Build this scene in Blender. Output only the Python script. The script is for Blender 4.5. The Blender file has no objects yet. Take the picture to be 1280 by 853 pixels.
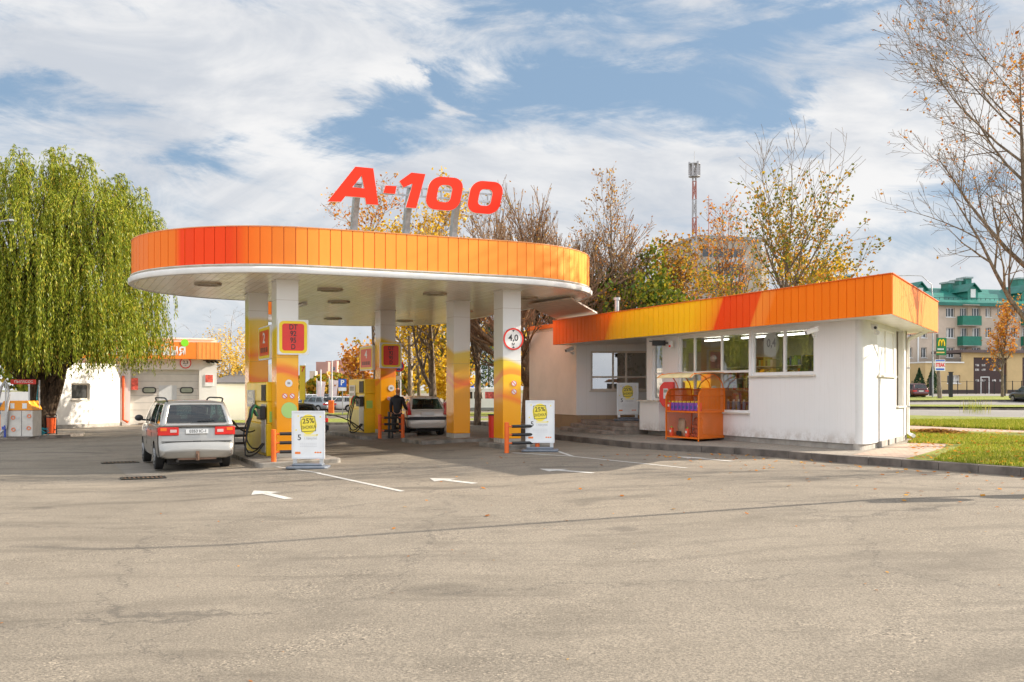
import bpy, bmesh, math, random
from mathutils import Vector, Matrix, noise
from mathutils.geometry import tessellate_polygon
R = math.radians
scene = bpy.context.scene
COL = scene.collection
# ------------------------------------------------------------------ camera
H0 = 1.75                      # eye height
cam_d = bpy.data.cameras.new('camera'); cam = bpy.data.objects.new('camera', cam_d); COL.objects.link(cam)
cam.location = (0, 0, H0); cam.rotation_euler = (R(90), 0, 0)
cam_d.sensor_width = 36; cam_d.lens = 36*1240/1280; cam_d.shift_y = 60.5/1280; cam_d.clip_end = 5000
scene.camera = cam
# ------------------------------------------------------------------ light
SUN_EL, SUN_AZ = R(27), R(76)
SDIR = Vector((math.sin(SUN_AZ)*math.cos(SUN_EL), math.cos(SUN_AZ)*math.cos(SUN_EL), math.sin(SUN_EL)))
sd = bpy.data.lights.new('sun', 'SUN'); sun = bpy.data.objects.new('sun', sd); COL.objects.link(sun)
sd.energy = 4.6; sd.angle = R(0.5); sd.color = (1.0, 0.90, 0.76)
sun.rotation_euler = SDIR.to_track_quat('Z', 'Y').to_euler(); sun.location = (60, 15, 40)
scene.view_settings.view_transform = 'Standard'; scene.view_settings.look = 'None'
scene.view_settings.gamma = 1; scene.view_settings.use_curve_mapping = False
scene.view_settings.exposure = 1.26
SKY_STR = 0.1
world = bpy.data.worlds.new('World'); scene.world = world; world.use_nodes = True

class NT:
    """small helper to write node maths"""
    def __init__(s, tree): s.t = tree
    def n(s, typ, **kw):
        x = s.t.nodes.new(typ)
        for k, v in kw.items(): setattr(x, k, v)
        return x
    def put(s, sock, v):
        if isinstance(v, bpy.types.NodeSocket): s.t.links.new(v, sock)
        elif v is not None: sock.default_value = v
    def m(s, op, a, b=None, c=None, clamp=False):
        x = s.n('ShaderNodeMath', operation=op, use_clamp=clamp)
        s.put(x.inputs[0], a)
        if b is not None: s.put(x.inputs[1], b)
        if c is not None: s.put(x.inputs[2], c)
        return x.outputs[0]
    def sep(s, v):
        x = s.n('ShaderNodeSeparateXYZ'); s.put(x.inputs[0], v); return x.outputs
    def comb(s, a, b, c):
        x = s.n('ShaderNodeCombineXYZ'); s.put(x.inputs[0], a); s.put(x.inputs[1], b); s.put(x.inputs[2], c); return x.outputs[0]
    def noise(s, vec, scale, detail=4, rough=.55, dist=0, out=0):
        x = s.n('ShaderNodeTexNoise'); s.put(x.inputs['Vector'], vec); x.inputs['Scale'].default_value = scale
        x.inputs['Detail'].default_value = detail; x.inputs['Roughness'].default_value = rough; x.inputs['Distortion'].default_value = dist
        return x.outputs[out]
    def vor(s, vec, scale, feature='F1', out='Distance'):
        x = s.n('ShaderNodeTexVoronoi', feature=feature); s.put(x.inputs['Vector'], vec); x.inputs['Scale'].default_value = scale
        return x.outputs[out]
    def mix(s, f, a, b, blend='MIX'):
        x = s.n('ShaderNodeMix', data_type='RGBA', blend_type=blend)
        s.put(x.inputs[0], f)
        s.put(x.inputs[6], rgba(a)); s.put(x.inputs[7], rgba(b)); return x.outputs[2]
    def ramp(s, f, stops, interp='LINEAR'):
        x = s.n('ShaderNodeValToRGB'); cr = x.color_ramp; cr.interpolation = interp
        while len(cr.elements) < len(stops): cr.elements.new(.5)
        for e, (p, c) in zip(cr.elements, stops): e.position = p; e.color = rgba(c)
        s.put(x.inputs[0], f); return x.outputs[0]
    def smooth(s, v, a, b):
        x = s.n('ShaderNodeMapRange', interpolation_type='SMOOTHSTEP')
        s.put(x.inputs[0], v); x.inputs[1].default_value = a; x.inputs[2].default_value = b
        return x.outputs[0]
def rgba(c):
    if isinstance(c, bpy.types.NodeSocket) or c is None: return c
    if isinstance(c, (int, float)): return (c, c, c, 1)
    return tuple(c) if len(c) == 4 else (c[0], c[1], c[2], 1)

# --- sky: Nishita with wind-drawn cirrus clouds
w = NT(world.node_tree); wt = world.node_tree
for nd in list(wt.nodes): wt.nodes.remove(nd)
sky = w.n('ShaderNodeTexSky', sky_type='NISHITA', sun_disc=False)
sky.sun_elevation = SUN_EL; sky.sun_rotation = SUN_AZ; sky.air_density = 1.0; sky.dust_density = 1.6; sky.ozone_density = 1.2
tc = w.n('ShaderNodeTexCoord'); d = w.sep(tc.outputs['Generated'])
ady = w.m('MAXIMUM', w.m('ABSOLUTE', d[1]), .15)
ax = w.m('DIVIDE', d[0], ady); el = w.m('DIVIDE', d[2], ady)
wq = w.comb(w.m('MULTIPLY', ax, 1.6), w.m('MULTIPLY', el, 4.5), 5.1)
axd = w.m('ADD', ax, w.m('MULTIPLY', w.m('SUBTRACT', w.noise(wq, 2.4, 7, .65, .6), .5), .42))
eld = w.m('ADD', el, w.m('MULTIPLY', w.m('SUBTRACT', w.noise(w.comb(w.m('MULTIPLY', ax, 2.2), w.m('MULTIPLY', el, 6), 9.4), 2.1, 7, .65, .6), .5), .14))
zz = w.m('ADD', w.m('MAXIMUM', d[2], 0), .22)
pv = w.comb(w.m('DIVIDE', d[0], zz), w.m('MULTIPLY', w.m('DIVIDE', d[1], zz), 1.0), 0)
n1 = w.noise(w.comb(w.m('MULTIPLY', ax, 1.0), w.m('ADD', w.m('MULTIPLY', el, 2.6), w.m('MULTIPLY', ax, .35)), 1.7), 2.3, 8, .62, .5)
n2 = w.noise(w.comb(w.m('MULTIPLY', ax, 3.2), w.m('ADD', w.m('MULTIPLY', el, 9), w.m('MULTIPLY', ax, 1.6)), 7.7), 2.2, 9, .66, 1.3)
def gauss(cx, cy, sx, sy, rot=0.0):
    """soft ellipse on the sky, centre and size as tangents of azimuth / elevation"""
    X = w.m('SUBTRACT', axd, cx); Y = w.m('SUBTRACT', eld, cy)
    c, s_ = math.cos(rot), math.sin(rot)
    a = w.m('DIVIDE', w.m('ADD', w.m('MULTIPLY', X, c), w.m('MULTIPLY', Y, s_)), sx)
    b = w.m('DIVIDE', w.m('SUBTRACT', w.m('MULTIPLY', Y, c), w.m('MULTIPLY', X, s_)), sy)
    q = w.m('ADD', w.m('MULTIPLY', a, a), w.m('MULTIPLY', b, b))
    return w.m('EXPONENT', w.m('MULTIPLY', q, -1))
def P2(px, py): return ((px-640)/1240, (487-py)/1240)
blues = [  # px, py, half width, half height, tilt, weight
 (760, 100, 230, 42, .05, 1.0), (980, 135, 120, 30, .1, .8), (480, 150, 130, 34, -.25, .8), (285, 205, 85, 28, -.1, .65),
 (1010, 20, 190, 30, .15, .6), (40, 115, 110, 28, 0, .6), (700, 10, 110, 30, 0, .55), (930, 195, 120, 16, .12, .5),
 (120, 165, 90, 24, 0, .35), (1230, 250, 90, 60, 0, .45), (1100, 310, 160, 30, 0, .4), (560, 110, 60, 22, -.5, .5)]
tot = None
for px, py, sx, sy, rt, wgt in blues:
    cx, cy = P2(px, py)
    g_ = w.m('MULTIPLY', gauss(cx, cy, sx/1240, sy/1240, rt), wgt)
    tot = g_ if tot is None else w.m('ADD', tot, g_)
whites = [(330, 75, 260, 60, -.1, .5), (740, 215, 160, 30, .05, .5), (1080, 130, 90, 40, .5, .35), (1050, 220, 160, 30, .2, .35), (480, 95, 120, 35, -.1, .4)]
for px, py, sx, sy, rt, wgt in whites:
    cx, cy = P2(px, py)
    tot = w.m('SUBTRACT', tot, w.m('MULTIPLY', gauss(cx, cy, sx/1240, sy/1240, rt), wgt))
cov = w.m('ADD', w.m('ADD', .74, w.m('MULTIPLY', w.m('SUBTRACT', n1, .5), 1.5)), w.m('MULTIPLY', w.m('SUBTRACT', n2, .5), 1.15))
cov = w.m('SUBTRACT', cov, w.m('MULTIPLY', tot, .98))
cov = w.smooth(cov, .14, .86)
hz = w.smooth(el, .02, .22)
blue = w.mix(.85, sky.outputs[0], (1.08, 1.62, 2.3))
blue = w.mix(hz, (2.4, 2.7, 3.0), blue)
shade = w.noise(w.comb(w.m('MULTIPLY', ax, 2.0), w.m('MULTIPLY', el, 5), 3.3), 2.0, 6, .6, .4)
ccol = w.mix(w.smooth(shade, .35, .68), (2.65, 2.8, 3.05), (3.95, 3.92, 3.9))
final = w.mix(w.m('MULTIPLY', cov, .97), blue, ccol)
# unseen sky behind the view and overhead, brightened as added fill for camera-facing sides
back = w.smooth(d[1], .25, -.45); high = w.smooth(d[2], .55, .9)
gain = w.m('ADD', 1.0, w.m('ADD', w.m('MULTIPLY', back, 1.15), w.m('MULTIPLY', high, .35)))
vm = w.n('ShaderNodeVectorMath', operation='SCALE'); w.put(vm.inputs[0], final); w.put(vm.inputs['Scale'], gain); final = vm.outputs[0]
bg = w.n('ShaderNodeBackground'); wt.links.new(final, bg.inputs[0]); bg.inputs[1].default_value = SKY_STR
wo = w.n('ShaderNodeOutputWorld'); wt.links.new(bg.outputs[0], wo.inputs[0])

# ------------------------------------------------------------------ frames and ground height
TH = math.atan2(.412, .911)                 # the forecourt grid: local x = v (across lanes), local y = u (along lanes)
CT, ST = math.cos(TH), math.sin(TH)
def W(v, u, z=0.0): return Vector((v*CT-u*ST, v*ST+u*CT, z))
def VU(x, y): return (x*CT+y*ST, -x*ST+y*CT)
def ss(a, b, x):
    t = min(1, max(0, (x-a)/(b-a))); return t*t*(3-2*t)
def g(x, y):
    """height of the ground"""
    v = x*CT+y*ST
    gl = -.35*min(1, max(0, (12-v)/10.))
    if y < 30: return gl
    fr = ss(45, 65, y)
    a = ss(.1, .35, x/y)
    return gl*(1-fr)+(1-a)*(-.35*fr)+a*1.2*ss(30, 140, y)
def gp(px, py, dz=0.0):
    """point of the ground seen at this place of the photograph"""
    tx = (px-640)/1240; tz = (487-py)/1240
    lo, hi = 3.0, 600.0
    y = lo; step = .25
    while y < hi:
        if H0+tz*y <= g(tx*y, y)+dz: break
        y += step; step = .25+y*.004
    return Vector((tx*y, y, g(tx*y, y)+dz))
def at(px, y, z=None, py=None):
    x = (px-640)/1240*y
    if z is None: z = H0+(487-py)/1240*y if py is not None else g(x, y)
    return Vector((x, y, z))

# ------------------------------------------------------------------ materials
MATS = {}
def mat(name, color, rough=.6, metal=0, spec=.5, var=.12, vscale=3.0, bump=0, bscale=40, coat=0, emit=None, estr=0, dirt=0):
    if name in MATS: return MATS[name]
    m = bpy.data.materials.new(name); m.use_nodes = True; t = NT(m.node_tree)
    b = m.node_tree.nodes['Principled BSDF']
    oc = t.n('ShaderNodeTexCoord').outputs['Object']
    c = rgba(color)
    if var > 0:
        n_ = t.noise(oc, vscale, 5, .6)
        dark = tuple(x*(1-var*1.6) for x in c[:3]); light = tuple(min(1, x*(1+var*.8)) for x in c[:3])
        cs = t.mix(t.smooth(n_, .3, .7), dark, light)
        if dirt > 0:
            n3 = t.noise(oc, vscale*5, 6, .7, .4)
            cs = t.mix(t.m('MULTIPLY', t.smooth(n3, .5, .75), dirt), cs, (.12, .09, .06))
        t.put(b.inputs['Base Color'], cs)
        t.put(b.inputs['Roughness'], t.m('ADD', rough-.06, t.m('MULTIPLY', n_, .12)))
    else:
        b.inputs['Base Color'].default_value = c; b.inputs['Roughness'].default_value = rough
    b.inputs['Metallic'].default_value = metal; b.inputs['Specular IOR Level'].default_value = spec
    if coat: b.inputs['Coat Weight'].default_value = coat; b.inputs['Coat Roughness'].default_value = .05
    if bump:
        bn = t.n('ShaderNodeBump'); bn.inputs['Strength'].default_value = bump; bn.inputs['Distance'].default_value = .01
        t.put(bn.inputs['Height'], t.noise(oc, bscale, 5, .65)); t.put(b.inputs['Normal'], bn.outputs[0])
    if emit: b.inputs['Emission Color'].default_value = rgba(emit); b.inputs['Emission Strength'].default_value = estr
    MATS[name] = m; return m
def newmat(name):
    m = bpy.data.materials.new(name); m.use_nodes = True; MATS[name] = m
    t = NT(m.node_tree); b = m.node_tree.nodes['Principled BSDF']
    tcn = t.n('ShaderNodeTexCoord'); return m, t, b, tcn
def glassmat(name, tint=(.75, .85, .82), refl=.25, rough=.02):
    m = bpy.data.materials.new(name); m.use_nodes = True; t = NT(m.node_tree)
    for nd in list(m.node_tree.nodes): m.node_tree.nodes.remove(nd)
    tr = t.n('ShaderNodeBsdfTransparent'); tr.inputs[0].default_value = rgba(tint)
    gl = t.n('ShaderNodeBsdfGlossy'); gl.inputs[0].default_value = (1, 1, 1, 1); gl.inputs[1].default_value = rough
    lw = t.n('ShaderNodeLayerWeight'); lw.inputs[0].default_value = .35
    f = t.m('ADD', t.m('MULTIPLY', lw.outputs[0], .6), refl, clamp=True)
    mx = t.n('ShaderNodeMixShader'); t.put(mx.inputs[0], f)
    m.node_tree.links.new(tr.outputs[0], mx.inputs[1]); m.node_tree.links.new(gl.outputs[0], mx.inputs[2])
    o = t.n('ShaderNodeOutputMaterial'); m.node_tree.links.new(mx.outputs[0], o.inputs[0])
    MATS[name] = m; return m

# ------------------------------------------------------------------ mesh builder
class MB:
    def __init__(s): s.v = []; s.f = []; s.mi = []; s.uv = {}
    def face(s, pts, mi=0, uv=None):
        i = len(s.v); s.v += [Vector(p) for p in pts]; s.f.append(tuple(range(i, i+len(pts)))); s.mi.append(mi)
        if uv: s.uv[len(s.f)-1] = uv
        return s
    def add(s, vs, fs, mi=0):
        i = len(s.v); s.v += [Vector(p) for p in vs]
        for f in fs: s.f.append(tuple(i+k for k in f)); s.mi.append(mi)
        return s
    def box(s, x0, x1, y0, y1, z0, z1, mi=0, rot=0, M=None):
        vs = [Vector((x, y, z)) for z in (z0, z1) for x, y in ((x0, y0), (x1, y0), (x1, y1), (x0, y1))]
        if rot:
            c = Vector(((x0+x1)/2, (y0+y1)/2, 0)); Rm = Matrix.Rotation(rot, 3, 'Z'); vs = [Rm@(p-c)+c for p in vs]
        if M is not None: vs = [M@p for p in vs]
        return s.add(vs, [(0, 3, 2, 1), (4, 5, 6, 7), (0, 1, 5, 4), (1, 2, 6, 5), (2, 3, 7, 6), (3, 0, 4, 7)], mi)
    def bar(s, a, b, wx, wz=None, mi=0, up=(0, 0, 1)):
        """box beam from a to b"""
        a, b = Vector(a), Vector(b); wz = wz or wx; d = (b-a)
        if d.length < 1e-6: return s
        d.normalize(); u = Vector(up)
        if abs(d.dot(u)) > .98: u = Vector((1, 0, 0))
        x = d.cross(u).normalized(); y = x.cross(d)
        vs = [p+x*sx*wx/2+y*sy*wz/2 for p in (a, b) for sx, sy in ((-1, -1), (1, -1), (1, 1), (-1, 1))]
        return s.add(vs, [(0, 3, 2, 1), (4, 5, 6, 7), (0, 1, 5, 4), (1, 2, 6, 5), (2, 3, 7, 6), (3, 0, 4, 7)], mi)
    def tube(s, pts, r, n=8, mi=0, cap=True):
        pts = [Vector(p) for p in pts]; rs = r if isinstance(r, (list, tuple)) else [r]*len(pts)
        base = len(s.v); ref = None
        for i, p in enumerate(pts):
            a = pts[max(0, i-1)]; b = pts[min(len(pts)-1, i+1)]; d = (b-a)
            d = d.normalized() if d.length > 1e-9 else Vector((0, 0, 1))
            if ref is None: ref = Vector((1, 0, 0)) if abs(d.x) < .9 else Vector((0, 1, 0))
            x = ref-d*ref.dot(d)
            if x.length < 1e-4: x = Vector((0, 1, 0))-d*d.y
            x.normalize(); y = d.cross(x); ref = x
            for k in range(n):
                an = 2*math.pi*k/n; s.v.append(p+(x*math.cos(an)+y*math.sin(an))*rs[i])
        for i in range(len(pts)-1):
            for k in range(n):
                k2 = (k+1) % n; s.f.append((base+i*n+k, base+i*n+k2, base+(i+1)*n+k2, base+(i+1)*n+k)); s.mi.append(mi)
        if cap and n > 2:
            s.f.append(tuple(base+k for k in reversed(range(n)))); s.mi.append(mi)
            s.f.append(tuple(base+(len(pts)-1)*n+k for k in range(n))); s.mi.append(mi)
        return s
    def cyl(s, c, r, h, n=20, mi=0, axis='Z', r2=None):
        c = Vector(c); r2 = r if r2 is None else r2
        ax = {'X': Vector((1, 0, 0)), 'Y': Vector((0, 1, 0)), 'Z': Vector((0, 0, 1))}[axis] if isinstance(axis, str) else Vector(axis).normalized()
        ref = Vector((0, 0, 1)) if abs(ax.z) < .9 else Vector((1, 0, 0))
        x = ax.cross(ref).normalized(); y = ax.cross(x)
        b = [c+(x*math.cos(2*math.pi*k/n)+y*math.sin(2*math.pi*k/n))*r for k in range(n)]
        t = [c+ax*h+(x*math.cos(2*math.pi*k/n)+y*math.sin(2*math.pi*k/n))*r2 for k in range(n)]
        fs = [(k, (k+1) % n, n+(k+1) % n, n+k) for k in range(n)]+[tuple(reversed(range(n))), tuple(range(n, 2*n))]
        return s.add(b+t, fs, mi)
    def ring(s, c, r0, r1, h, axis='Z', n=28, mi=0):
        """annular disc"""
        c = Vector(c); ax = {'X': Vector((1, 0, 0)), 'Y': Vector((0, 1, 0)), 'Z': Vector((0, 0, 1))}[axis] if isinstance(axis, str) else Vector(axis).normalized()
        ref = Vector((0, 0, 1)) if abs(ax.z) < .9 else Vector((1, 0, 0))
        x = ax.cross(ref).normalized(); y = ax.cross(x); vs = []
        for rr, hh in ((r0, 0), (r1, 0), (r1, h), (r0, h)):
            vs += [c+ax*hh+(x*math.cos(2*math.pi*k/n)+y*math.sin(2*math.pi*k/n))*rr for k in range(n)]
        fs = []
        for q in range(4):
            for k in range(n): fs.append((q*n+k, q*n+(k+1) % n, ((q+1) % 4)*n+(k+1) % n, ((q+1) % 4)*n+k))
        return s.add(vs, fs, mi)
    def prism(s, loops, h0, h1, mi=0, fr=None):
        """flat shape with holes, extruded; fr = (origin, xdir, ydir, ndir) or None for the xy plane"""
        if not isinstance(loops[0][0], (tuple, list, Vector)): loops = [loops]
        O, X, Y, N = fr if fr else (Vector((0, 0, 0)), Vector((1, 0, 0)), Vector((0, 1, 0)), Vector((0, 0, 1)))
        flat = [p for l in loops for p in l]
        tri = tessellate_polygon([[Vector((p[0], p[1], 0)) for p in l] for l in loops])
        n = len(flat)
        vs = [O+X*p[0]+Y*p[1]+N*h0 for p in flat]+[O+X*p[0]+Y*p[1]+N*h1 for p in flat]
        fs = [tuple(reversed(t)) for t in tri]+[tuple(n+k for k in t) for t in tri]
        i = 0
        for l in loops:
            for k in range(len(l)): a = i+k; b = i+(k+1) % len(l); fs.append((a, b, n+b, n+a))
            i += len(l)
        return s.add(vs, fs, mi)
    def sphere(s, c, r, nu=12, nv=8, mi=0, sc=(1, 1, 1)):
        c = Vector(c); vs = []
        for j in range(nv+1):
            ph = math.pi*j/nv
            for i in range(nu):
                a = 2*math.pi*i/nu; vs.append(c+Vector((math.sin(ph)*math.cos(a)*r*sc[0], math.sin(ph)*math.sin(a)*r*sc[1], math.cos(ph)*r*sc[2])))
        fs = [(j*nu+i, (j+1)*nu+i, (j+1)*nu+(i+1) % nu, j*nu+(i+1) % nu) for j in range(nv) for i in range(nu)]
        return s.add(vs, fs, mi)
    def text(s, body, size, fr, h=.004, mi=0, bold=0.0, align='CENTER', sx=1.0):
        O, X, Y, N = fr
        vs, fs = glyphs(body, size, bold, align)
        n = len(vs)
        return s.add([O+X*p[0]*sx+Y*p[1]+N*h for p in vs], fs, mi)
    def build(s, name, mats, parent=None, smooth=None, bevel=0, org=None, weld=True, kind=None, solid=0, recalc=True, bseg=2, loc=None):
        me = bpy.data.meshes.new(name)
        o_ = Vector(org) if org else Vector((0, 0, 0))
        me.from_pydata([tuple(p-o_) for p in s.v], [], s.f)
        mats = mats if isinstance(mats, (list, tuple)) else [mats]
        for m in mats: me.materials.append(m)
        me.polygons.foreach_set('material_index', s.mi)
        if s.uv:
            ul = me.uv_layers.new(name='UVMap')
            for fi, uvs in s.uv.items():
                p = me.polygons[fi]
                for li, q in zip(p.loop_indices, uvs): ul.data[li].uv = q
        if weld or recalc:
            bm = bmesh.new(); bm.from_mesh(me)
            if weld: bmesh.ops.remove_doubles(bm, verts=bm.verts, dist=1e-5)
            if recalc: bmesh.ops.recalc_face_normals(bm, faces=bm.faces)
            bm.to_mesh(me); bm.free()
        ob = bpy.data.objects.new(name, me); COL.objects.link(ob)
        if parent: ob.parent = parent
        if loc is not None: ob.location = loc
        if smooth is not None:
            me.shade_smooth(); me.set_sharp_from_angle(angle=R(smooth))
        if bevel:
            bv = ob.modifiers.new('bevel', 'BEVEL'); bv.width = bevel; bv.segments = bseg; bv.limit_method = 'ANGLE'; bv.angle_limit = R(35)
        if solid:
            so = ob.modifiers.new('solid', 'SOLIDIFY'); so.thickness = solid; so.offset = -1
        if kind: ob['kind'] = kind
        return ob
GC = {}
def glyphs(body, size, bold, align):
    k = (body, size, bold, align)
    if k in GC: return GC[k]
    cu = bpy.data.curves.new('t', 'FONT'); cu.body = body; cu.size = size; cu.align_x = align; cu.align_y = 'CENTER'
    cu.offset = bold*size; cu.resolution_u = 4; cu.fill_mode = 'BOTH'
    o = bpy.data.objects.new('t', cu); COL.objects.link(o)
    dg = bpy.context.evaluated_depsgraph_get(); ev = o.evaluated_get(dg); me = ev.to_mesh()
    vs = [tuple(v.co) for v in me.vertices]; fs = [tuple(p.vertices) for p in me.polygons]
    ev.to_mesh_clear(); bpy.data.objects.remove(o); bpy.data.curves.remove(cu)
    GC[k] = (vs, fs); return GC[k]
def frame(O, N, up=(0, 0, 1)):
    """frame on a wall: N = outward normal; x to the right for someone facing it"""
    N = Vector(N).normalized(); Y = Vector(up); X = Y.cross(N).normalized(); Y = N.cross(X)
    return (Vector(O), X, Y, N)
def fo(fr, a, b, n=0): return fr[0]+fr[1]*a+fr[2]*b+fr[3]*n
def fbox(mb, fr, a0, a1, b0, b1, n0, n1, mi=0):
    vs = [fo(fr, a, b, n) for n in (n0, n1) for a, b in ((a0, b0), (a1, b0), (a1, b1), (a0, b1))]
    mb.add(vs, [(0, 3, 2, 1), (4, 5, 6, 7), (0, 1, 5, 4), (1, 2, 6, 5), (2, 3, 7, 6), (3, 0, 4, 7)], mi)
def rrect(w_, h_, r, n=5, cx=0, cy=0, shear=0):
    pts = []
    for sx, sy, a0 in ((1, -1, -90), (1, 1, 0), (-1, 1, 90), (-1, -1, 180)):
        for k in range(n+1):
            a = R(a0+90*k/n); x = sx*(w_/2-r)+r*math.cos(a); y = sy*(h_/2-r)+r*math.sin(a)
            pts.append((cx+x+y*shear, cy+y))
    return pts
def wall(mb, fr, a0, a1, b0, b1, holes, th, mi=0, mj=None):
    """wall panel in a frame with rectangular openings, thickness behind the face"""
    mj = mi if mj is None else mj
    xs = sorted({a0, a1, *[h[0] for h in holes], *[h[1] for h in holes]}); ys = sorted({b0, b1, *[h[2] for h in holes], *[h[3] for h in holes]})
    xs = [x for x in xs if a0 <= x <= a1]; ys = [y for y in ys if b0 <= y <= b1]
    def solid(i, j):
        if i < 0 or j < 0 or i >= len(xs)-1 or j >= len(ys)-1: return False
        x = (xs[i]+xs[i+1])/2; y = (ys[j]+ys[j+1])/2
        return not any(h[0] < x < h[1] and h[2] < y < h[3] for h in holes)
    for i in range(len(xs)-1):
        for j in range(len(ys)-1):
            if not solid(i, j): continue
            x0, x1, y0, y1 = xs[i], xs[i+1], ys[j], ys[j+1]
            mb.face([fo(fr, x0, y0), fo(fr, x1, y0), fo(fr, x1, y1), fo(fr, x0, y1)], mi)
            mb.face([fo(fr, x0, y1, -th), fo(fr, x1, y1, -th), fo(fr, x1, y0, -th), fo(fr, x0, y0, -th)], mj)
            if not solid(i-1, j): mb.face([fo(fr, x0, y0), fo(fr, x0, y1), fo(fr, x0, y1, -th), fo(fr, x0, y0, -th)], mi)
            if not solid(i+1, j): mb.face([fo(fr, x1, y0), fo(fr, x1, y1), fo(fr, x1, y1, -th), fo(fr, x1, y0, -th)], mi)
            if not solid(i, j-1): mb.face([fo(fr, x0, y0), fo(fr, x1, y0), fo(fr, x1, y0, -th), fo(fr, x0, y0, -th)], mi)
            if not solid(i, j+1): mb.face([fo(fr, x0, y1), fo(fr, x1, y1), fo(fr, x1, y1, -th), fo(fr, x0, y1, -th)], mi)
def tag(o, label=None, cat=None, group=None, kind=None):
    if label: o['label'] = label
    if cat: o['category'] = cat
    if group: o['group'] = group
    if kind: o['kind'] = kind
    return o
def thing(name, label, cat, loc=(0, 0, 0), rot=0, group=None):
    o = bpy.data.objects.new(name, None); COL.objects.link(o); o.empty_display_size = .3
    o.location = loc; o.rotation_euler = (0, 0, rot); return tag(o, label, cat, group)
def site(name, label, cat, v, u, z=None, group=None):
    p = W(v, u); return thing(name, label, cat, (p.x, p.y, g(p.x, p.y) if z is None else z), TH, group)
def struct(name, mb, m, **kw): return mb.build(name, m, kind='structure', **kw)
def kids(o): return [c for c in bpy.data.objects if c.parent == o]
def copy_tree(o, parent=None):
    c = o.copy(); COL.objects.link(c); c.parent = parent
    for ch in kids(o):
        copy_tree(ch, c)
    return c
# ================================================================== GROUND
def asphalt(name, c0, c1, speck=1.0, marks=True, dark=.5):
    m, t, b, tcn = newmat(name); oc = tcn.outputs['Object']
    big = t.noise(oc, .11, 5, .6, .6); mid = t.noise(oc, .9, 5, .65, .3)
    col = t.mix(t.smooth(big, .3, .7), c0, c1)
    col = t.mix(t.m('MULTIPLY', t.smooth(mid, .46, .70), .5), col, tuple(x*.66 for x in c0))
    warm = t.noise(oc, .045, 4, .6); col = t.mix(t.m('MULTIPLY', t.smooth(warm, .42, .62), .35), col, tuple(min(1, x*k) for x, k in zip(c1, (1.18, 1.12, 1.02))))
    grav = t.noise(oc, .5, 6, .75, .6); gm_ = t.smooth(grav, .5, .62)
    blot = t.noise(oc, 2.6, 6, .7, .5)
    col = t.mix(t.m('MULTIPLY', t.smooth(blot, .57, .76), .5), col, tuple(x*.5 for x in c0))
    fine = t.noise(oc, 46, 3, .7); st = t.vor(oc, 60, out='Color'); sv = t.sep(st)[0]
    col = t.mix(t.m('ADD', 1-.75*speck, t.m('MULTIPLY', t.smooth(fine, .38, .60), .75*speck)), tuple(x*.55 for x in c0), col)
    col = t.mix(t.m('MULTIPLY', t.smooth(sv, .80, .97), t.m('ADD', .3*speck, t.m('MULTIPLY', gm_, .45*speck))), col, (.40, .335, .255))
    col = t.mix(t.m('MULTIPLY', t.m('SUBTRACT', 1, t.smooth(sv, .04, .18)), t.m('ADD', .3*speck, t.m('MULTIPLY', gm_, .6*speck))), col, (.07, .06, .05))
    f2 = t.noise(oc, 14, 4, .75); col = t.mix(t.m('MULTIPLY', t.smooth(f2, .56, .72), .35*speck), col, tuple(x*.6 for x in c0))
    if marks:   # wide worn wheel tracks
        p = t.sep(oc); wob = t.noise(oc, .12, 3, .5)
        ar = t.m('ADD', t.m('MULTIPLY', p[1], 1.0), t.m('ADD', t.m('MULTIPLY', p[0], -.16), t.m('MULTIPLY', wob, 9)))
        wv = t.m('FRACT', t.m('MULTIPLY', ar, .31))
        tr = t.m('MULTIPLY', t.smooth(wv, .35, .46), t.m('SUBTRACT', 1, t.smooth(wv, .5, .62)))
        smn = t.noise(t.comb(t.m('MULTIPLY', p[0], .22), t.m('MULTIPLY', t.m('ADD', p[1], t.m('MULTIPLY', wob, 3)), 1.5), 2.2), 1.3, 6, .68, .4)
        col = t.mix(t.m('MULTIPLY', t.smooth(smn, .50, .66), .42), col, tuple(x*.52 for x in c0))
        spots = t.vor(t.comb(t.m('ADD', p[0], t.m('MULTIPLY', blot, .5)), t.m('ADD', p[1], t.m('MULTIPLY', mid, .5)), 0), .42)
        col = t.mix(t.m('MULTIPLY', t.m('SUBTRACT', 1, t.smooth(spots, .05, .13)), .5), col, (.07, .06, .05))
        brk = t.smooth(t.noise(oc, .35, 4, .6), .45, .62)
        col = t.mix(t.m('MULTIPLY', t.m('MULTIPLY', tr, brk), .6), col, tuple(x*.5 for x in c0))
        cr = t.vor(t.comb(t.m('ADD', p[0], t.m('MULTIPLY', t.noise(oc, 1.3, 5, .7), 1.6)), t.m('ADD', p[1], t.m('MULTIPLY', t.noise(oc, 1.7, 5, .7, out=0), 1.3)), 0), .16, 'DISTANCE_TO_EDGE')
        col = t.mix(t.m('MULTIPLY', t.m('SUBTRACT', 1, t.smooth(cr, .0012, .004)), .45), col, (.05, .045, .04))
    t.put(b.inputs['Base Color'], col); t.put(b.inputs['Roughness'], t.m('ADD', .74, t.m('MULTIPLY', mid, .2)))
    b.inputs['Specular IOR Level'].default_value = .35
    bn = t.n('ShaderNodeBump'); bn.inputs['Strength'].default_value = .5; bn.inputs['Distance'].default_value = .012
    t.put(bn.inputs['Height'], t.m('ADD', t.noise(oc, 55, 4, .7), t.m('MULTIPLY', sv, .3))); t.put(b.inputs['Normal'], bn.outputs[0])
    return m
M_asph = asphalt('asphalt_old', (.200, .170, .132), (.300, .256, .200))
M_road = asphalt('asphalt_road', (.19, .18, .17), (.24, .225, .21), .5, False)
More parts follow.
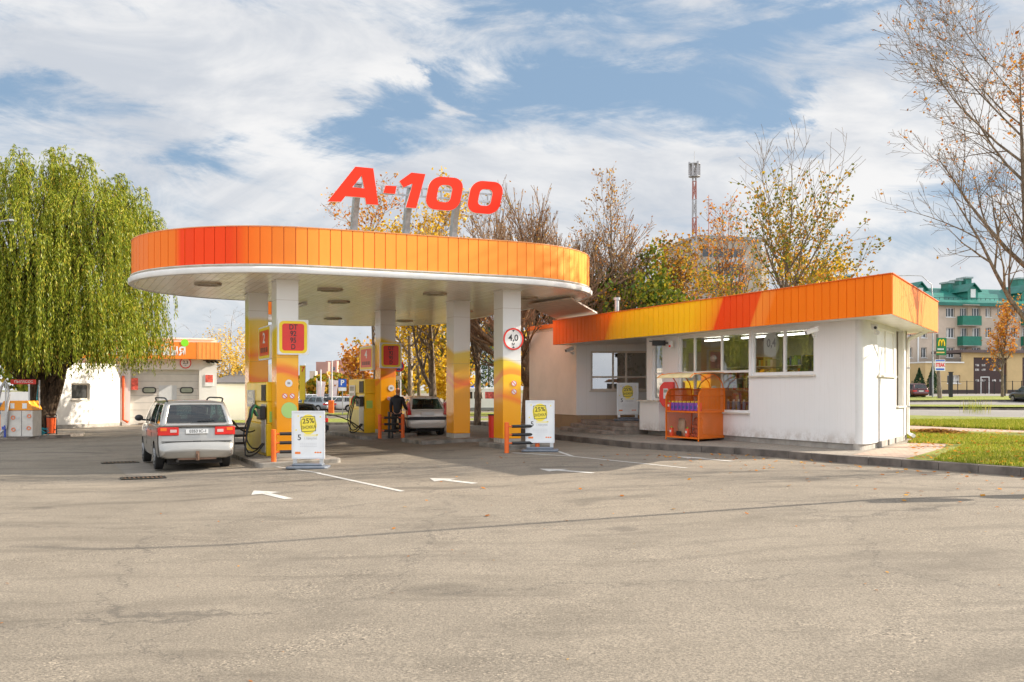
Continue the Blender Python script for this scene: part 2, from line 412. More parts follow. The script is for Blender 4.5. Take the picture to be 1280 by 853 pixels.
def grassmat(name, a, b_, yellow):
    m, t, b, tcn = newmat(name); oc = tcn.outputs['Object']
    n_ = t.noise(oc, .7, 5, .65); n2_ = t.noise(oc, 22, 4, .7)
    col = t.mix(t.smooth(n_, .35, .65), a, b_); col = t.mix(t.m('MULTIPLY', t.smooth(n2_, .4, .62), .6), col, tuple(x*.5 for x in a))
    col = t.mix(t.m('MULTIPLY', t.smooth(t.noise(oc, 9, 5, .7), .62, .74), yellow), col, (.35, .22, .05))
    t.put(b.inputs['Base Color'], col); b.inputs['Roughness'].default_value = .9
    bn = t.n('ShaderNodeBump'); bn.inputs['Strength'].default_value = .8; bn.inputs['Distance'].default_value = .05
    t.put(bn.inputs['Height'], t.noise(oc, 30, 4, .7)); t.put(b.inputs['Normal'], bn.outputs[0]); return m
M_grass = grassmat('lawn', (.17, .20, .018), (.26, .27, .03), .5)
M_soil = grassmat('verge_soil', (.12, .13, .03), (.20, .17, .06), .5)
def pavers(name, c, grout, sx, sy, rot=0):
    m, t, b, tcn = newmat(name); mp = t.n('ShaderNodeMapping'); t.put(mp.inputs[0], tcn.outputs['Object']); mp.inputs['Rotation'].default_value = (0, 0, rot)
    br = t.n('ShaderNodeTexBrick'); t.put(br.inputs['Vector'], mp.outputs[0]); br.inputs['Scale'].default_value = 1
    br.inputs['Brick Width'].default_value = sx; br.inputs['Row Height'].default_value = sy; br.inputs['Mortar Size'].default_value = .006
    br.inputs['Color1'].default_value = rgba(c); br.inputs['Color2'].default_value = rgba(tuple(x*.78 for x in c)); br.inputs['Mortar'].default_value = rgba(grout)
    n_ = t.noise(tcn.outputs['Object'], 1.5, 6, .7)
    col = t.mix(t.m('MULTIPLY', t.smooth(n_, .45, .7), .4), br.outputs[0], tuple(x*.5 for x in c))
    t.put(b.inputs['Base Color'], col); b.inputs['Roughness'].default_value = .85
    bn = t.n('ShaderNodeBump'); bn.inputs['Strength'].default_value = .4; bn.inputs['Distance'].default_value = .01
    t.put(bn.inputs['Height'], t.m('ADD', t.m('MULTIPLY', br.outputs[1], -1), t.noise(tcn.outputs['Object'], 60, 3, .7))); t.put(b.inputs['Normal'], bn.outputs[0]); return m
M_pave = pavers('paving_grey', (.30, .26, .21), (.12, .10, .08), .4, .2, TH)
M_pink = pavers('paving_pink', (.46, .33, .25), (.2, .15, .1), .3, .15, .3)
M_kerb = mat('kerb_concrete', (.26, .225, .19), .85, var=.3, vscale=2.5, bump=.4, dirt=.3)
M_kerbd = mat('kerb_dark', (.15, .125, .105), .85, var=.3, vscale=2.0, bump=.4)
M_conc = mat('concrete', (.36, .33, .29), .85, var=.2, vscale=2, bump=.3)
def paintmat():
    m, t, b, tcn = newmat('road_paint'); oc = tcn.outputs['Object']
    n_ = t.noise(oc, 9, 6, .75, .3); col = t.mix(t.smooth(n_, .52, .66), (.50, .48, .44), (.27, .235, .19))
    t.put(b.inputs['Base Color'], col); b.inputs['Roughness'].default_value = .7; return m
M_line = paintmat()

def gridaxis(a, b, st, extra=()):
    xs = [a+i*st for i in range(int((b-a)/st)+1)]+list(extra); return sorted(set(round(x, 4) for x in xs if a <= x <= b))
gm = MB(); vs_ = [-400, -200, -120]+gridaxis(-80, 120, 2.0, (2, 12))+[160, 240, 400]; us_ = [-300, -80, -30]+gridaxis(-10, 160, 2.0)+[200, 260, 340, 500]
nv = len(vs_); pts = []
for u in us_:
    for v in vs_: p = W(v, u); pts.append((p.x, p.y, g(p.x, p.y)))
gm.add(pts, [(j*nv+i, j*nv+i+1, (j+1)*nv+i+1, (j+1)*nv+i) for j in range(len(us_)-1) for i in range(nv-1)])
struct('ground', gm, M_asph, weld=False)
fs_ = MB(); fs_.face([(-3000, -3000, -.9), (3000, -3000, -.9), (3000, 3000, -.9), (-3000, 3000, -.9)])
struct('far_ground', fs_, M_soil)

def strip(mb, A, B, dz, nx=24, ny=4, mi=0):
    """sheet between two polylines lying on the ground"""
    def samp(P, t):
        L = [0]
        for i in range(len(P)-1): L.append(L[-1]+(Vector(P[i+1][:2])-Vector(P[i][:2])).length)
        s_ = t*L[-1]
        for i in range(len(P)-1):
            if s_ <= L[i+1]+1e-9:
                k = (s_-L[i])/max(1e-9, L[i+1]-L[i]); return Vector(P[i][:2]).lerp(Vector(P[i+1][:2]), k)
        return Vector(P[-1][:2])
    vs = []
    for j in range(ny+1):
        for i in range(nx+1):
            p = samp(A, i/nx).lerp(samp(B, i/nx), j/ny); vs.append((p.x, p.y, g(p.x, p.y)+dz))
    n = nx+1
    mb.add(vs, [(j*n+i, j*n+i+1, (j+1)*n+i+1, (j+1)*n+i) for j in range(ny) for i in range(nx)], mi)
def kerb(mb, P, h, wd, dz=0, seg=1.0, gap=.012, drop=.25):
    """row of kerb stones along a polyline; width lies to the left of the direction of travel"""
    P = [Vector(p[:2]) for p in P]
    for i in range(len(P)-1):
        a, b = P[i], P[i+1]; L = (b-a).length; n = max(1, round(L/seg)); d = (b-a)/L; nr = Vector((-d.y, d.x))
        for k in range(n):
            p = a+d*(L*k/n+gap/2); q = a+d*(L*(k+1)/n-gap/2)
            if k == 0: p = a
            vs = []
            for z_ in (-drop, h):
                for pt, o in ((p, 0), (q, 0), (q, wd), (p, wd)):
                    r_ = pt+nr*(o+(.012 if (z_ == h and o == 0) else 0)); vs.append((r_.x, r_.y, g(pt.x, pt.y)+z_))
            mb.add(vs, [(0, 3, 2, 1), (4, 5, 6, 7), (0, 1, 5, 4), (1, 2, 6, 5), (2, 3, 7, 6), (3, 0, 4, 7)])
def pxline(rows, xs=(560, 660, 800, 1000, 1140, 1280, 1420, 1700), dz=0.0):
    """rows = (y at px 1140, y at px 1280): the line of ground points"""
    out = []
    for x in xs:
        y = rows[0]+(rows[1]-rows[0])*(x-1140)/140; p = gp(x, max(y, 488.6), dz); out.append((p.x, p.y))
    return out
XR = (960, 1060, 1140, 1220, 1300, 1420, 1560)
# beyond the shop: lawn, footpath, verge, road, median, second road
lawn = MB(); path = MB(); road = MB(); med = MB(); kb = MB(); pk = MB()
L_pathn, L_pathf = pxline((538, 546.5), XR, .18), pxline((532.7, 538.8), XR, .18)
strip(path, L_pathn, L_pathf, .182, 30, 2)
L_r1n = pxline((519.8, 522), XR, .18); strip(lawn, L_pathf, L_r1n, .186, 40, 6)
L_r1f = pxline((512.7, 513.4), XR); strip(road, L_r1n, L_r1f, .02, 30, 4)
L_m1 = pxline((510.8, 511.4), XR); L_m2 = pxline((508.3, 508.8), XR); strip(med, L_m1, L_m2, .14, 30, 2); kerb(kb, L_r1f, .13, .25, seg=4)
L_r2n = pxline((507.6, 508.2), XR); L_r2f = pxline((503.4, 502.6), XR); strip(road, L_r2n, L_r2f, .02, 30, 4)
L_v1 = pxline((502.4, 501.6), XR); L_v2 = pxline((497.5, 496.8), XR); strip(med, L_v1, L_v2, .14, 30, 3); kerb(kb, L_r2f, .14, .3, seg=5)
L_s2 = pxline((493.5, 493.5), XR); strip(pk, L_v2, L_s2, .06, 30, 3)
struct('footpath', path, M_pink, weld=False); struct('road', road, M_road, weld=False); struct('median_lawn', med, M_grass, weld=False)
struct('road_kerb', kb, M_kerbd); struct('far_pavement', pk, M_road, weld=False)

# forecourt kerb in front of the shop and pavement behind it
KP = [(-3.5, 60), (-1.6, 50), (-.2, 42.5), (.7, 38), (1.45, 34.6), (2.7, 31.7), (3.55, 29.6), (4.5, 28.3), (6.0, 26.75), (7.0, 25.15), (7.75, 23.7), (8.75, 22.3), (10.2, 19.9), (13.5, 15.5), (20, 9.5), (30, 3), (60, -10)]
ks = MB(); kerb(ks, KP, .18, .16, seg=1.0); struct('kerb', ks, M_kerbd, bevel=.012)
def koff(P, o):
    P = [Vector(p) for p in P]; out = []
    for i, p in enumerate(P):
        d = (P[min(i+1, len(P)-1)]-P[max(i-1, 0)]).normalized(); q = p+Vector((-d.y, d.x))*o; out.append((q.x, q.y))
    return out
KI = koff(KP, .155)
pav = MB(); i1 = 12
FarP = [(2.0, 62), (3.5, 52), (6, 46), (9, 42), (12, 41), (14, 38), (15, 36), (15.5, 34), (16, 33), (16, 32), (15.2, 30), (14.2, 27.6), (13.2, 24.6)]
strip(pav, KI[:i1+1], FarP, .172, 50, 16); struct('pavement', pav, M_pave, weld=False)
pp = MB(); strip(pp, [(8.2, 23.9), (9.3, 22.6)], [(12.6, 30.6), (13.2, 29.2)], .178, 8, 12); 
strip(pp, [(9.2, 22.7), (9.3, 22.6)], [(13.2, 29.3), (12.9, 27.6)], .1781, 4, 8)
struct('pink_paving', pp, M_pink, weld=False)
# lawn between the shop, the kerb and the footpath
LA = [(9.25, 22.35), (10.25, 20.75), (13.6, 15.9), (20.1, 9.9), (30.1, 3.4), (60, -9.6)]
LA = koff(KP, .16)[11:]
LB = [(11.9, 27.2), (13.3, 30.2), (14.6, 33.5), (20, 36), (34, 33), (60, 25)]
LB = [(11.6, 26.6), (12.8, 29.2), (15, 31.5), (24, 31.5), (38, 29), (70, 25)]
strip(lawn, LA, LB, .187, 50, 16)
LC = [(11.0, 33), (13.2, 35.5), (15.0, 36.2), (20, 36.2), (30, 33.5), (70, 27)]
LD = L_pathn[1:]
strip(lawn, [(12.2, 29.0), (12.9, 29.6), (15, 31.5), (24, 31.5), (38, 29), (70, 25)], [(13.2, 34), (13.9, 36.5)]+[tuple(p) for p in L_pathn[2:]], .186, 60, 10)
struct('lawn', lawn, M_grass, weld=False)

# left and centre background ground
bgx = (120, 300, 400, 480, 560, 640, 700)
def hline(y, xs=bgx): return [tuple(gp(x, y)[:2]) for x in xs]
lw = MB(); strip(lw, hline(530.5), hline(524.5), .06, 30, 3); strip(lw, hline(520.8, (570, 600, 650, 700)), hline(516.5, (570, 600, 650, 700)), .05, 12, 3)
strip(lw, hline(519.5, (120, 300, 480, 560)), hline(516.8, (120, 300, 480, 560)), .05, 20, 3)
struct('verge_lawn', lw, M_grass, weld=False)
kc = MB(); kerb(kc, hline(531.3), .12, .2, seg=2); struct('verge_kerb', kc, M_kerb)

# paint on the asphalt
mk = MB()
def line(p, q, wd=.11, dz=.006):
    a = gp(*p); b = gp(*q); d = (b-a).normalized(); nr = Vector((-d.y, d.x, 0))*wd/2; n = 10
    A = [(a.lerp(b, k/n)+nr) for k in range(n+1)]; B = [(a.lerp(b, k/n)-nr) for k in range(n+1)]
    strip(mk, A, B, dz, n, 1)
line((397, 592), (503, 615.5)); line((640, 567.5), (716, 571.5), dz=.009); line((697, 565.5), (716, 571), dz=.0075); line((716, 571.2), (858, 586.3))
line((330, 583), (400, 592.5), .08)
def arrow(tip, tail, L=2.3):
    a = gp(*tip); b = gp(*tail); d = (b-a); d.z = 0; L = d.length; d.normalize(); n = Vector((-d.y, d.x, 0))
    def q(s, o): p = a+d*s+n*o; return Vector((p.x, p.y, g(p.x, p.y)+.0065))
    h = .38*L
    mk.face([q(0, 0), q(h, .30), q(h, -.30)]); mk.face([q(h, .085), q(L, .085), q(L, -.085), q(h, -.085)])
arrow((317, 614.5), (361, 625)); arrow((537, 598.5), (594, 606)); arrow((674, 587), (742, 593.5)); arrow((846, 572), (915, 578))
struct('road_markings', mk, M_line, weld=False)
# drain grates and repaired patch by the van
M_dark = mat('dark_metal', (.035, .033, .03), .5, .6, var=.2)
M_patch = asphalt('asphalt_patch', (.13, .115, .10), (.17, .15, .13), .7, False)
pt = MB(); strip(pt, [tuple(gp(x, y)[:2]) for x, y in ((139, 577), (160, 597))], [tuple(gp(x, y)[:2]) for x, y in ((180, 576), (202, 596))], .005, 6, 6)
struct('concrete_patch', pt, pavers('paving_drain', (.22, .19, .155), (.1, .09, .07), .5, .5, TH), weld=False)
for px, py, lb in ((179, 599, 'rusty drain grate in the asphalt behind the silver van'), (150, 579, 'drain grate left of the silver van')):
    p = gp(px, py); gt = MB(); fr_ = MB()
    t_ = thing('drain_grate', lb, 'drain grate', (p.x, p.y, p.z+.004), TH, 'drain grates in the forecourt')
    for k in range(9): gt.box(-.42+k*.1, -.37+k*.1, -.22, .22, .0, .016)
    gt.build('grille', mat('rust', (.16, .09, .05), .8, .4, var=.3, vscale=12), t_)
    for a in ((-.5, .5, -.3, -.22), (-.5, .5, .22, .3), (-.5, -.43, -.22, .22), (.43, .5, -.22, .22)): fr_.box(*a, 0, .02)
    fr_.box(-.43, .43, -.22, .22, -.0, .002); fr_.build('frame', M_dark, t_)

# ================================================================== CANOPY
Cz = 4.76; Fb, Ft = 4.99, 5.95
def canopy_outline(off=0.0):
    r = 4.33+off; P = []
    for k in range(0, 25): a = R(270-180*k/24+0); P.append((6.08+r*math.cos(a), 30.0+r*math.sin(a)))    # left end, front to back
    # wing going back
    P += [(6.75-off, 34.36+off), (6.95-off, 34.9), (9.0-off, 43.3)]
    c2 = (11.55, 41.72)
    for k in range(0, 21): a = R(158-158*k/20); P.append((c2[0]+r*math.cos(a), c2[1]+r*math.sin(a)))
    P += [(11.55+r, 36.0)]
    for k in range(0, 13): a = R(0-90*k/12); P.append((11.55+r*math.cos(a), 30.0+r*math.sin(a)))
    return P
def resample(P, st, closed=True):
    P = [Vector(p) for p in P]; Q = P+[P[0]] if closed else P; L = [0]
    for i in range(len(Q)-1): L.append(L[-1]+(Q[i+1]-Q[i]).length)
    n = max(3, round(L[-1]/st)); out = []; j = 0
    for k in range(n):
        s_ = L[-1]*k/n
        while s_ > L[j+1]: j += 1
        out.append(Q[j].lerp(Q[j+1], (s_-L[j])/max(1e-9, L[j+1]-L[j])))
    return out, L[-1]
def printed(name, stops, slant, period, gloss=.34, sat=None):
    """glossy cassette panels printed with slanted fields of colour; uv.x = metres along, uv.y = height"""
    m, t, b, tcn = newmat(name); uv = t.sep(tcn.outputs['UV'])
    s_ = t.m('ADD', uv[0], t.m('MULTIPLY', uv[1], slant))
    f = t.m('DIVIDE', s_, period)
    pan = t.m('FLOOR', uv[2]) if False else t.m('FLOOR', t.m('DIVIDE', uv[0], .3))
    wn = t.n('ShaderNodeTexWhiteNoise', noise_dimensions='1D'); t.put(wn.inputs[1], pan)
    col = t.ramp(f, stops)
    hs = t.n('ShaderNodeHueSaturation'); t.put(hs.inputs['Color'], col); t.put(hs.inputs['Value'], t.m('ADD', .97, t.m('MULTIPLY', wn.outputs[0], .05)))
    dn = t.noise(t.comb(t.m('MULTIPLY', uv[0], 6), t.m('MULTIPLY', uv[1], .8), 0), 1.2, 5, .7)
    col2 = t.mix(t.m('MULTIPLY', t.smooth(dn, .55, .8), .12), hs.outputs[0], (.3, .15, .05))
    t.put(b.inputs['Base Color'], col2); b.inputs['Specular IOR Level'].default_value = .18
    t.put(b.inputs['Roughness'], t.m('ADD', gloss, t.m('MULTIPLY', dn, .15)))
    bn = t.n('ShaderNodeBump'); bn.inputs['Strength'].default_value = .35; bn.inputs['Distance'].default_value = .02
    t.put(bn.inputs['Height'], t.noise(t.comb(t.m('MULTIPLY', uv[0], 1.4), t.m('MULTIPLY', uv[1], .7), 0), 1.6, 2, .5)); t.put(b.inputs['Normal'], bn.outputs[0])
    return m
OR = (.93, .30, .045); OD = (.80, .13, .008); RD = (.88, .055, .004); YE = (.95, .52, .015); OL = (.93, .27, .035)
def fascia(mb_pan, mb_gap, P, z0, z1, u0=0, closed=True, gapw=.020, depth=.025, mi_of=None):
    s_ = u0; n = len(P)
    for i in range(n if closed else n-1):
        a = Vector(P[i]); b = Vector(P[(i+1) % n]); L = (b-a).length; d = (b-a)/L; nr = Vector((d.y, -d.x))*depth
        p = a+d*gapw/2; q = b-d*gapw/2
        mb_pan.face([(p.x, p.y, z0), (q.x, q.y, z0), (q.x, q.y, z1), (p.x, p.y, z1)], 0, [(s_, 0), (s_+L, 0), (s_+L, z1-z0), (s_, z1-z0)])
        for e, f in ((p, 1), (q, -1)):
            c = e-nr
            mb_pan.face([(e.x, e.y, z0), (e.x, e.y, z1), (c.x, c.y, z1), (c.x, c.y, z0)], 0, [(s_, 0)]*4)
        a2 = a-nr; b2 = b-nr
        mb_gap.face([(a2.x, a2.y, z0), (b2.x, b2.y, z0), (b2.x, b2.y, z1), (a2.x, a2.y, z1)])
        s_ += L
    return s_
can = site('canopy', 'long orange filling station canopy with rounded ends on printed pillars', 'canopy', 8.7, 30, 0)
CO = (8.7, 30, 0)
OUT = canopy_outline()
RS, LEN = resample(OUT, .30)
# make panels run counter-clockwise seen from above (outline goes clockwise from front-left), flip
RS = list(reversed(RS))
pn = MB(); gpn = MB(); fascia(pn, gpn, RS, Fb, Ft, 0)
# find arc length of left front corner to place the red field
acc = 0; best = []
for i in range(len(RS)):
    a = RS[i]; best.append((acc, a)); acc += (RS[(i+1) % len(RS)]-a).length
def arc_at(v, u): return min(best, key=lambda e: (e[1]-Vector((v, u))).length)[0]
sA = arc_at(2.25, 28.1); sB = arc_at(4.35, 25.9); LT = acc
def st(x): return max(0, min(1, (x % LT)/LT))
def arc_px(px): return min((e for e in best if e[1].y < 30.5), key=lambda e: abs(640+1240*(e[1].x*CT-e[1].y*ST)/(e[1].x*ST+e[1].y*CT)-px))[0]
sR1, sR2 = sorted((arc_px(218), arc_px(306)))
sW1 = arc_at(13.2, 26.1)
C_or = (.97, .32, .050); C_od = (.90, .19, .012)
stops = [(0, C_or), (st(sR1)-.0005, C_od), (st(sR1), RD), (st(sR2)-.006, (.86, .06, .006)), (st(sR2)+.0005, (.93, .17, .012)), (st(sR2)+.03, C_or)]
stops = sorted(stops, key=lambda e: e[0])
M_can = printed('canopy_panels', stops, .0, LT)
M_gap = mat('panel_gap', (.66, .14, .018), .6, var=.0)
pn.build('fascia', M_can, can, org=CO, weld=False, recalc=False)
gpn.build('fascia_backing', M_gap, can, org=CO, weld=False)
M_white = mat('white_enamel', (.80, .79, .76), .35, var=.05, vscale=2, dirt=.05)
M_trim = mat('cream_trim', (.62, .57, .48), .5, var=.08)
def skirt(mb, prof):
    """sweep a list of (offset, z) round the canopy outline"""
    rings = [list(reversed(canopy_outline(o))) for o, z in prof]; n = len(rings[0])
    for k in range(len(prof)-1):
        for i in range(n):
            j = (i+1) % n; a = rings[k]; b = rings[k+1]
            mb.face([(a[i][0], a[i][1], prof[k][1]), (a[j][0], a[j][1], prof[k][1]), (b[j][0], b[j][1], prof[k+1][1]), (b[i][0], b[i][1], prof[k+1][1])])
sk = MB(); skirt(sk, [(.0, Fb-.004), (.035, Fb-.01), (.035, Fb-.03), (-.02, Fb-.035), (-.02, Fb-.075)]); sk.build('drip_trim', M_trim, can, org=CO, smooth=40)
sk = MB(); skirt(sk, [(-.02, Fb-.075), (.07, Fb-.085), (.095, Fb-.11), (.095, Cz+.03), (.07, Cz-.005), (-.06, Cz-.012), (-.08, Cz+.002)]); sk.build('white_rim', M_white, can, org=CO, smooth=40)
def soffitmat():
    m, t, b, tcn = newmat('soffit_slats'); oc = tcn.outputs['Object']; p = t.sep(oc)
    fx = t.m('FRACT', t.m('DIVIDE', p[0], .2)); seam = t.m('SUBTRACT', 1, t.m('MULTIPLY', t.smooth(fx, .0, .05), t.m('SUBTRACT', 1, t.smooth(fx, .95, 1.0))))
    fy = t.m('FRACT', t.m('DIVIDE', p[1], 3.1)); sy = t.m('SUBTRACT', 1, t.smooth(t.m('ABSOLUTE', t.m('SUBTRACT', fy, .5)), .0015, .006))
    wn = t.n('ShaderNodeTexWhiteNoise', noise_dimensions='1D'); t.put(wn.inputs[1], t.m('FLOOR', t.m('DIVIDE', p[0], .2)))
    base = t.mix(wn.outputs[0], (.82, .72, .58), (.90, .82, .70))
    n_ = t.noise(t.comb(t.m('MULTIPLY', p[0], 3), p[1], 0), .8, 6, .7, .3); base = t.mix(t.m('MULTIPLY', t.smooth(n_, .5, .75), .4), base, (.50, .40, .30))
    col = t.mix(t.m('MULTIPLY', t.m('MAXIMUM', seam, sy), .8), base, (.20, .15, .10))
    t.put(b.inputs['Base Color'], col); t.put(b.inputs['Roughness'], t.m('ADD', .12, t.m('MULTIPLY', n_, .2))); b.inputs['Specular IOR Level'].default_value = .9
    bn = t.n('ShaderNodeBump'); bn.inputs['Strength'].default_value = .6; bn.inputs['Distance'].default_value = .012
    t.put(bn.inputs['Height'], t.m('ADD', t.m('SUBTRACT', 1, seam), t.m('MULTIPLY', n_, .5))); t.put(b.inputs['Normal'], bn.outputs[0]); return m
M_soff = soffitmat()
sf = MB(); sf.prism([[(p[0], p[1]) for p in canopy_outline(-.05)]], Cz, Cz+.04); sf.build('soffit', M_soff, can, org=CO)
rf = MB(); rf.prism([[(p[0], p[1]) for p in canopy_outline(-.03)]], Ft-.25, Ft-.2); rf.build('roof', M_conc, can, org=CO)
tr = MB(); 
for o0, o1, z0, z1 in ((-.12, .012, Ft, Ft+.02),):
    a = list(reversed(canopy_outline(o1))); c = list(reversed(canopy_outline(o0))); n = len(a)
    for i in range(n):
        j = (i+1) % n
        tr.face([(a[i][0], a[i][1], z1), (a[j][0], a[j][1], z1), (c[j][0], c[j][1], z1), (c[i][0], c[i][1], z1)])
        tr.face([(a[i][0], a[i][1], z0), (a[j][0], a[j][1], z0), (a[j][0], a[j][1], z1), (a[i][0], a[i][1], z1)])
tr.build('parapet_cap', mat('cap_orange', (.75, .30, .10), .4, var=.05), can, org=CO)
# round ceiling lamps (off)
M_lens = mat('lamp_glass', (.34, .27, .19), .25, var=.15, vscale=8); M_lring = mat('lamp_ring', (.42, .36, .28), .4, .4)
for v, u in ((3.75, 29.3), (7.3, 29.4), (10.6, 29.3), (13.8, 29.4), (8.6, 33.4), (10.4, 41.4), (13.6, 41.5), (14.0, 35.5)):
    lr = MB(); lr.ring((v, u, Cz-.05), .29, .38, .055); o = lr.build('ceiling_lamp', M_lring, can, org=CO, smooth=40)
    ln = MB(); ln.cyl((v, u, Cz-.04), .26, .03, 24, r2=.29); ln.cyl((v, u, Cz-.055), .03, .02, 8)
    for k in range(6): a = k*math.pi/3; ln.bar((v+.05*math.cos(a), u+.05*math.sin(a), Cz-.045), (v+.25*math.cos(a), u+.25*math.sin(a), Cz-.045), .02, .012)
    ln.build('lens', M_lens, o, org=CO)
tb = MB(); tb.box(7.55, 7.7, 34.2, 35.7, Cz-.09, Cz-.02); tb.build('tube_light', M_white, can, org=CO)
# printed pillars
def pillarmat(name, ph, phb):
    m, t, b, tcn = newmat(name); p = t.sep(tcn.outputs['Object'])
    wob = t.m('MULTIPLY', t.m('SINE', t.m('ADD', t.m('MULTIPLY', t.m('ADD', p[0], p[1]), 2.2), ph)), .13)
    h_ = t.m('ADD', t.m('ADD', p[2], wob), t.m('MULTIPLY', t.m('SUBTRACT', p[0], p[1]), .12))
    wob2 = t.m('MULTIPLY', t.m('SINE', t.m('ADD', t.m('MULTIPLY', t.m('SUBTRACT', p[0], p[1]), 3.0), phb)), .16)
    h2 = t.m('ADD', p[2], wob2)
    f = t.m('DIVIDE', h_, 5.0)
    col = t.ramp(f, [(0.0, (.92, .33, .010)), (.40, (.94, .40, .010)), (.43, (.92, .22, .02)), (.45, (.95, .34, .012)), (.49, (.96, .48, .03)), (.52, (.94, .48, .012)), (.60, (.88, .58, .015)), (.645, (.85, .62, .06)), (.67, (.80, .79, .75)), (1, (.80, .79, .76))])
    band = t.m('MULTIPLY', t.smooth(h2, 2.02, 2.08), t.m('SUBTRACT', 1, t.smooth(h2, 2.16, 2.34)))
    col = t.mix(t.m('MULTIPLY', band, .6), col, (.85, .12, .03))
    sm = t.m('MAXIMUM', t.m('SUBTRACT', 1, t.smooth(t.m('ABSOLUTE', t.m('SUBTRACT', p[2], 2.62)), .003, .01)), t.m('SUBTRACT', 1, t.smooth(t.m('ABSOLUTE', t.m('SUBTRACT', p[2], 4.2)), .003, .01)))
    col = t.mix(t.m('MULTIPLY', sm, .4), col, (.25, .15, .05))
    t.put(b.inputs['Base Color'], col); t.put(b.inputs['Roughness'], t.m('ADD', .12, t.m('MULTIPLY', t.noise(tcn.outputs['Object'], 3, 4, .6), .12))); b.inputs['Specular IOR Level'].default_value = .4; b.inputs['Coat Weight'].default_value = .15; b.inputs['Coat Roughness'].default_value = .08
    return m
M_tile = pavers('pillar_tiles', (.55, .50, .42), (.4, .36, .3), .1, .1)
PV, PU = .60, .72
PILL = {'P1': (5.3, 27.3), 'P1b': (5.25, 31.45), 'P4': (12.05, 27.3), 'P3': (12.0, 31.3), 'P2': (10.95, 36.3)}
for i, (k, (v, u)) in enumerate(PILL.items()):
    p = W(v, u); gz = g(p.x, p.y)+.10
    b_ = MB(); b_.box(v, v+PV, u, u+PU, gz+.16, Cz+.001); o = b_.build('pillar', pillarmat('pillar_print_%d' % i, i*1.7, i*2.3), can, org=CO, bevel=.02)
    t2 = MB(); t2.box(v+.004, v+PV-.004, u+.004, u+PU-.004, gz-.2, gz+.16); t2.build('plinth', M_tile, o, org=CO)
    t3 = MB(); t3.box(v-.02, v+PV+.02, u-.02, u+PU+.02, Cz-.03, Cz-.002); t3.build('collar', M_white, o, org=CO)

# islands
M_isl = mat('island_concrete', (.25, .225, .19), .8, var=.3, vscale=2, bump=.3)
def island(v0, v1, u0, u1, h, r=.4, name='pump_island'):
    ow = W((v0+v1)/2, (u0+u1)/2); mb = MB()
    zs = [g(*W(a, b)[:2]) for a in (v0, v1) for b in (u0, u1)]; z0 = min(zs)-.1
    pts = rrect(v1-v0, u1-u0, r, 5, (v0+v1)/2, (u0+u1)/2)
    n = len(pts); vs = [(a, b, z0) for a, b in pts]; top = []
    for a, b in pts: w_ = W(a, b); top.append((a, b, g(w_.x, w_.y)+h))
    mb.add(vs+top, [(k, (k+1) % n, n+(k+1) % n, n+k) for k in range(n)]+[tuple(range(n, 2*n))])
    o = mb.build(name, M_isl, org=((v0+v1)/2, (u0+u1)/2, 0), bevel=.025, kind='structure', loc=(ow.x, ow.y, 0)); o.rotation_euler = (0, 0, TH); return o
island(4.55, 6.7, 25.75, 33.4, .12, .12); island(9.9, 12.0, 34.6, 40.5, .12, .6)
island(10.6, 13.0, 30.55, 32.7, .13, .05); island(11.75, 13.2, 26.25, 28.5, .14, .05); island(13.2, 13.9, 37.0, 43.0, .12, .1)

# ---------------------------------------------------------------- connecting roof slab
cs = MB()
q = [(14.6, 31.0), (14.8, 28.1), (18.6, 33.2), (18.6, 36.6)]
cs.prism([q], 4.64, 4.69)
o = cs.build('link_roof', mat('link_roof_pink', (.66, .55, .47), .55, var=.1, vscale=3), org=(16.6, 32.5, 4.6), loc=tuple(W(16.6, 32.5, 4.6))); o.rotation_euler = (0, 0, TH)
tag(o, 'flat beige roof slab bridging the gap between canopy and shop', 'roof')

# ---------------------------------------------------------------- rooftop sign
sg = site('rooftop_sign', 'big red A-100 letters on curved steel posts above the canopy', 'sign', 9.1, 26.6, 5.7); SO = (9.1, 26.6, 5.7)
M_red = mat('sign_red', (.90, .040, .018), .6, spec=.1, var=.03); M_redside = mat('sign_side', (.74, .70, .62), .5, var=.05)
M_steel = mat('galvanised', (.42, .43, .44), .4, .6, var=.15, vscale=5)
SGF = frame(W(6.55, 26.6, 0), W(0, -1))
def LQ(x, y, fr=None):
    """corner of a letter measured on the photograph -> metres in the plane of the sign"""
    fr = fr or SGF; px = 380+x/4.571; py = 190+y/4.571; t_ = (px-640)/1240; O, X = fr[0], fr[1]
    a = (t_*O.y-O.x)/(X.x-t_*X.y); return (a, H0+(487-py)/1240*(O.y+X.y*a))
def letter(loops):
    L = [[LQ(*p) for p in l] for l in loops]
    fr = (Vector((6.55, 26.6, 0)), Vector((1, 0, 0)), Vector((0, 0, 1)), Vector((0, -1, 0)))
    a = MB(); a.prism(L, -.10, .0, 0, fr); o = a.build('letter', M_redside, sg, org=SO, bevel=.006)
    b = MB(); b.prism(L, .001, .015, 0, fr); b.build('letter_face', M_red, o, org=SO)
def zero(cx, cy, w_, h_, r, wi, hi, ri):
    def rr(W_, H_, r_): return [(cx+p[0], cy-p[1]+.08*p[0]) for p in rrect(W_, H_, r_, 7, 0, 0, .20)]
    return [rr(w_, h_, r), rr(wi, hi, ri)]
letter([[(135, 283), (293, 85), (395, 95), (424, 303), (355, 299), (350, 262), (237, 253), (212, 285)], [(275, 203), (330, 135), (345, 210)]])
letter([[(465, 193), (528, 197), (520, 240), (453, 235)]])
letter([[(613, 119), (693, 128), (640, 322), (582, 317), (622, 180), (568, 204), (545, 168)]])
letter(zero(802, 239, 194, 190, 62, 80, 100, 28)); letter(zero(1035, 261, 184, 186, 60, 74, 96, 26))
fm = MB()
def on_sign(x, y): a, z = LQ(x, y); return (6.55+a, 26.68, z)
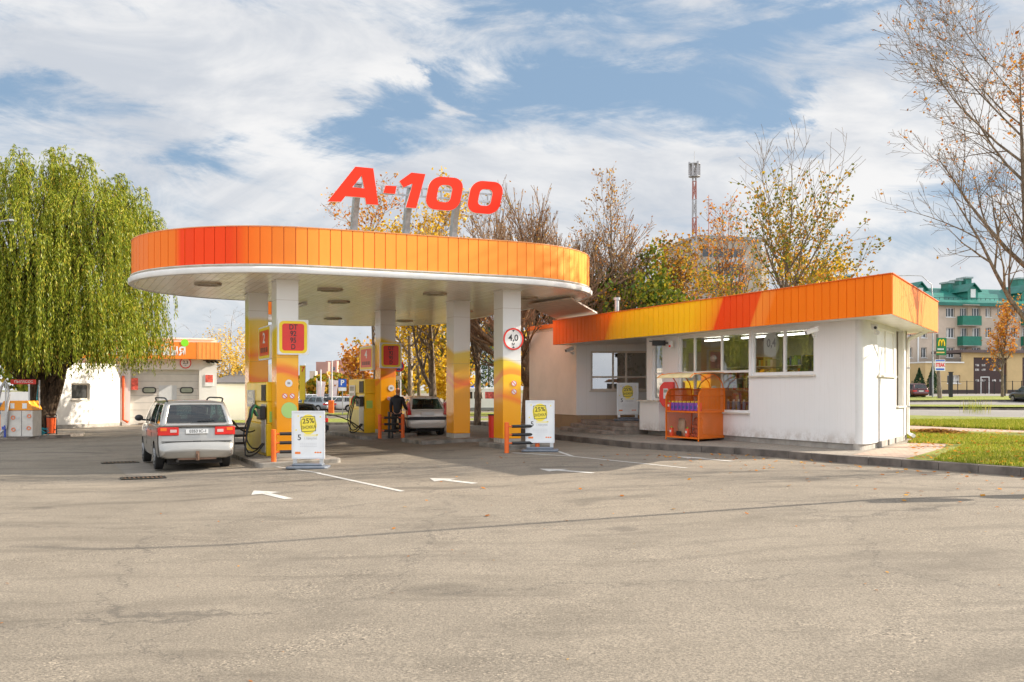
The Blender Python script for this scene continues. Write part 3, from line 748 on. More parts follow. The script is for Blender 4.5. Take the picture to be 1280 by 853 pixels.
for p_, q_ in (((300, 175), (1100, 243)), ((410, 230), (1100, 288))): fm.bar(on_sign(*p_), on_sign(*q_), .045, .045)
for x in (450, 545, 680, 790, 905, 1055): fm.bar(on_sign(x, 175+(x-300)*.085), on_sign(x, 230+(x-410)*.084), .035)
fm.build('frame', M_steel, sg, org=SO)
def pv(px, u): t_ = (px-640)/1240; return u*(t_*CT+ST)/(CT-t_*ST)
for v in (pv(441, 27.25), pv(506, 27.25), pv(565, 27.25)):
    ps = MB(); pr = []
    for k in range(9):
        t = k/8; pr.append((v+.02, 27.25-.5*t**2.2, 5.7+1.75*t))
    for k in range(8): ps.bar(pr[k], pr[k+1], .15, .24, up=(0, -1, 0))
    o = ps.build('post', M_steel, sg, org=SO)
    sl = MB(); sl.box(v+.0, v+.04, 27.0-.135, 27.0-.12, 6.35, 6.6)
# ================================================================== SHOP
VW, VF = 18.7, 17.9
ZB, ZT = 3.54, 4.50
FL = 35.6
Bc = Vector((9.0, 23.5)); sd_ = Vector((.5, .866)).normalized()
def vu2(p): return Vector(VU(p[0], p[1]))
shop = site('shop', 'white filling station shop with an orange panelled fascia and wide windows', 'shop', 21, 27, 0); SH = (21, 27, 0)
M_wall = mat('white_cladding', (.76, .75, .73), .45, var=.05, vscale=.8, dirt=.04)
M_wallp = mat('cream_wall', (.72, .64, .55), .6, var=.07, vscale=1)
def cladmat():
    m, t, b, tcn = newmat('vertical_cladding'); uv = t.sep(tcn.outputs['Object']); oc = tcn.outputs['Object']
    s_ = t.m('ADD', uv[0], uv[1]); fx = t.m('FRACT', t.m('DIVIDE', s_, .2))
    seam = t.m('SUBTRACT', 1, t.m('MULTIPLY', t.smooth(fx, 0, .04), t.m('SUBTRACT', 1, t.smooth(fx, .96, 1))))
    n_ = t.noise(oc, .9, 5, .6); st_ = t.noise(t.comb(t.m('MULTIPLY', s_, 5), t.m('MULTIPLY', uv[2], .5), 0), 1.3, 6, .7)
    col = t.mix(n_, (.86, .85, .83), (.80, .785, .76)); col = t.mix(t.m('MULTIPLY', t.smooth(st_, .55, .8), .2), col, (.45, .38, .30))
    low = t.m('SUBTRACT', 1, t.smooth(uv[2], .3, .75)); col = t.mix(t.m('MULTIPLY', t.m('MULTIPLY', low, t.smooth(t.noise(oc, 4, 5, .7), .35, .65)), .6), col, (.4, .33, .26))
    col = t.mix(t.m('MULTIPLY', seam, .12), col, (.35, .32, .28))
    t.put(b.inputs['Base Color'], col); b.inputs['Roughness'].default_value = .42
    bn = t.n('ShaderNodeBump'); bn.inputs['Strength'].default_value = .25; bn.inputs['Distance'].default_value = .008
    t.put(bn.inputs['Height'], t.m('ADD', t.m('SUBTRACT', 1, seam), t.m('MULTIPLY', t.noise(oc, 3, 3, .6), .8))); t.put(b.inputs['Normal'], bn.outputs[0]); return m
M_clad = cladmat()
M_plin = pavers('plinth_tiles', (.42, .29, .17), (.25, .18, .12), .3, 5)
M_frame = mat('white_pvc', (.80, .79, .76), .3, var=.03)
M_glass = glassmat('window_glass', (.78, .82, .78), .20, .015)
M_glassd = glassmat('window_glass_dark', (.35, .38, .36), .30, .015)
GZ = .33      # bottom of the cladding
Nf = W(-1, 0).normalized(); frF = (W(VW, 0, 0), W(0, -1).normalized(), Vector((0, 0, 1)), Nf)     # a = -u
class LMB(MB):
    """mesh in world coordinates turned into the shop's own frame when built"""
    def build(s, name, mats, parent=None, **kw):
        inv = parent_inv(parent); s.v = [inv@p for p in s.v]; return MB.build(s, name, mats, parent, **kw)
def parent_inv(p):
    M = Matrix.Identity(4)
    while p is not None:
        M = (Matrix.Translation(p.location)@Matrix.Rotation(p.rotation_euler[2], 4, 'Z'))@M; p = p.parent
    return M.inverted()
def U(px, v=VW):
    t_ = (px-640)/1240; return v*(.911-.412*t_)/(.412+.911*t_)
A0, A1, A2, A3 = U(848), U(866.2), U(900), U(936)
B0, B1, B2 = U(938.5), U(978.5), U(1018)
S0, S1 = U(815.5), U(828)
E0, E1 = 29.85, 19.76          # front wall from entrance corner to rounded corner
wl = LMB()
wall(wl, frF, -E0, -E1, GZ, ZB+.05, [(-A0, -A3, 1.05, 3.50), (-B0, -B2, 2.16, 3.50), (-S0, -S1, 1.38, 3.50)], .16)
wl.build('front_wall', M_clad, shop, weld=True)
# rounded corner and side wall
p0 = W(VW, E1); p1 = W(VW, E1-.75) if False else Vector((9.06, 25.34, 0)); p2 = Vector((9.70, 26.45, 0)); pe = Vector((12.3, 30.9, 0))
arc = []
pa = Vector((9.06-.412*.75, 25.34+.911*.75, 0)); pa = W(VW, E1)
for k in range(11):
    t_ = k/10; arc.append(pa*(1-t_)**2+Vector((9.06, 25.34, 0))*2*t_*(1-t_)+p2*t_*t_)
cw = LMB()
for k in range(10):
    a, b = arc[k], arc[k+1]; cw.face([(a.x, a.y, GZ), (b.x, b.y, GZ), (b.x, b.y, ZB+.05), (a.x, a.y, ZB+.05)])
cw.build('corner_wall', mat('corner_plaster', (.68, .67, .65), .6, var=.05, vscale=1, bump=.1, dirt=.1), shop, smooth=60)
Ns = Vector((sd_.y, -sd_.x, 0)); frS = (Vector((p2.x, p2.y, 0)), Vector((sd_.x, sd_.y, 0)), Vector((0, 0, 1)), Ns)
LS = (pe-p2).length
def sidea(px):
    # distance along the side wall of a place in the photograph
    t_ = (px-640)/1240; return (t_*p2.y-p2.x)/(sd_.x-t_*sd_.y)
s1, s2, s3, s4, s5 = sidea(1096.5), sidea(1118), sidea(1120.5), sidea(1130.5), LS
sw = LMB(); wall(sw, frS, 0, LS, GZ, ZB+.05, [(s1, s2, 2.14, 3.42), (s3, s4, 1.25, 3.54)], .18); sw.build('side_wall', mat('side_plaster', (.67, .66, .64), .6, var=.06, vscale=1, bump=.1, dirt=.12), shop)
# back and left walls
p3 = W(25.0, 23.9); bk = LMB()
def vwall(mb, a, b, z0, z1): mb.face([(a[0], a[1], z0), (b[0], b[1], z0), (b[0], b[1], z1), (a[0], a[1], z1)])
wb1 = W(23.9, 23.1); wb2 = W(23.9, 39.5); wl1 = W(VW, 39.5); wl2 = W(VW, 35.1); rc = Vector((2.55+5.2, wl2.y, 0))
sideend = W(21.9, E0)
vwall(bk, pe, wb2, .1, ZT-.1); bk.build('back_wall', M_wallp, shop)
# left block
lb = LMB(); frL = (W(VW, 0, 0), W(0, -1).normalized(), Vector((0, 0, 1)), Nf); wall(lb, frL, -39.5, -35.1, .72, ZT-.17, [], .2)
vwall(lb, wl1, wb2, .5, ZT-.17); lb.build('left_wall', mat('left_plaster', (.80, .69, .60), .55, var=.05, vscale=1), shop)
frR = frame((wl2.x, wl2.y, 0), (0, -1, 0))
rw = LMB()
def rx(px): return (px-640)/1240*wl2.y-wl2.x
wz = lambda py: H0+(487-py)/1240*wl2.y
hw = (rx(738.5), rx(810), wz(488.5), wz(439))
wall(rw, frR, 0, 5.6, .72, ZB+.05, [hw], .16); rw.build('entrance_wall', M_clad, shop)
# side of the front block facing the entrance
es = LMB(); a = W(VW, E0); b = W(VW+4.4, E0); vwall(es, a, b, GZ, ZB+.05); es.build('entrance_side_wall', M_clad, shop)
# plinths
pl = LMB(); e = .03
vwall(pl, W(VW+e, 39.5), W(VW+e, 35.1-e), -.3, .72); vwall(pl, W(VW+e, 35.1-e), Vector((rc.x, rc.y+e*0+e, 0)), -.3, .72); pl.build('tiled_plinth', M_plin, shop)
pl = LMB(); vwall(pl, W(VW+.05, E0), W(VW+.05, E1), 0, GZ+.01)
for k in range(10): vwall(pl, arc[k]+Vector((-.04, .04, 0)), arc[k+1]+Vector((-.04, .04, 0)), 0, GZ+.01)
vwall(pl, Vector((p2.x-.05, p2.y+.03, 0)), Vector((pe.x-.05, pe.y, 0)), 0, GZ+.01); pl.build('foundation', M_conc, shop)
fb = LMB()
for (s_, L_) in ((.5, 1.1), (1.9, .9), (3.1, 1.3)):
    a = p2+Vector((sd_.x, sd_.y, 0))*s_+Ns*-.02; b = a+Vector((sd_.x, sd_.y, 0))*L_
    fb.bar((a.x, a.y, .26), (b.x, b.y, .26), .12, .16)
fb.build('foundation_blocks', M_conc, shop)
# low box under the side light
bx = MB(); bx.box(VW-.3, VW+.02, U(833), U(808.5), .34, 1.33); bo = bx.build('window_seat_box', M_clad, shop, org=SH)
bs = MB(); bs.box(VW-.38, VW+.02, U(833)-.02, U(808)+.04, 1.33, 1.38); bs.build('sill', M_trim, bo, org=SH)
# window frames
def window(parent, fr, a0, a1, b0, b1, cols=(), rows=(), wd=.06, glass=None, dep=.07, name='window', sill=True, dark=False, mf=None, skip=()):
    mf = mf or M_frame
    mb = LMB() if parent is shop or parent is not None else MB()
    n0, n1 = -dep-.05, -dep+.02
    fbox(mb, fr, a0, a1, b0, b0+wd, n0, n1); fbox(mb, fr, a0, a1, b1-wd, b1, n0, n1)
    fbox(mb, fr, a0, a0+wd, b0+wd, b1-wd, n0, n1); fbox(mb, fr, a1-wd, a1, b0+wd, b1-wd, n0, n1)
    xs = [a0+wd]+list(cols)+[a1-wd]; ys = [b0+wd]+list(rows)+[b1-wd]
    for c in cols: fbox(mb, fr, c-wd/2, c+wd/2, b0+wd, b1-wd, n0+.003, n1-.003)
    for r_ in rows: fbox(mb, fr, a0+wd, a1-wd, r_-wd/2, r_+wd/2, n0+.006, n1-.006)
    f = mb.build(name, mf, parent)
    gl = LMB(); gl.face([fo(fr, a0+wd/2, b0+wd/2, -dep-.02), fo(fr, a1-wd/2, b0+wd/2, -dep-.02), fo(fr, a1-wd/2, b1-wd/2, -dep-.02), fo(fr, a0+wd/2, b1-wd/2, -dep-.02)])
    gl.build('pane', glass or M_glass, f, recalc=False)
    if sill:
        sl = LMB(); fbox(sl, fr, a0-.06, a1+.06, b0-.05, b0-.002, -.05, .07); sl.build('sill', M_trim if sill == 1 else mf, f)
    return f
fa = (frF[0], frF[1], frF[2], frF[3])
window(shop, fa, -A0, -A3, 1.05, 3.50, (-A1, -A2), (2.30,), .07)
window(shop, fa, -B0, -B2, 2.16, 3.50, (-B1,), (), .09)
window(shop, fa, -S0, -S1, 1.38, 3.50, (), (2.30,), .06, glass=M_glassd)
window(shop, frR, hw[0], hw[1], hw[2], hw[3], (rx(766.5), rx(783)), (wz(471.5),), .075, glass=M_glassd, mf=mat('beige_pvc', (.66, .58, .48), .4, var=.03))
window(shop, (frS[0], frS[1], frS[2], frS[3]), s1, s2, 2.14, 3.42, ((s1+s2)/2,), (), .05, glass=M_frame, dep=.02)
nb = LMB(); fbox(nb, frS, s3, s4, 1.25, 3.54, -.6, -.5); nb.build('side_niche', M_white, shop)
sl = LMB(); fbox(sl, frS, s3-.03, s4+.05, 1.2, 1.248, -.2, .07); sl.build('niche_sill', M_trim, shop)
# posters inside the shop window
pi_ = LMB(); fr_ = (W(VW+.22, 0, 0), frF[1], frF[2], frF[3]); cx_ = -(B0+B1)/2+.0
M_prt = mat('price_disc', (.62, .60, .55), .5, var=.05); M_dk = mat('print_dark', (.035, .03, .03), .5, var=0)
pi_.cyl(fo(fr_, cx_-.05, 3.05), .36, .02, 30, axis=Nf); pd = pi_.build('window_sticker', M_prt, shop)
tx = LMB(); tx.text('0,4', .34, (fo(fr_, cx_-.02, 3.1), fr_[1], fr_[2], fr_[3]), .028, bold=.02); tx.build('print', M_dk, pd)
# interior
M_int = mat('interior_wall', (.68, .63, .50), .8, var=.1); M_floor = mat('interior_floor', (.30, .27, .23), .5, var=.1)
it = LMB(); q = [W(18.9, 29.7), W(23.8, 29.7), W(23.8, 24.2), W(22.0, 21.8), W(19.2, 19.9)]
it.face([(p.x, p.y, .62) for p in q]); it.build('shop_floor', M_floor, shop)
it = LMB(); it.face([(p.x, p.y, 3.50) for p in q]); it.build('shop_ceiling', M_wall, shop)
it = LMB(); vwall(it, W(22.6, 29.7), W(22.6, 22.5), .6, 3.5); vwall(it, W(22.6, 29.75), W(18.9, 29.75), .6, 3.5); it.build('inner_wall', M_int, shop)
M_lamp = mat('shop_light', (1, 1, 1), .5, var=0, emit=(1, .95, .85), estr=2.6)
for uu in (21.5, 23.6, 25.4, 27.4):
    it = LMB(); a = W(19.9, uu-.6); b = W(19.9, uu+.6); it.bar((a.x, a.y, 3.40), (b.x, b.y, 3.40), .12, .05); it.build('strip_light', M_lamp, shop)
random.seed(5)
shelfc = [mat('goods_%d' % i, c, .5, var=.1) for i, c in enumerate([(.7, .32, .03), (.55, .08, .03), (.62, .5, .08), (.08, .20, .05), (.12, .15, .3), (.6, .55, .45), (.03, .03, .03), (.25, .12, .05), (.35, .5, .15)])]
for k, (uu, vv, hh) in enumerate(((28.6, 21.6, 1.9), (27.0, 21.4, 2.2), (25.2, 21.3, 2.2), (23.4, 21.5, 2.3))):
    sh_ = MB(); 
    for z in (.9, 1.3, 1.7, 2.1, 2.5): 
        if z < .62+hh: sh_.box(vv, vv+.45, uu-.6, uu+.6, z, z+.03)
    sh_.box(vv+.45, vv+.5, uu-.6, uu+.6, .62, .62+hh); so = sh_.build('shelf', M_int, shop, org=SH)
    gd = MB()
    for z in (.93, 1.33, 1.73, 2.13, 2.53):
        if z < .6+hh:
            y = uu-.58
            while y < uu+.5:
                w_ = random.uniform(.07, .16); gd.box(vv+.05, vv+.35, y, y+w_-.015, z, z+random.uniform(.16, .32), random.randrange(9)); y += w_
    gd.build('goods', shelfc, so, org=SH)
ct = MB(); ct.box(19.8, 20.3, 22.2, 23.6, .62, 1.75); ct.build('counter', shelfc[0], shop, org=SH)
ct = MB(); ct.box(19.3, 19.9, 21.5, 22.6, 2.18, 2.2); ct.box(19.3, 19.33, 21.7, 22.5, 2.22, 2.7); ct.build('screen', shelfc[6], shop, org=SH)
ct = MB(); ct.sphere((19.3, 26.75, 2.75), .17, 14, 10, sc=(.5, 1, .65)); ct.build('hanging_disc', M_prt, shop, org=SH)
ct = MB()
for k in range(9): ct.cyl((18.92+.12*(k % 2), 24.4+.13*k, 1.12), .05, .26, 10, 0); ct.cyl((18.92+.12*(k % 2), 24.4+.13*k, 1.38), .022, .06, 8, 1)
ct.build('water_bottles', [mat('bottle_blue', (.10, .28, .42), .15, var=.05), M_white], shop, org=SH, smooth=40)
# fascia, soffit, roof
FA = Vector((VF, FL)); FBc = vu2(Bc); Cw = Vector((13.4, 31.2)); FC = vu2(Cw)
def spl(a, b, st_):
    L = (b-a).length; n = round(L/st_); return [a.lerp(b, k/n) for k in range(n+1)]
order = [Vector((25.0, FL)), FA]     # left return
stopsF = [(0, (.92, .16, .004)), (.232, (.93, .17, .004)), (.237, (.95, .33, .006)), (.262, (.98, .48, .008)), (.33, (.99, .60, .01)), (.52, (.99, .56, .012)), (.575, (.97, .38, .012)), (.60, (.94, .25, .015)), (.604, (.85, .06, .008)), (.665, (.88, .08, .01)), (.70, (.88, .08, .01)), (.704, (.95, .27, .035)), (.735, (.95, .24, .03)), (.74, (.93, .19, .006)), (1, (.93, .19, .006))]
LF = (FA-FBc).length
# a second ruling line: the slant of the fields
M_fas = printed('shop_fascia_print', stopsF, -.55, LF)
pn = MB(); gpn = MB(); Pf = spl(FA, FBc, .3); fascia(pn, gpn, Pf, ZB, ZT, 0, closed=False)
pn.build('front_fascia', M_fas, shop, org=SH, weld=False, recalc=False); gpn.build('fascia_backing', M_gap, shop, org=SH, weld=False)
M_fsd = printed('shop_side_print', [(0, (.90, .24, .035)), (1, (.90, .26, .04))], 0, 40)
pn = MB(); gpn = MB(); Ps = spl(FBc, FC, .3); fascia(pn, gpn, Ps, ZB, ZT, 0, closed=False); Pl = spl(Vector((25.0, FL)), FA, .4); fascia(pn, gpn, Pl, ZB, ZT, 0, closed=False)
Pb = spl(FC, Vector((25.0, FL)), .5); fascia(pn, gpn, Pb, ZB, ZT, 0, closed=False)
pn.build('side_fascia', M_fsd, shop, org=SH, weld=False, recalc=False); gpn.build('side_fascia_backing', M_gap, shop, org=SH, weld=False)
sf = MB(); poly = [tuple(FA+Vector((.02, -.02))), tuple(FBc+Vector((.02, .03))), tuple(FC+Vector((-.05, .03))), (25.0, FL-.03)]
sf.prism([poly], ZB+.012, ZB+.05); sf.build('soffit', M_white, shop, org=SH)
sf = MB(); sf.prism([poly], ZT-.12, ZT-.08); sf.build('roof', M_conc, shop, org=SH)
sf = MB()
Lp = [Vector((25.0, FL)), FA, FBc, FC]
for a, b in zip(Lp[:-1], Lp[1:]): sf.bar((a.x, a.y, ZT+.008), (b.x, b.y, ZT+.008), .06, .02)
sf.build('roof_edge', mat('edge_orange', (.80, .16, .02), .4, var=.03), shop, org=SH)
sf = MB(); sf.box(VW-.06, VW+.1, 35.62, 39.6, ZT-.17, ZT); sf.box(VW+.1, 23.9, 39.45, 39.6, ZT-.17, ZT); sf.build('left_parapet', mat('parapet_orange', (.86, .20, .03), .4, var=.03), shop, org=SH)
sf = MB(); sf.box(VW, 23.9, 35.6, 39.5, ZT-.3, ZT-.25); sf.build('left_roof', M_conc, shop, org=SH)
vp = MB(); p_ = at(771, 42, py=375); 
vv_, uu_ = VU(*at(771, 40.5)[:2]); vp.cyl((vv_, uu_, 4.3), .09, 1.15, 12); vp.cyl((vv_, uu_, 5.4), .14, .1, 12); vp.build('vent_pipe', M_steel, shop, org=SH, smooth=40)
# steps at the entrance
stp = site('entrance_steps', 'worn grey steps curving up to the shop entrance', 'steps', 18.6, 32.5, .17); 
for k, (e_, h_) in enumerate(((1.5, .13), (1.05, .13), (.6, .12))):
    mb = MB(); r_ = e_; pts_ = []
    vl, vr = 18.7-e_, 22
    ul, ur = 35.05, 30.0-.0
    pts_ = [(vl+.5, ul), (22, ul), (22, ur), (vl+.25, ur), (vl, ur+.5)]
    pts_ = [(VW+.0+k*.1, ul+.0-.0), (22, ul-1.5), (22, ur), (vl+.3, ur), (vl+.05, ur+.5), (vl+.1, ul-1.5-.0*k), (vl+.5, ul-.5)]
    mb.prism([pts_], .17+.13*k+.004, .17+.13*(k+1)); mb.build('step', M_pave if k > 5 else mat('step_stone', (.27, .22, .18), .8, var=.25, vscale=2, bump=.3), stp, org=(18.6, 32.5, .17), bevel=.01)
# downpipe
dp = LMB(); pA = at(1163, 30.9, py=412); pB = at(1136, 31.1, py=424); pC = at(1134.5, 31.1, py=430); pD = at(1134.5, 31.1, py=541); pE = at(1142, 30.3, py=545)
dp.tube([pA, pB, pC, pD, pE], .06, 10); dd = thing('downpipe', 'white rainwater downpipe at the back corner of the shop', 'downpipe', (pD.x, pD.y, pD.z), 0); dp.build('pipe', M_frame, dd, smooth=50)
for z_ in (1.2, 2.4): 
    db = LMB(); db.cyl((pD.x, pD.y, z_), .075, .04, 12); db.build('bracket', M_steel, dd)
p2b = LMB(); p2b.tube([at(1129.5, 30.4, py=412), at(1129.5, 30.4, py=547)], .035, 8); p2b.build('cable_pipe', M_frame, dd, smooth=50)
# security cameras
M_camw = mat('camera_white', (.62, .60, .55), .35, var=.05); M_black = mat('black_plastic', (.02, .02, .02), .4, var=.1); M_blackm = mat('black_metal', (.03, .03, .03), .35, .5, var=.1)
def cctv(px, py, y, dirn, label, sc=1.0, body=None):
    p = at(px, y, py=py); t_ = thing('security_camera', label, 'camera', p, 0, 'security cameras on the walls')
    d = Vector(dirn).normalized(); mb = MB(); mb.bar(-d*.16*sc, d*.18*sc, .11*sc, .10*sc); mb.bar(-d*.18*sc+Vector((0, 0, .06*sc)), d*.24*sc+Vector((0, 0, .06*sc)), .13*sc, .015*sc); mb.build('housing', body or M_camw, t_, bevel=.008)
    l = MB(); l.cyl(d*.18*sc, .035*sc, .012, 12, axis=tuple(d)); l.build('lens', M_black, t_)
    b = MB(); q_ = Vector((.12, .16, -.12))*sc; b.tube([Vector((0, 0, -.04*sc)), Vector((.03, .04, -.12))*sc*1.0, q_], .02*sc, 8); b.cyl(q_, .06*sc, .03, 14, axis=(.3, 1, 0)); b.build('arm', body or M_camw, t_)
cctv(712, 437, 38.4, (-.8, -.6, -.35), 'white bullet security camera on the beige wall left of the entrance window', 1.1)
cctv(1015, 414, 25.6, (-1.0, -.2, -.32), 'white bullet security camera beside the right end of the wide shop window', 1.0)
cctv(1093, 409, 25.3, (-.25, -1, -.15), 'white security camera under the roof at the rounded shop corner', 1.1)
p = at(828, 33.7, py=429); t_ = thing('door_floodlight', 'small black floodlight on a bracket above the entrance side window', 'floodlight', p, 0)
mb = MB(); mb.bar((-.35, 0, 0), (.1, 0, 0), .14, .18); mb.bar((.1, 0, 0), (.38, -.03, .0), .07, .05); mb.build('housing', M_blackm, t_, bevel=.015)
mb = MB(); mb.bar((-.45, 0, .06), (-.3, 0, .06), .05, .04); mb.build('bracket', M_blackm, t_)
p = at(838.5, 33.2, py=430.5); t_ = thing('alarm_box', 'small white and red alarm box next to the entrance floodlight', 'alarm', p, TH); mb = MB(); mb.box(-.04, .04, -.08, .08, -.11, .11); mb.build('case', M_frame, t_, bevel=.01); mb = MB(); mb.box(-.05, -.041, -.05, .05, -.1, -.03); mb.build('lens', M_red, t_)

# ================================================================== FORECOURT OBJECTS
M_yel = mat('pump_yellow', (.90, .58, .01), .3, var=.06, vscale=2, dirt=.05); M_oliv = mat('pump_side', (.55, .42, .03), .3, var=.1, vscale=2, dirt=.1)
M_hose = mat('hose_rubber', (.012, .012, .012), .45, var=.1); M_silver = mat('aluminium', (.55, .55, .54), .35, .7, var=.08); M_lcd = mat('display_glass', (.28, .30, .22), .15, var=.05)
M_orp = mat('post_orange', (.85, .14, .012), .4, var=.08, dirt=.15); M_green = mat('nozzle_green', (.02, .2, .06), .4, var=.0)
M_redp = mat('red_panel', (.78, .035, .02), .3, var=.05); M_yelp = mat('yellow_panel', (.92, .66, .01), .3, var=.03)
def fuel_pump(v, u, L, label, sd=0):
    z = g(*W(v, u)[:2])+.12; o = site('fuel_pump', label, 'fuel pump', v, u, z, 'yellow fuel pumps on the islands')
    b = MB(); b.box(0, .62, 0, L, 0, .9); b.box(.02, .60, .0, L, .9, 1.52); b.build('body', M_yel, o, bevel=.02)
    h = MB(); h.box(.0, .62, 0, L, 1.52, 2.08); h.build('head', M_yel, o, bevel=.03)
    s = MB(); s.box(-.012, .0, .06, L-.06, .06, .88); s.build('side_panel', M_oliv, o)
    s = MB()
    for k in range(5): s.box(-.03, -.002, .08+k*.13, .15+k*.13, .1, 1.45)
    s.build('hose_channels', M_silver, o)
    dsp = MB(); dsp.box(-.03, -.002, L*.55, L*.92, 1.35, 1.85); dd = dsp.build('display', M_silver, o); l2 = MB(); l2.box(-.036, -.0305, L*.6, L*.88, 1.62, 1.8); l2.box(-.036, -.0305, L*.6, L*.88, 1.42, 1.54); l2.build('screen', M_lcd, dd)
    vt = MB()
    for k in range(4): vt.box(-.04, -.002, .1+k*.15, .17+k*.15, 1.55, 2.0)
    vt.build('vent_ribs', M_black, o)
    hb = MB(); hb.box(-.16, -.001, .05, .68, 1.02, 1.40); hb.build('nozzle_holster', M_black, o, bevel=.03)
    random.seed(sd)
    for k in range(3):
        y = .12+k*.2; nz = MB(); nz.tube([(-.16, y, 1.34), (-.28, y-.02, 1.42), (-.36, y-.03, 1.30), (-.40, y-.04, 1.08)], [.03, .035, .03, .022], 8); nz.bar((-.3, y-.02, 1.30), (-.22, y-.02, 1.12), .02, .03)
        no = nz.build('nozzle', [M_black, M_green, M_redp][k if sd else (1, 0, 0)[k]], o, smooth=40)
        hs = MB(); pth = []
        low = [.06, .25, .12][k]; far = [.62, .42, .5][k]
        A = Vector((-.40, y-.04, 1.08)); B = Vector((-far, y-.35-.1*k, low)); C = Vector((-.05, .1+k*.13, .35))
        for j in range(17):
            t_ = j/16
            if t_ < .5: q_ = t_*2; p = A*(1-q_)**2+Vector((-.62-.05*k, y-.2, .5))*2*q_*(1-q_)+B*q_*q_
            else: q_ = t_*2-1; p = B*(1-q_)**2+Vector((-far+.25, y-.25, low-.12+.04*k))*2*q_*(1-q_)+C*q_*q_
            p.z = max(p.z, .03); pth.append(p)
        hs.tube(pth, .021, 8); hs.build('hose', M_hose, no, smooth=60)
    st_ = MB(); st_.box(.08, .32, -.006, -.001, .95, 1.25); st_.build('label_plate', mat('sticker_green', (.35, .62, .12), .4, var=.0), o)
    return o
f1 = fuel_pump(5.17, 28.06, 3.3, 'yellow fuel pump behind the silver minivan, under the red number 2 panel', 0)
f2 = fuel_pump(10.55, 37.1, 2.3, 'yellow fuel pump under the red number 4 panel, in the middle of the canopy', 1)
# hose leading to the silver van
def hose_to(a, b, sag, label, cat='hose'):
    mb = MB(); 
    pts_ = [a.lerp(b, k/14)+Vector((0, 0, -sag*math.sin(math.pi*k/14)**.8)) for k in range(15)]
    o = thing('filling_hose', label, cat, tuple(a)); mb.v = []
    mb.tube([p-a for p in pts_], .022, 8); mb.build('hose', M_hose, o, smooth=60)
    nz = MB(); d = (b-pts_[-3]).normalized(); nz.tube([b-a-d*.05, b-a+d*.12, b-a+d*.3], [.035, .04, .02], 8); nz.build('nozzle', M_black, o, smooth=40)
zi = g(*W(5, 28)[:2])+.12
hose_to(W(5.0, 29.0, zi+.7), at(293.5, 26.7, py=530), .12, 'black filling hose plugged into the silver minivan')
a_ = W(10.5, 37.0, .1+.05); hose_to(a_, at(413, 35.0, py=519), -.12, 'black filling hose with red nozzle reaching the dark sedan')
# price boxes
def rpan(w_, h_, r_): return rrect(w_, h_, r_, 6)
def pricebox(v, u, z0, lines, label, kindn='front'):
    o = site('price_box', label, 'price panel', v, u, z0, 'red and yellow fuel price panels')
    fr = (Vector((.4, -.1, .48)), Vector((1, 0, 0)), Vector((0, 0, 1)), Vector((0, -1, 0)))
    mb = MB(); mb.prism([rpan(.84, .96, .03)], -.1, .0, 0, fr); mb.build('case', M_white, o, bevel=.01)
    y = MB(); y.prism([rpan(.76, .88, .12)], .001, .004, 0, fr); y.build('yellow_field', M_yelp, o)
    r_ = MB(); r_.prism([rpan(.60, .74, .07)], .005, .008, 0, fr); rr = r_.build('red_field', M_redp, o)
    t_ = MB()
    for k, s_ in enumerate(lines): t_.text(s_, .20, (Vector((.4 if kindn == 'front' else .46, -.1, .48+.27-.18*k)), fr[1], fr[2], fr[3]), .012, bold=.02, sx=.85)
    t_.build('print', M_dk, rr)
    return o
pricebox(5.33, 27.3, 2.70, ('DT', '92', '95', 'D'), 'red price box reading DT 92 95 D on the front of the nearest left pillar')
pricebox(10.93, 36.3, 2.56, ('DT', '92', '95', 'D'), 'small dark red price box on the front of the middle rear pillar')
def numberbox(v, u0, L, z0, num, label):
    o = site('number_box', label, 'number panel', v, u0, z0, 'red pump number panels')
    fr = (Vector((-.12, L/2, .48)), Vector((0, -1, 0)), Vector((0, 0, 1)), Vector((-1, 0, 0)))
    mb = MB(); mb.prism([rpan(L, .96, .03)], -.09, .0, 0, fr); mb.build('case', M_white, o, bevel=.01)
    y = MB(); y.prism([rpan(L-.08, .88, .1)], .001, .004, 0, fr); y.build('yellow_field', M_yelp, o)
    r_ = MB(); r_.prism([rpan(L-.3, .72, .06)], .005, .008, 0, fr); rr = r_.build('red_field', M_redp, o)
    t_ = MB(); t_.text(num, .42, (fo(fr, 0, .13), fr[1], fr[2], fr[3]), .012, bold=.02, sx=1.7); t_.build('number', M_white, rr)
    t_ = MB()
    for k in range(4): t_.prism([rrect(.2, .14, .02, 2, -.42+k*.28, -.2)], .009, .011, 0, fr)
    t_.build('grade_plates', mat('dark_red', (.12, .012, .01), .4, var=0), rr)
numberbox(5.38, 28.05, 1.75, 2.60, '2', 'red and yellow panel with a white number 2 above the left pump')
numberbox(10.98, 37.05, 1.8, 2.50, '4', 'red and yellow panel with a white number 4 above the middle pump')
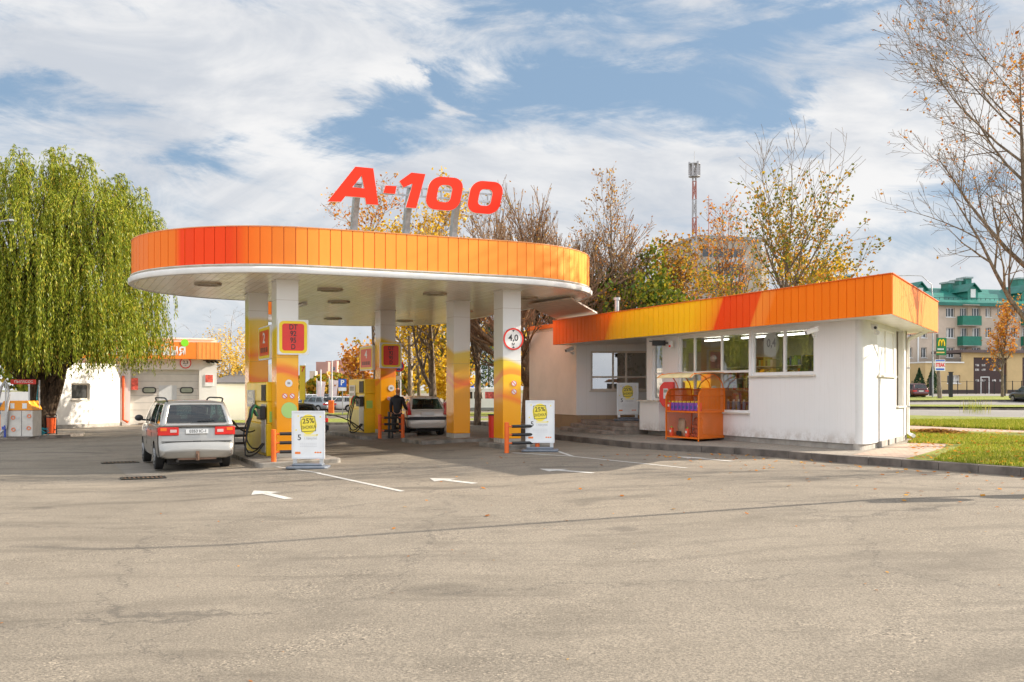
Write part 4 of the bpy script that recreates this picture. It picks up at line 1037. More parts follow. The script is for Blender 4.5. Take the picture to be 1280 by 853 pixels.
# stickers on pillars
def disc(parent, fr, a, b, r_, m, n=.006, h=.003, seg=22): mb = LMB(); mb.prism([[(a+r_*math.cos(2*math.pi*k/seg), b+r_*math.sin(2*math.pi*k/seg)) for k in range(seg)]], n, n+h, 0, fr); return mb
def sticker(v, u, z, items, label):
    o = site('pillar_stickers', label, 'stickers', v, u-.004, z, 'round notice stickers on the pillars')
    p = W(v, u-.004, z); fr = (p, W(1, 0).normalized(), Vector((0, 0, 1)), W(0, -1).normalized())
    for (a, b, r_, kind_) in items:
        if kind_ == 'green': disc(o, fr, a, b, r_, 0).build('green_sticker', mat('sticker_lime', (.42, .66, .20), .4, var=0), o); continue
        s_ = disc(o, fr, a, b, r_, 0).build('round_sticker', M_white, o)
        if kind_ == 'ban':
            mb = LMB(); c = fo(fr, a, b, .0095); mb.ring(c, r_*.78, r_*.97, .002, axis=tuple(fr[3]), n=20); mb.bar(fo(fr, a-r_*.6, b+r_*.6, .0105), fo(fr, a+r_*.6, b-r_*.6, .0105), .02, .002, up=tuple(fr[3])); mb.build('ban_mark', M_redp, s_)
        else:
            mb = LMB(); fbox(mb, fr, a-r_*.4, a+r_*.4, b-r_*.3, b+r_*.3, .0095, .0115); mb.build('pictogram', mat('print_grey', (.35, .33, .32), .5, var=0), s_)
sticker(5.3, 27.3, 1.9, [(.33, .02, .10, 'pic'), (.22, -.33, .075, 'ban'), (.42, -.33, .075, 'ban'), (.34, -.72, .22, 'green')], 'round stickers and a green disc on the nearest left pillar')
sticker(12.05, 27.3, 1.6, [(.36, .33, .09, 'ban'), (.36, .08, .09, 'ban')], 'two red banning stickers below the 4,0 height sign')
sticker(10.95, 36.3, 1.5, [(.42, .30, .12, 'pic'), (.33, -.1, .08, 'ban'), (.50, -.1, .08, 'ban')], 'round stickers on the orange middle rear pillar')
# height limit sign
o = site('height_limit_sign', 'round white road sign with red rim reading 4,0 on the right front pillar', 'road sign', 12.37, 27.3, 3.27)
fr = (Vector((0, -.05, 0)), Vector((1, 0, 0)), Vector((0, 0, 1)), Vector((0, -1, 0)))
mb = MB(); mb.cyl((0, -.05, 0), .335, .02, 36, axis='Y'); mb.bar((0, 0, .1), (0, -.04, .1), .05, .1); mb.build('plate', M_white, o)
mb = MB(); mb.ring((0, -.052, 0), .285, .335, -.006, axis='Y', n=40); mb.build('red_rim', M_redp, o)
mb = MB(); mb.text('4,0', .27, (Vector((0, -.05, .03)), fr[1], fr[2], fr[3]), .004, bold=.015); mb.text('м', .15, (Vector((0, -.05, -.15)), fr[1], fr[2], fr[3]), .004, bold=.01)
for sg_ in (1, -1): mb.face([(-.045, -.055, .27*sg_), (.045, -.055, .27*sg_), (0, -.055, .21*sg_ if sg_ > 0 else -.21)])
mb.build('print', M_dk, o)
# guard rails
def rail(v, u, L, n, label, mid=False):
    z = g(*W(v, u)[:2]); o = site('guard_rail', label, 'guard rail', v, u, z, 'orange post guard rails with black bars')
    for x in (0, L): 
        b = MB(); b.cyl((x, 0, 0), .065, .84, 16); b.cyl((x, 0, .84), .065, .02, 16, r2=.045); b.build('post', M_orp, o, smooth=40)
    for k in range(n):
        z_ = .27+k*.235; b = MB(); b.tube([(.06, 0, z_), (L-.06, 0, z_)], .022, 8); b.build('bar', M_orp, o, smooth=50)
        b = MB(); b.tube([(.16, 0, z_), (L-.16, 0, z_)], .045, 10); b.build('rubber_sleeve', M_black, o, smooth=50)
    if mid:
        b = MB(); b.box(L*.38, L*.47, .02, .1, 0, .95); b.box(L*.53, L*.6, .02, .1, 0, .88); b.build('bracket', M_black, o)
    return o
rail(4.97, 26.0, 1.15, 3, 'orange guard rail behind the leftmost advertising board').location.z += .1
rail(10.35, 34.4, .86, 3, 'orange guard rail in front of the number 4 pillar', True).location.z += .05
rail(11.28, 25.3, .95, 3, 'orange guard rail behind the advertising board under the 4,0 sign')
p = gp(304, 560); rl = rail(*VU(p.x, p.y), .9, 3, 'guard rail between the minivan and the left pillar, mostly hidden'); rl.location = at(280, 31.0, z=g(*at(280, 31.0)[:2])+.05)
# advertising boards
M_bprint = mat('board_print_yellow', (.90, .72, .06), .4, var=0); M_bgrey = mat('board_print_grey', (.45, .44, .43), .5, var=0); M_base = mat('board_base', (.16, .18, .21), .45, var=.1)
M_bpaper = mat('board_paper', (.80, .80, .79), .25, var=.03); M_by2 = mat('board_print_pale', (.88, .78, .40), .5, var=0)
def adboard(x, y, rot, label, z=None, sc=1.0):
    o = thing('advertising_board', label, 'advertising board', (x, y, g(x, y) if z is None else z), rot, 'white discount boards on grey bases'); o.scale = (sc, sc, sc)
    b = MB(); b.prism([[(-.52, -.26), (-.45, -.33), (.45, -.33), (.52, -.26), (.52, .26), (.45, .33), (-.45, .33), (-.52, .26)]], .0, .07); b.box(-.38, .38, -.2, .2, .07, .13); b.build('base', M_base, o, bevel=.03, bseg=3)
    for s_ in (-1, 1):
        b = MB(); b.box(s_*.33-.05, s_*.33+.05, -.03, .03, .12, .26); b.build('foot', M_silver, o, bevel=.006)
    fr = (Vector((0, -.035, .84)), Vector((1, 0, 0)), Vector((0, 0, 1)), Vector((0, -1, 0)))
    W_, H_ = .82, 1.2
    b = MB(); b.prism([rrect(W_, H_, .01, 2), list(reversed(rrect(W_-.09, H_-.09, .01, 2)))], -.07, .0, 0, fr); f = b.build('frame', M_silver if sc > 9 else mat('board_frame', (.72, .73, .74), .3, .2, var=.03), o, bevel=.004)
    b = MB(); b.prism([rrect(W_-.085, H_-.085, .005, 1)], -.065, -.012, 0, fr); pa_ = b.build('poster', M_bpaper, o)
    n = -.011
    b = MB(); b.prism([[(.0+.21*math.cos(k*math.pi/15)*(1+.03*math.sin(5*k)), .26+.25*math.sin(k*math.pi/15)) for k in range(30)]], n, n+.001, 0, fr)
    for q_ in ((-.25, .47), (-.3, .12), (.3, .45), (.22, .0)): b.prism([rrect(.04, .04, .018, 3, *q_)], n, n+.001, 0, fr)
    b.build('yellow_blob', M_bprint, pa_)
    sqf = lambda s_: [(.0+x_*math.cos(.07)-y_*math.sin(.07), .27+x_*math.sin(.07)+y_*math.cos(.07)) for x_, y_ in rrect(.36*s_, .38*s_, .01, 1)]
    b = MB(); b.prism([sqf(1), list(reversed(sqf(.93)))], n+.002, n+.003, 0, fr)
    rf_ = (fo(fr, 0, .345, n+.002), fr[1]*math.cos(.07)+fr[2]*math.sin(.07), fr[2]*math.cos(.07)-fr[1]*math.sin(.07), fr[3])
    b.text('25%', .175, rf_, .001, bold=.012); rf2 = (fo(fr, .01, .185, n+.002), rf_[1], rf_[2], rf_[3]); b.text('ЗНІЖКА', .11, rf2, .001, bold=.008, sx=.78)
    b.text('5', .2, (fo(fr, -.22, -.07, n), *fr[1:]), .001, bold=.01); b.build('print', M_dk, pa_)
    b = MB(); b.text('і пакупкі', .085, (fo(fr, .06, -.09, n), *fr[1:]), .001, bold=.01, sx=.9); b.build('small_print', M_bgrey, pa_)
    b = MB(); b.prism([rrect(.34, .05, .01, 1, .06, -.01)], n, n+.001, 0, fr); b.build('pale_line', M_by2, pa_)
    b = MB()
    for k in range(3):
        for j in range(9): b.prism([rrect(.042, .011, .003, 1, -.19+j*.048, -.21-k*.04)], n, n+.001, 0, fr)
    b.build('fine_print', mat('print_pale', (.60, .60, .60), .5, var=0), pa_)
    b = MB(); b.prism([rrect(.14, .055, .012, 2, -.26, -.45)], n, n+.001, 0, fr)
    for k in range(3): b.prism([rrect(.05, .035, .01, 1, .18+k*.06, -.44)], n, n+.001, 0, fr)
    b.build('logo_marks', mat('print_orange', (.88, .22, .03), .5, var=0), pa_)
    return o
p = gp(385.5, 586.5); adboard(p.x, p.y, R(2), 'white 25% discount board standing at the front of the left pump island')
p = gp(675, 565.5); adboard(p.x, p.y, R(-4), 'white 25% discount board in front of the shop end of the canopy')
p = at(784.5, 37.8, z=.56); adboard(p.x, p.y, R(-4), 'shaded 25% discount board on the entrance steps below the window', z=.56)
# litter bins
def bin_(p, label, m, r_=.17, h=.72, stand=True):
    o = thing('litter_bin', label, 'litter bin', p, R(-10), 'litter bins')
    b = MB(); b.tube([(0, 0, .14), (0, 0, h)], [r_*.85, r_], 20, cap=True); b.build('bucket', m, o, smooth=50)
    b = MB(); b.ring((0, 0, h-.02), r_-.03, r_+.012, .04, n=20)
    if stand:
        s_ = r_+.07; b.tube([(-s_, 0, 0), (-s_, 0, h+.08), (-s_+.05, 0, h+.14), (s_-.05, 0, h+.14), (s_, 0, h+.08), (s_, 0, 0)], .025, 8); b.bar((-s_, 0, .3), (s_, 0, .3), .03)
        b.bar((-s_, -.15, .02), (-s_, .15, .02), .05); b.bar((s_, -.15, .02), (s_, .15, .02), .05)
    b.build('stand', M_blackm, o, smooth=40)
bin_(gp(64, 545.8), 'orange bin in a black frame between the willow and the car wash', mat('bin_orange', (.75, .10, .015), .4, var=.1), .2, .85)
o_ = gp(616.5, 553); bin_(o_, 'red bin with a black lid behind the 4,0 pillar', M_redp, .17, .9, False)

# ---- goods rack
rk = site('goods_rack', 'orange mesh goods rack with an arched top on the pavement by the shop', 'display rack', 17.4, 26.5, .175)
p0_ = at(834, 1, 0); 
M_rk = mat('rack_orange', (.86, .19, .012), .4, var=.05)
# rack placed so that its open side looks to the camera's left: local x across the window side, local y along it
kA = gp(832.5, 549.5, .175); kB = gp(873, 553.2, .175); kC = gp(906, 550.5, .175)
rk.location = (kA.x, kA.y, .175); ex = (kB-kA); ex.z = 0; wL = ex.length; ex.normalize(); rk.rotation_euler = (0, 0, math.atan2(ex.y, ex.x))
ey = Vector((-ex.y, ex.x, 0)); wD = 1.0
dC = kC-kB; wDl = dC.length
HR = 1.62
def RL(x, y, z): return Vector((x, y, z))
fr1 = MB()
cx = [(0, 0), (wL, 0), (wL+.55, .85), (.55, .85)]
import itertools
def Cq(i, z): return Vector((cx[i][0], cx[i][1], z))
dsh = Vector((dC.dot(ex), dC.dot(ey), 0)); cx = [(0, 0), (wL, 0), (wL+dsh.x, dsh.y), (dsh.x, dsh.y)]
for i in range(4):
    j = (i+1) % 4
    for z in (.09, .88, 1.38 if i != 0 else .88): fr1.bar(Cq(i, z), Cq(j, z), .03)
    fr1.bar(Cq(i, 0), Cq(i, 1.38), .03)
fr1.build('frame', M_rk, rk)
# side panel with rounded shoulder (the right, large side)
def meshpanel(a, b, h, rnd, name, both=False):
    X = (b-a); L = X.length; X.normalize(); N = X.cross(Vector((0, 0, 1))); fr = (a, X, Vector((0, 0, 1)), N)
    out = [(0, .1), (L, .1), (L, h)]+[(rnd-rnd*math.sin(R(k*15)), h-rnd+rnd*math.cos(R(k*15))) for k in range(7)]
    ins = [(x_*.94+L*.03, (y_-.1)*.95+.1+.03) for x_, y_ in out]
    f_ = MB(); f_.prism([out, list(reversed(ins))], -.015, .015, 0, fr); f_.build(name, M_rk, rk)
    m_ = MB(); n = int(L/.028)
    for k in range(1, n):
        x_ = L*k/n; top = h if x_ > rnd else h-rnd+math.sqrt(max(0, rnd*rnd-(rnd-x_)**2)); m_.bar(fo(fr, x_, .12), fo(fr, x_, top-.02), .014, .006, up=tuple(N))
    m_.build('wire_mesh', M_rk, rk)
z_ = Vector((0, 0, 0))
meshpanel(Cq(1, 0), Cq(2, 0), HR, .3, 'side_panel'); meshpanel(Cq(0, 0), Cq(3, 0), HR-.02, .3, 'side_panel')
bp = MB(); 
for k in range(1, 26): 
    a = Cq(3, .1).lerp(Cq(2, .1), k/26); bp.bar(a, a+Vector((0, 0, HR-.15)), .02, .008)
bp.bar(Cq(3, HR-.05), Cq(2, HR-.05), .03); bp.bar(Cq(3, HR-.02)*1, Cq(0, HR-.02).lerp(Cq(3, HR-.02), .3), .03); bp.build('back_panel', M_rk, rk)
tp_ = MB(); fz = HR-.16; tp_.prism([[tuple(Cq(3, 0).lerp(Cq(3, 0), 0)[:2]), tuple(Cq(2, 0)[:2]), tuple(Cq(1, 0).lerp(Cq(2, 0), .5)[:2]), tuple(Cq(0, 0).lerp(Cq(3, 0), .5)[:2])]], fz-.6, fz-.58); tp_.build('shelf', M_rk, rk)
sh1 = MB(); 
for z in (.10, .90): sh1.prism([[tuple(Cq(i, 0)[:2]) for i in range(4)]], z, z+.015)
sh1.build('shelf', M_rk, rk)
# arched roof of the rack
rf_ = MB(); arcs = MB(); a0 = Cq(0, 0); a3 = Cq(3, 0); eyd = (a3-a0); 
prof = [(-.30, 1.93), (-.2, 2.02), (0.1, 2.07), (.5, 2.10), (.9, 2.09), (1.1, 2.07)]
for k in range(len(prof)-1):
    for w0, w1 in ((-.05, 1.05),):
        pt_ = lambda f_, s_, z: a0.lerp(Cq(1, 0), s_)+eyd*f_+Vector((0, 0, z))
        f0, z0 = prof[k]; f1_, z1 = prof[k+1]
        rf_.face([pt_(f0, w0, z0), pt_(f0, w1, z0), pt_(f1_, w1, z1), pt_(f1_, w0, z1)])
rf_.build('canopy', mat('rack_canopy', (.72, .60, .30), .4, var=.1), rk, solid=.012, recalc=False)
for s_ in (0, 1):
    pt_ = lambda f_, z: a0.lerp(Cq(1, 0), s_)+eyd*f_+Vector((0, 0, z))
    for f_a in (.45, .95): arcs.tube([pt_(f_a, 1.6), pt_(f_a-.06, 1.78), pt_(f_a-.18, 1.93), pt_(f_a-.38, 2.03), pt_(f_a-.6, 2.06)], .016, 6)
    arcs.tube([pt_(p_[0], p_[1]+.0) for p_ in prof], .018, 6)
arcs.build('hoops', M_rk, rk, smooth=60)
# goods: every bottle and bag a thing
def world_of(o, p): return Matrix.Translation(o.location)@Matrix.Rotation(o.rotation_euler[2], 4, 'Z')@Vector(p)
M_pur = mat('washer_violet', (.30, .10, .50), .25, var=.1); M_blu = mat('washer_blue', (.05, .08, .35), .4, var=0); M_ylid = mat('lid_yellow', (.90, .60, .05), .4, var=0)
def canister():
    o = thing('fluid_canister', 'violet screen wash canister in the row on the upper shelf of the orange rack', 'canister', (0, 0, 0), 0, 'violet canisters on the rack')
    b = MB(); b.box(-.075, .075, -.06, .06, 0, .25); b.build('body', M_pur, o, bevel=.025, bseg=3)
    b = MB(); b.box(-.05, .05, -.066, -.0605, .06, .15); b.build('label', M_blu, o); b = MB(); b.tube([(-.045, 0, .25), (-.03, 0, .29), (.03, 0, .29), (.05, 0, .25)], .014, 6); b.build('handle', M_ylid, o)
    b = MB(); b.cyl((-.05, 0, .245), .03, .05, 12); b.build('lid', M_ylid, o); return o
c0 = canister(); n = 7
c_lab = ['violet canister next to the red packet at the left end of the rack upper shelf', 'second violet canister from the left on the rack upper shelf', 'third violet canister from the left on the rack upper shelf', 'violet canister in the middle of the row of seven on the rack', 'third violet canister from the right on the rack upper shelf', 'second violet canister from the right on the rack upper shelf', 'violet canister next to the mesh side panel at the right end of the row']
for k in range(n):
    o = c0 if k == 0 else copy_tree(c0)
    f_ = .14+.72*k/(n-1); p = Cq(0, 0).lerp(Cq(1, 0), f_)+eyd*.12; o.location = world_of(rk, (p.x, p.y, .916)); o.rotation_euler = (0, 0, rk.rotation_euler[2]); o['label'] = c_lab[k]
def packet(f_, d_, z, label, nm='red_packet', col=(.80, .09, .03), w_=.12, h=.26, cat='packet', group='red packets on the rack'):
    p = Cq(0, 0).lerp(Cq(1, 0), f_)+eyd*d_; q_ = world_of(rk, (p.x, p.y, z)); o = thing(nm, label, cat, q_, rk.rotation_euler[2], group)
    b = MB(); b.box(-w_/2, w_/2, -.05, .05, 0, h); b.build('body', mat(nm+'_m', col, .35, var=.1), o, bevel=.02)
    b = MB(); b.box(-w_*.35, w_*.35, -.054, -.0505, h*.45, h*.72); b.build('label', M_white, o); b = MB(); b.cyl((0, 0, h-.005), .025, .045, 10); b.build('lid', mat('lid_green', (.25, .5, .05), .4, var=0), o)
packet(.05, .08, .916, 'red packet with green lid at the left end of the rack upper shelf'); packet(.97, .08, .916, 'red packet at the right end of the violet canisters')
packet(.13, .06, .116, 'red packet left of the charcoal bag on the rack floor'); packet(.62, .06, .116, 'red packet right of the charcoal bag on the rack floor')
def bag(f_, d_, z, cols, label, nm, w_, h, group=None):
    p = Cq(0, 0).lerp(Cq(1, 0), f_)+eyd*d_; q_ = world_of(rk, (p.x, p.y, z)); o = thing(nm, label, 'bag', q_, rk.rotation_euler[2], group)
    b = MB(); nu = 9; nz = 8; vs = []
    for j in range(nz+1):
        t_ = j/nz; ww = w_/2*(1-.12*abs(2*t_-1)**3); dd = .11*(math.sin(math.pi*min(1, max(0, t_)))**.5)+.005
        for i in range(nu): 
            a = 2*math.pi*i/nu; vs.append((ww*math.cos(a)*(1+.05*math.sin(3*a+j)), dd*math.sin(a)*(1+.15*math.sin(j*2.1+i)), h*t_))
    b.add(vs, [(j*nu+i, j*nu+(i+1) % nu, (j+1)*nu+(i+1) % nu, (j+1)*nu+i) for j in range(nz) for i in range(nu)]+[tuple(range(nz*nu, nz*nu+nu))])
    b.build('sack', cols[0], o, smooth=80); c = MB(); c.box(-w_*.36, w_*.36, -.13, -.112, h*.04, h*.3); c.build('label', cols[1], o); return o
bag(.37, .16, .115, (mat('kraft', (.42, .27, .17), .7, var=.2), M_black), 'brown charcoal bag with a black band on the rack floor', 'charcoal_bag', .34, .56)
M_net = mat('firewood_net', (.42, .09, .04), .7, var=.5, vscale=16)
for k, (f_, z) in enumerate(((.82, .115), (.83, .38))): bag(f_, .20, z, (M_net, M_net), ('red netted firewood bag at the bottom right inside the rack', 'red netted firewood bag lying on top of the other in the rack')[k], 'firewood_bag', .4, .34, 'red firewood bags')
# pay phone
pz = at(835, 33.4, py=494); o = thing('pay_phone', 'rounded red pay phone booth on the wall left of the goods rack', 'telephone', pz, R(-28))
b = MB(); b.prism([[(-.27+.10*0, .0), (-.26, -.2), (-.14, -.38), (.0, -.44), (.24, -.44), (.24, .44), (-.1, .44), (-.24, .3)]], -.16, .16, 0, (Vector((0, 0, 0)), Vector((1, 0, 0)), Vector((0, 0, 1)), Vector((0, -1, 0)))); b.build('shell', M_redp, o, bevel=.05, bseg=3)
b = MB(); b.box(-.1, .06, -.19, -.16, -.12, .22); b.build('keypad_plate', M_silver, o, bevel=.005); b = MB(); b.box(-.08, .05, -.2, -.19, .08, .18); b.build('screen', M_lcd, o); b = MB(); b.tube([(.14, -.2, .2), (.15, -.23, .0), (.14, -.2, -.2)], .03, 8); b.build('handset', M_black, o)
# ================================================================== CARS
M_tyre = mat('tyre', (.018, .017, .016), .8, var=.2, bump=.2); M_rim = mat('rim', (.40, .40, .40), .3, .8, var=.1); M_und = mat('underbody', (.02, .018, .016), .8, var=.2)
M_seat = mat('seat_cloth', (.035, .035, .04), .8, var=.1); M_tail = mat('tail_light', (.62, .015, .012), .12, var=.05, coat=.5); M_tailw = mat('clear_lens', (.62, .45, .42), .1, var=0, coat=.5)
M_amb = mat('amber_lens', (.80, .18, .02), .12, var=0); M_plate = mat('number_plate', (.72, .72, .70), .4, var=.03); M_cglass = glassmat('car_glass', (.30, .44, .43), .03, .01); M_hl = mat('head_light', (.6, .6, .6), .08, .3, var=0)
M_trimb = mat('bumper_plastic', (.03, .03, .032), .55, var=.1)
def paint(name, c, metal=.5):
    return mat(name, c, .32, metal, .5, var=.04, vscale=.8, coat=.8, dirt=.03)
def car(name, label, c, loc, rot, L=4.2, w=.85, h=1.45, belt=.92, sill=.28, wb=2.55, fo_=.82, tyr=.31, hood=.86, cab=(-1.9, 1.3), roof=(-1.55, .45), wt=.62, trunk=None, win=((.05, .30), (.33, .63), (.66, .95)), group=None, kindn='car', rear=None, sc=1.0, wbelt=None, plate=None, bumper=None, rails=False, tailkind='low', det=True):
    o = thing(name, label, kindn, loc, rot, group); o.scale = (sc, sc, sc)
    yb = -L/2; yf = L/2; trunk = trunk or belt; y0, y1 = cab
    ya = yf-fo_-wb; yfa = yf-fo_        # axles
    St = [(yb, .84, sill+.10, .55), (yb+.04, .92, sill+.02, .66), (yb+.09, .955, sill, .70 if trunk > .8 else trunk), (yb+.11, .975, sill, trunk-.06), (yb+.16, .98, sill, trunk), (y0+.05, 1, sill, trunk if y0-yb > .5 else belt+.02), (y0+.3, 1, sill-.02, belt), (0, 1, sill-.04, belt), (y1-.3, 1, sill-.02, belt-.01), (y1, .99, sill, belt-.03), ((y1+yf)/2, .97, sill, hood), (yf-.25, .93, sill, hood-.10), (yf-.08, .86, sill+.02, hood-.22), (yf, .78, sill+.08, hood-.34)]
    mb = MB(); n = 0; ring = []
    for (y, k, zb, zs) in St:
        W_ = w*k; hh = zs-zb
        half = [(0, zb), (W_*.80, zb), (W_*.955, zb+.05), (W_*.985, zb+.18*hh), (W_*1.0, zb+.5*hh), (W_*.992, zb+.78*hh), (W_*.965, zs-.05), (W_*.90, zs-.008), (W_*.6, zs+.012), (0, zs+.02)]
        r_ = half+[(-a, b) for a, b in reversed(half[1:-1])]; n = len(r_); ring += [(a, y, b) for a, b in r_]
    fs = [(j*n+i, j*n+(i+1) % n, (j+1)*n+(i+1) % n, (j+1)*n+i) for j in range(len(St)-1) for i in range(n)]+[tuple(reversed(range(n))), tuple(range((len(St)-1)*n, len(St)*n))]
    mb.add(ring, fs)
    body = mb.build('body', [c, M_und], o, smooth=38)
    # wheel wells cut out
    ct = MB()
    for y in (ya, yfa): ct.cyl((-w*1.2, y, tyr+.005), tyr+.055, w*.55, 28, axis='X'); ct.cyl((w*.65, y, tyr+.005), tyr+.055, w*.55, 28, axis='X')
    co = ct.build('cutter', M_und, None); co.location = (0, 0, 0)
    body.parent = None
    bo = body.modifiers.new('b', 'BOOLEAN'); bo.object = co; bo.operation = 'DIFFERENCE'; bo.solver = 'EXACT'
    dg = bpy.context.evaluated_depsgraph_get(); nm = bpy.data.meshes.new_from_object(body.evaluated_get(dg)); body.modifiers.clear(); body.data = nm; body.parent = o
    body.data.shade_smooth(); body.data.set_sharp_from_angle(angle=R(38))
    bpy.data.objects.remove(co)
    # cabin shell
    zb_ = belt-.03; zt = h; yr, yt = roof; ww = w*.93; zbr = zb_
    def pt_(x, y, z): return Vector((x, y, z))
    BR = lambda s: pt_(s*ww, y0, zbr); BF = lambda s: pt_(s*ww*.98, y1, zb_); TR = lambda s: pt_(s*wt, yr, zt-.05); TF = lambda s: pt_(s*wt, yt, zt-.04)
    def quadmap(a, b, c_, d, bulge, out):
        out = Vector(out)
        def f(s, t): p = (a*(1-s)+b*s)*(1-t)+(d*(1-s)+c_*s)*t; return p+out*bulge*(4*s*(1-s))*(.35+.65*t)*1.0+out*bulge*.8*4*t*(1-t)
        return f
    sh_ = MB(); gl = []
    def shell(f, holes, nx=10, ny=6):
        xs = sorted({0, 1, *[k/nx for k in range(nx+1)], *[q for h_ in holes for q in h_[:2]]}); ys = sorted({0, 1, *[k/ny for k in range(ny+1)], *[q for h_ in holes for q in h_[2:]]})
        for i in range(len(xs)-1):
            for j in range(len(ys)-1):
                X, Y = (xs[i]+xs[i+1])/2, (ys[j]+ys[j+1])/2
                if any(h_[0] < X < h_[1] and h_[2] < Y < h_[3] for h_ in holes): continue
                sh_.face([f(xs[i], ys[j]), f(xs[i+1], ys[j]), f(xs[i+1], ys[j+1]), f(xs[i], ys[j+1])])
        for h_ in holes:
            g_ = MB(); xx = [h_[0]-.008+(h_[1]-h_[0]+.016)*k/5 for k in range(6)]; yy = [h_[2]-.015+(h_[3]-h_[2]+.03)*k/3 for k in range(4)]
            g_.add([f(a, b) for b in yy for a in xx], [(j*6+i, j*6+i+1, (j+1)*6+i+1, (j+1)*6+i) for j in range(3) for i in range(5)]); gl.append(g_)
    shell(quadmap(BR(-1), BR(1), TR(1), TR(-1), .04, (0, -1, .2)), [(.07, .93, .16 if rear is None else rear[0], .88)])
    shell(quadmap(BF(1), BF(-1), TF(-1), TF(1), .06, (0, 1, .3)), [(.06, .94, .06, .93)])
    for s in (-1, 1):
        a, b, c_, d = (BR(s), BF(s), TF(s), TR(s)) if s > 0 else (BF(s), BR(s), TR(s), TF(s))
        hs = [(k0, k1, .12, .88) for k0, k1 in win] if s > 0 else [(1-k1, 1-k0, .12, .88) for k0, k1 in win]
        shell(quadmap(a, b, c_, d, .035, (s, 0, 0)), hs)
    shell(quadmap(TR(-1), TR(1), TF(1), TF(-1), .0, (0, 0, 1)), [])
    # roof crown
    for i, v in enumerate(sh_.v):
        if v.z > zt-.08:
            fx = 1-(abs(v.x)/wt)**2 if abs(v.x) < wt else 0; fy = (v.y-yr)/(yt-yr); sh_.v[i] = v+Vector((0, 0, .05*max(0, fx)**.5*max(0, min(1, 4*fy*(1-fy)))**.5 if 0 < fy < 1 else .0))
    cs_ = sh_.build('cabin_shell', c, o, smooth=50, bevel=.06, bseg=4, solid=.03)
    for k, g_ in enumerate(gl): g_.build('window', M_cglass, o, smooth=60, recalc=False)
    # lower cabin interior
    it = MB(); it.box(-ww*.9, ww*.9, y0+.15, y1-.1, belt-.10, belt+.015, 0)
    for sx in (-1, 1):
        for yy in ((y1-1.25), (y1-2.1)):
            if yy > y0+.3: it.box(sx*.36-.22, sx*.36+.22, yy-.06, yy+.08, belt-.05, min(h-.32, belt+.20)); it.box(sx*.36-.12, sx*.36+.12, yy-.05, yy+.05, min(h-.34, belt+.22), h-.16)
    it.box(-ww*.8, ww*.8, y1-.5, y1-.2, belt-.05, belt+.06); it.build('interior', M_seat, o, bevel=.03)
    # wheels
    for y in (ya, yfa):
        for s in (-1, 1):
            wb_ = MB(); xo = s*(w*.985); wb_.cyl((xo-s*.20, y, tyr), tyr, s*.20, 26, axis='X'); wo = wb_.build('wheel', M_tyre, o, bevel=.02, smooth=40)
            rm = MB(); rm.cyl((xo-s*.02, y, tyr), tyr*.66, s*.028, 22, axis='X', r2=tyr*.6)
            for k in range(5): a = k*2*math.pi/5; rm.bar((xo+s*.012, y, tyr), (xo+s*.012, y+math.cos(a)*tyr*.6, tyr+math.sin(a)*tyr*.6), .05, .02, up=(1, 0, 0))
            rm.build('rim', M_rim, wo, smooth=30)
    ub = MB(); ub.box(-w*.7, w*.7, yb+.3, yf-.4, .16, sill+.05); ub.build('underbody', M_und, o)
    # rear details
    rb = MB()
    if bumper: rb.box(-w*.93, w*.93, yb-.012, yb+.05, bumper[0], bumper[1]); rb.box(-w*1.0, -w*.93, yb+.0, yb+.55, bumper[0], bumper[1]); rb.box(w*.93, w*1.0, yb+.0, yb+.55, bumper[0], bumper[1]); rb.build('bumper_strip', M_trimb, o, bevel=.01)
    fr = (Vector((0, yb+.085, 0)), Vector((1, 0, 0)), Vector((0, 0, 1)), Vector((0, -1, 0)))
    for s in (-1, 1):
        tl = MB()
        if tailkind == 'wide':
            tl.box(min(s*.42, s*w*.965), max(s*.42, s*w*.965), yb+.055, yb+.12, .86, 1.06); tl.box(min(s*w*.93, s*w*.992), max(s*w*.93, s*w*.992), yb+.06, yb+.34, .86, 1.05)
            t0 = tl.build('tail_light', M_tail, o, bevel=.012); q = MB(); q.box(min(s*.47, s*.62), max(s*.47, s*.62), yb+.05, yb+.056, .93, 1.0); q.build('clear_lens', M_tailw, t0); q = MB(); q.box(min(s*.70, s*.84), max(s*.70, s*.84), yb+.05, yb+.056, .97, 1.04); q.build('amber_lens', M_amb, t0)
        elif tailkind == 'tall':
            tl.prism([[(s*w*.80, .80), (s*w*1.0, .78), (s*w*.99, 1.08), (s*w*.94, 1.28), (s*w*.90, 1.25), (s*w*.86, 1.0)]], -.25, .03, 0, fr); tl.build('tail_light', M_tail, o, bevel=.01)
        else:
            tl.box(min(s*w*.55, s*w*.97), max(s*w*.55, s*w*.97), yb+.04, yb+.12, trunk-.27, trunk-.12); tl.box(min(s*w*.93, s*w*.993), max(s*w*.93, s*w*.993), yb+.06, yb+.25, trunk-.27, trunk-.12); tl.build('tail_light', M_tail, o, bevel=.01)
        hl = MB(); hl.box(min(s*w*.5, s*w*.86), max(s*w*.5, s*w*.86), yf-.16, yf-.05, hood-.32, hood-.20); hl.build('head_light', M_hl, o, bevel=.02)
        mm = MB(); mm.sphere((s*(w+.10), y1-.42, belt+.10), .10, 10, 8, sc=(1.1, .7, .85)); mm.bar((s*w*.92, y1-.40, belt+.04), (s*(w+.06), y1-.42, belt+.06), .05); mm.build('mirror', c if tailkind != 'wide' else M_trimb, o, smooth=50)
    pz = plate[0] if plate else trunk-.2; pb = MB(); pb.box(-.26, .26, yb+.03, yb+.06, pz-.055, pz+.055); po = pb.build('number_plate', M_plate, o)
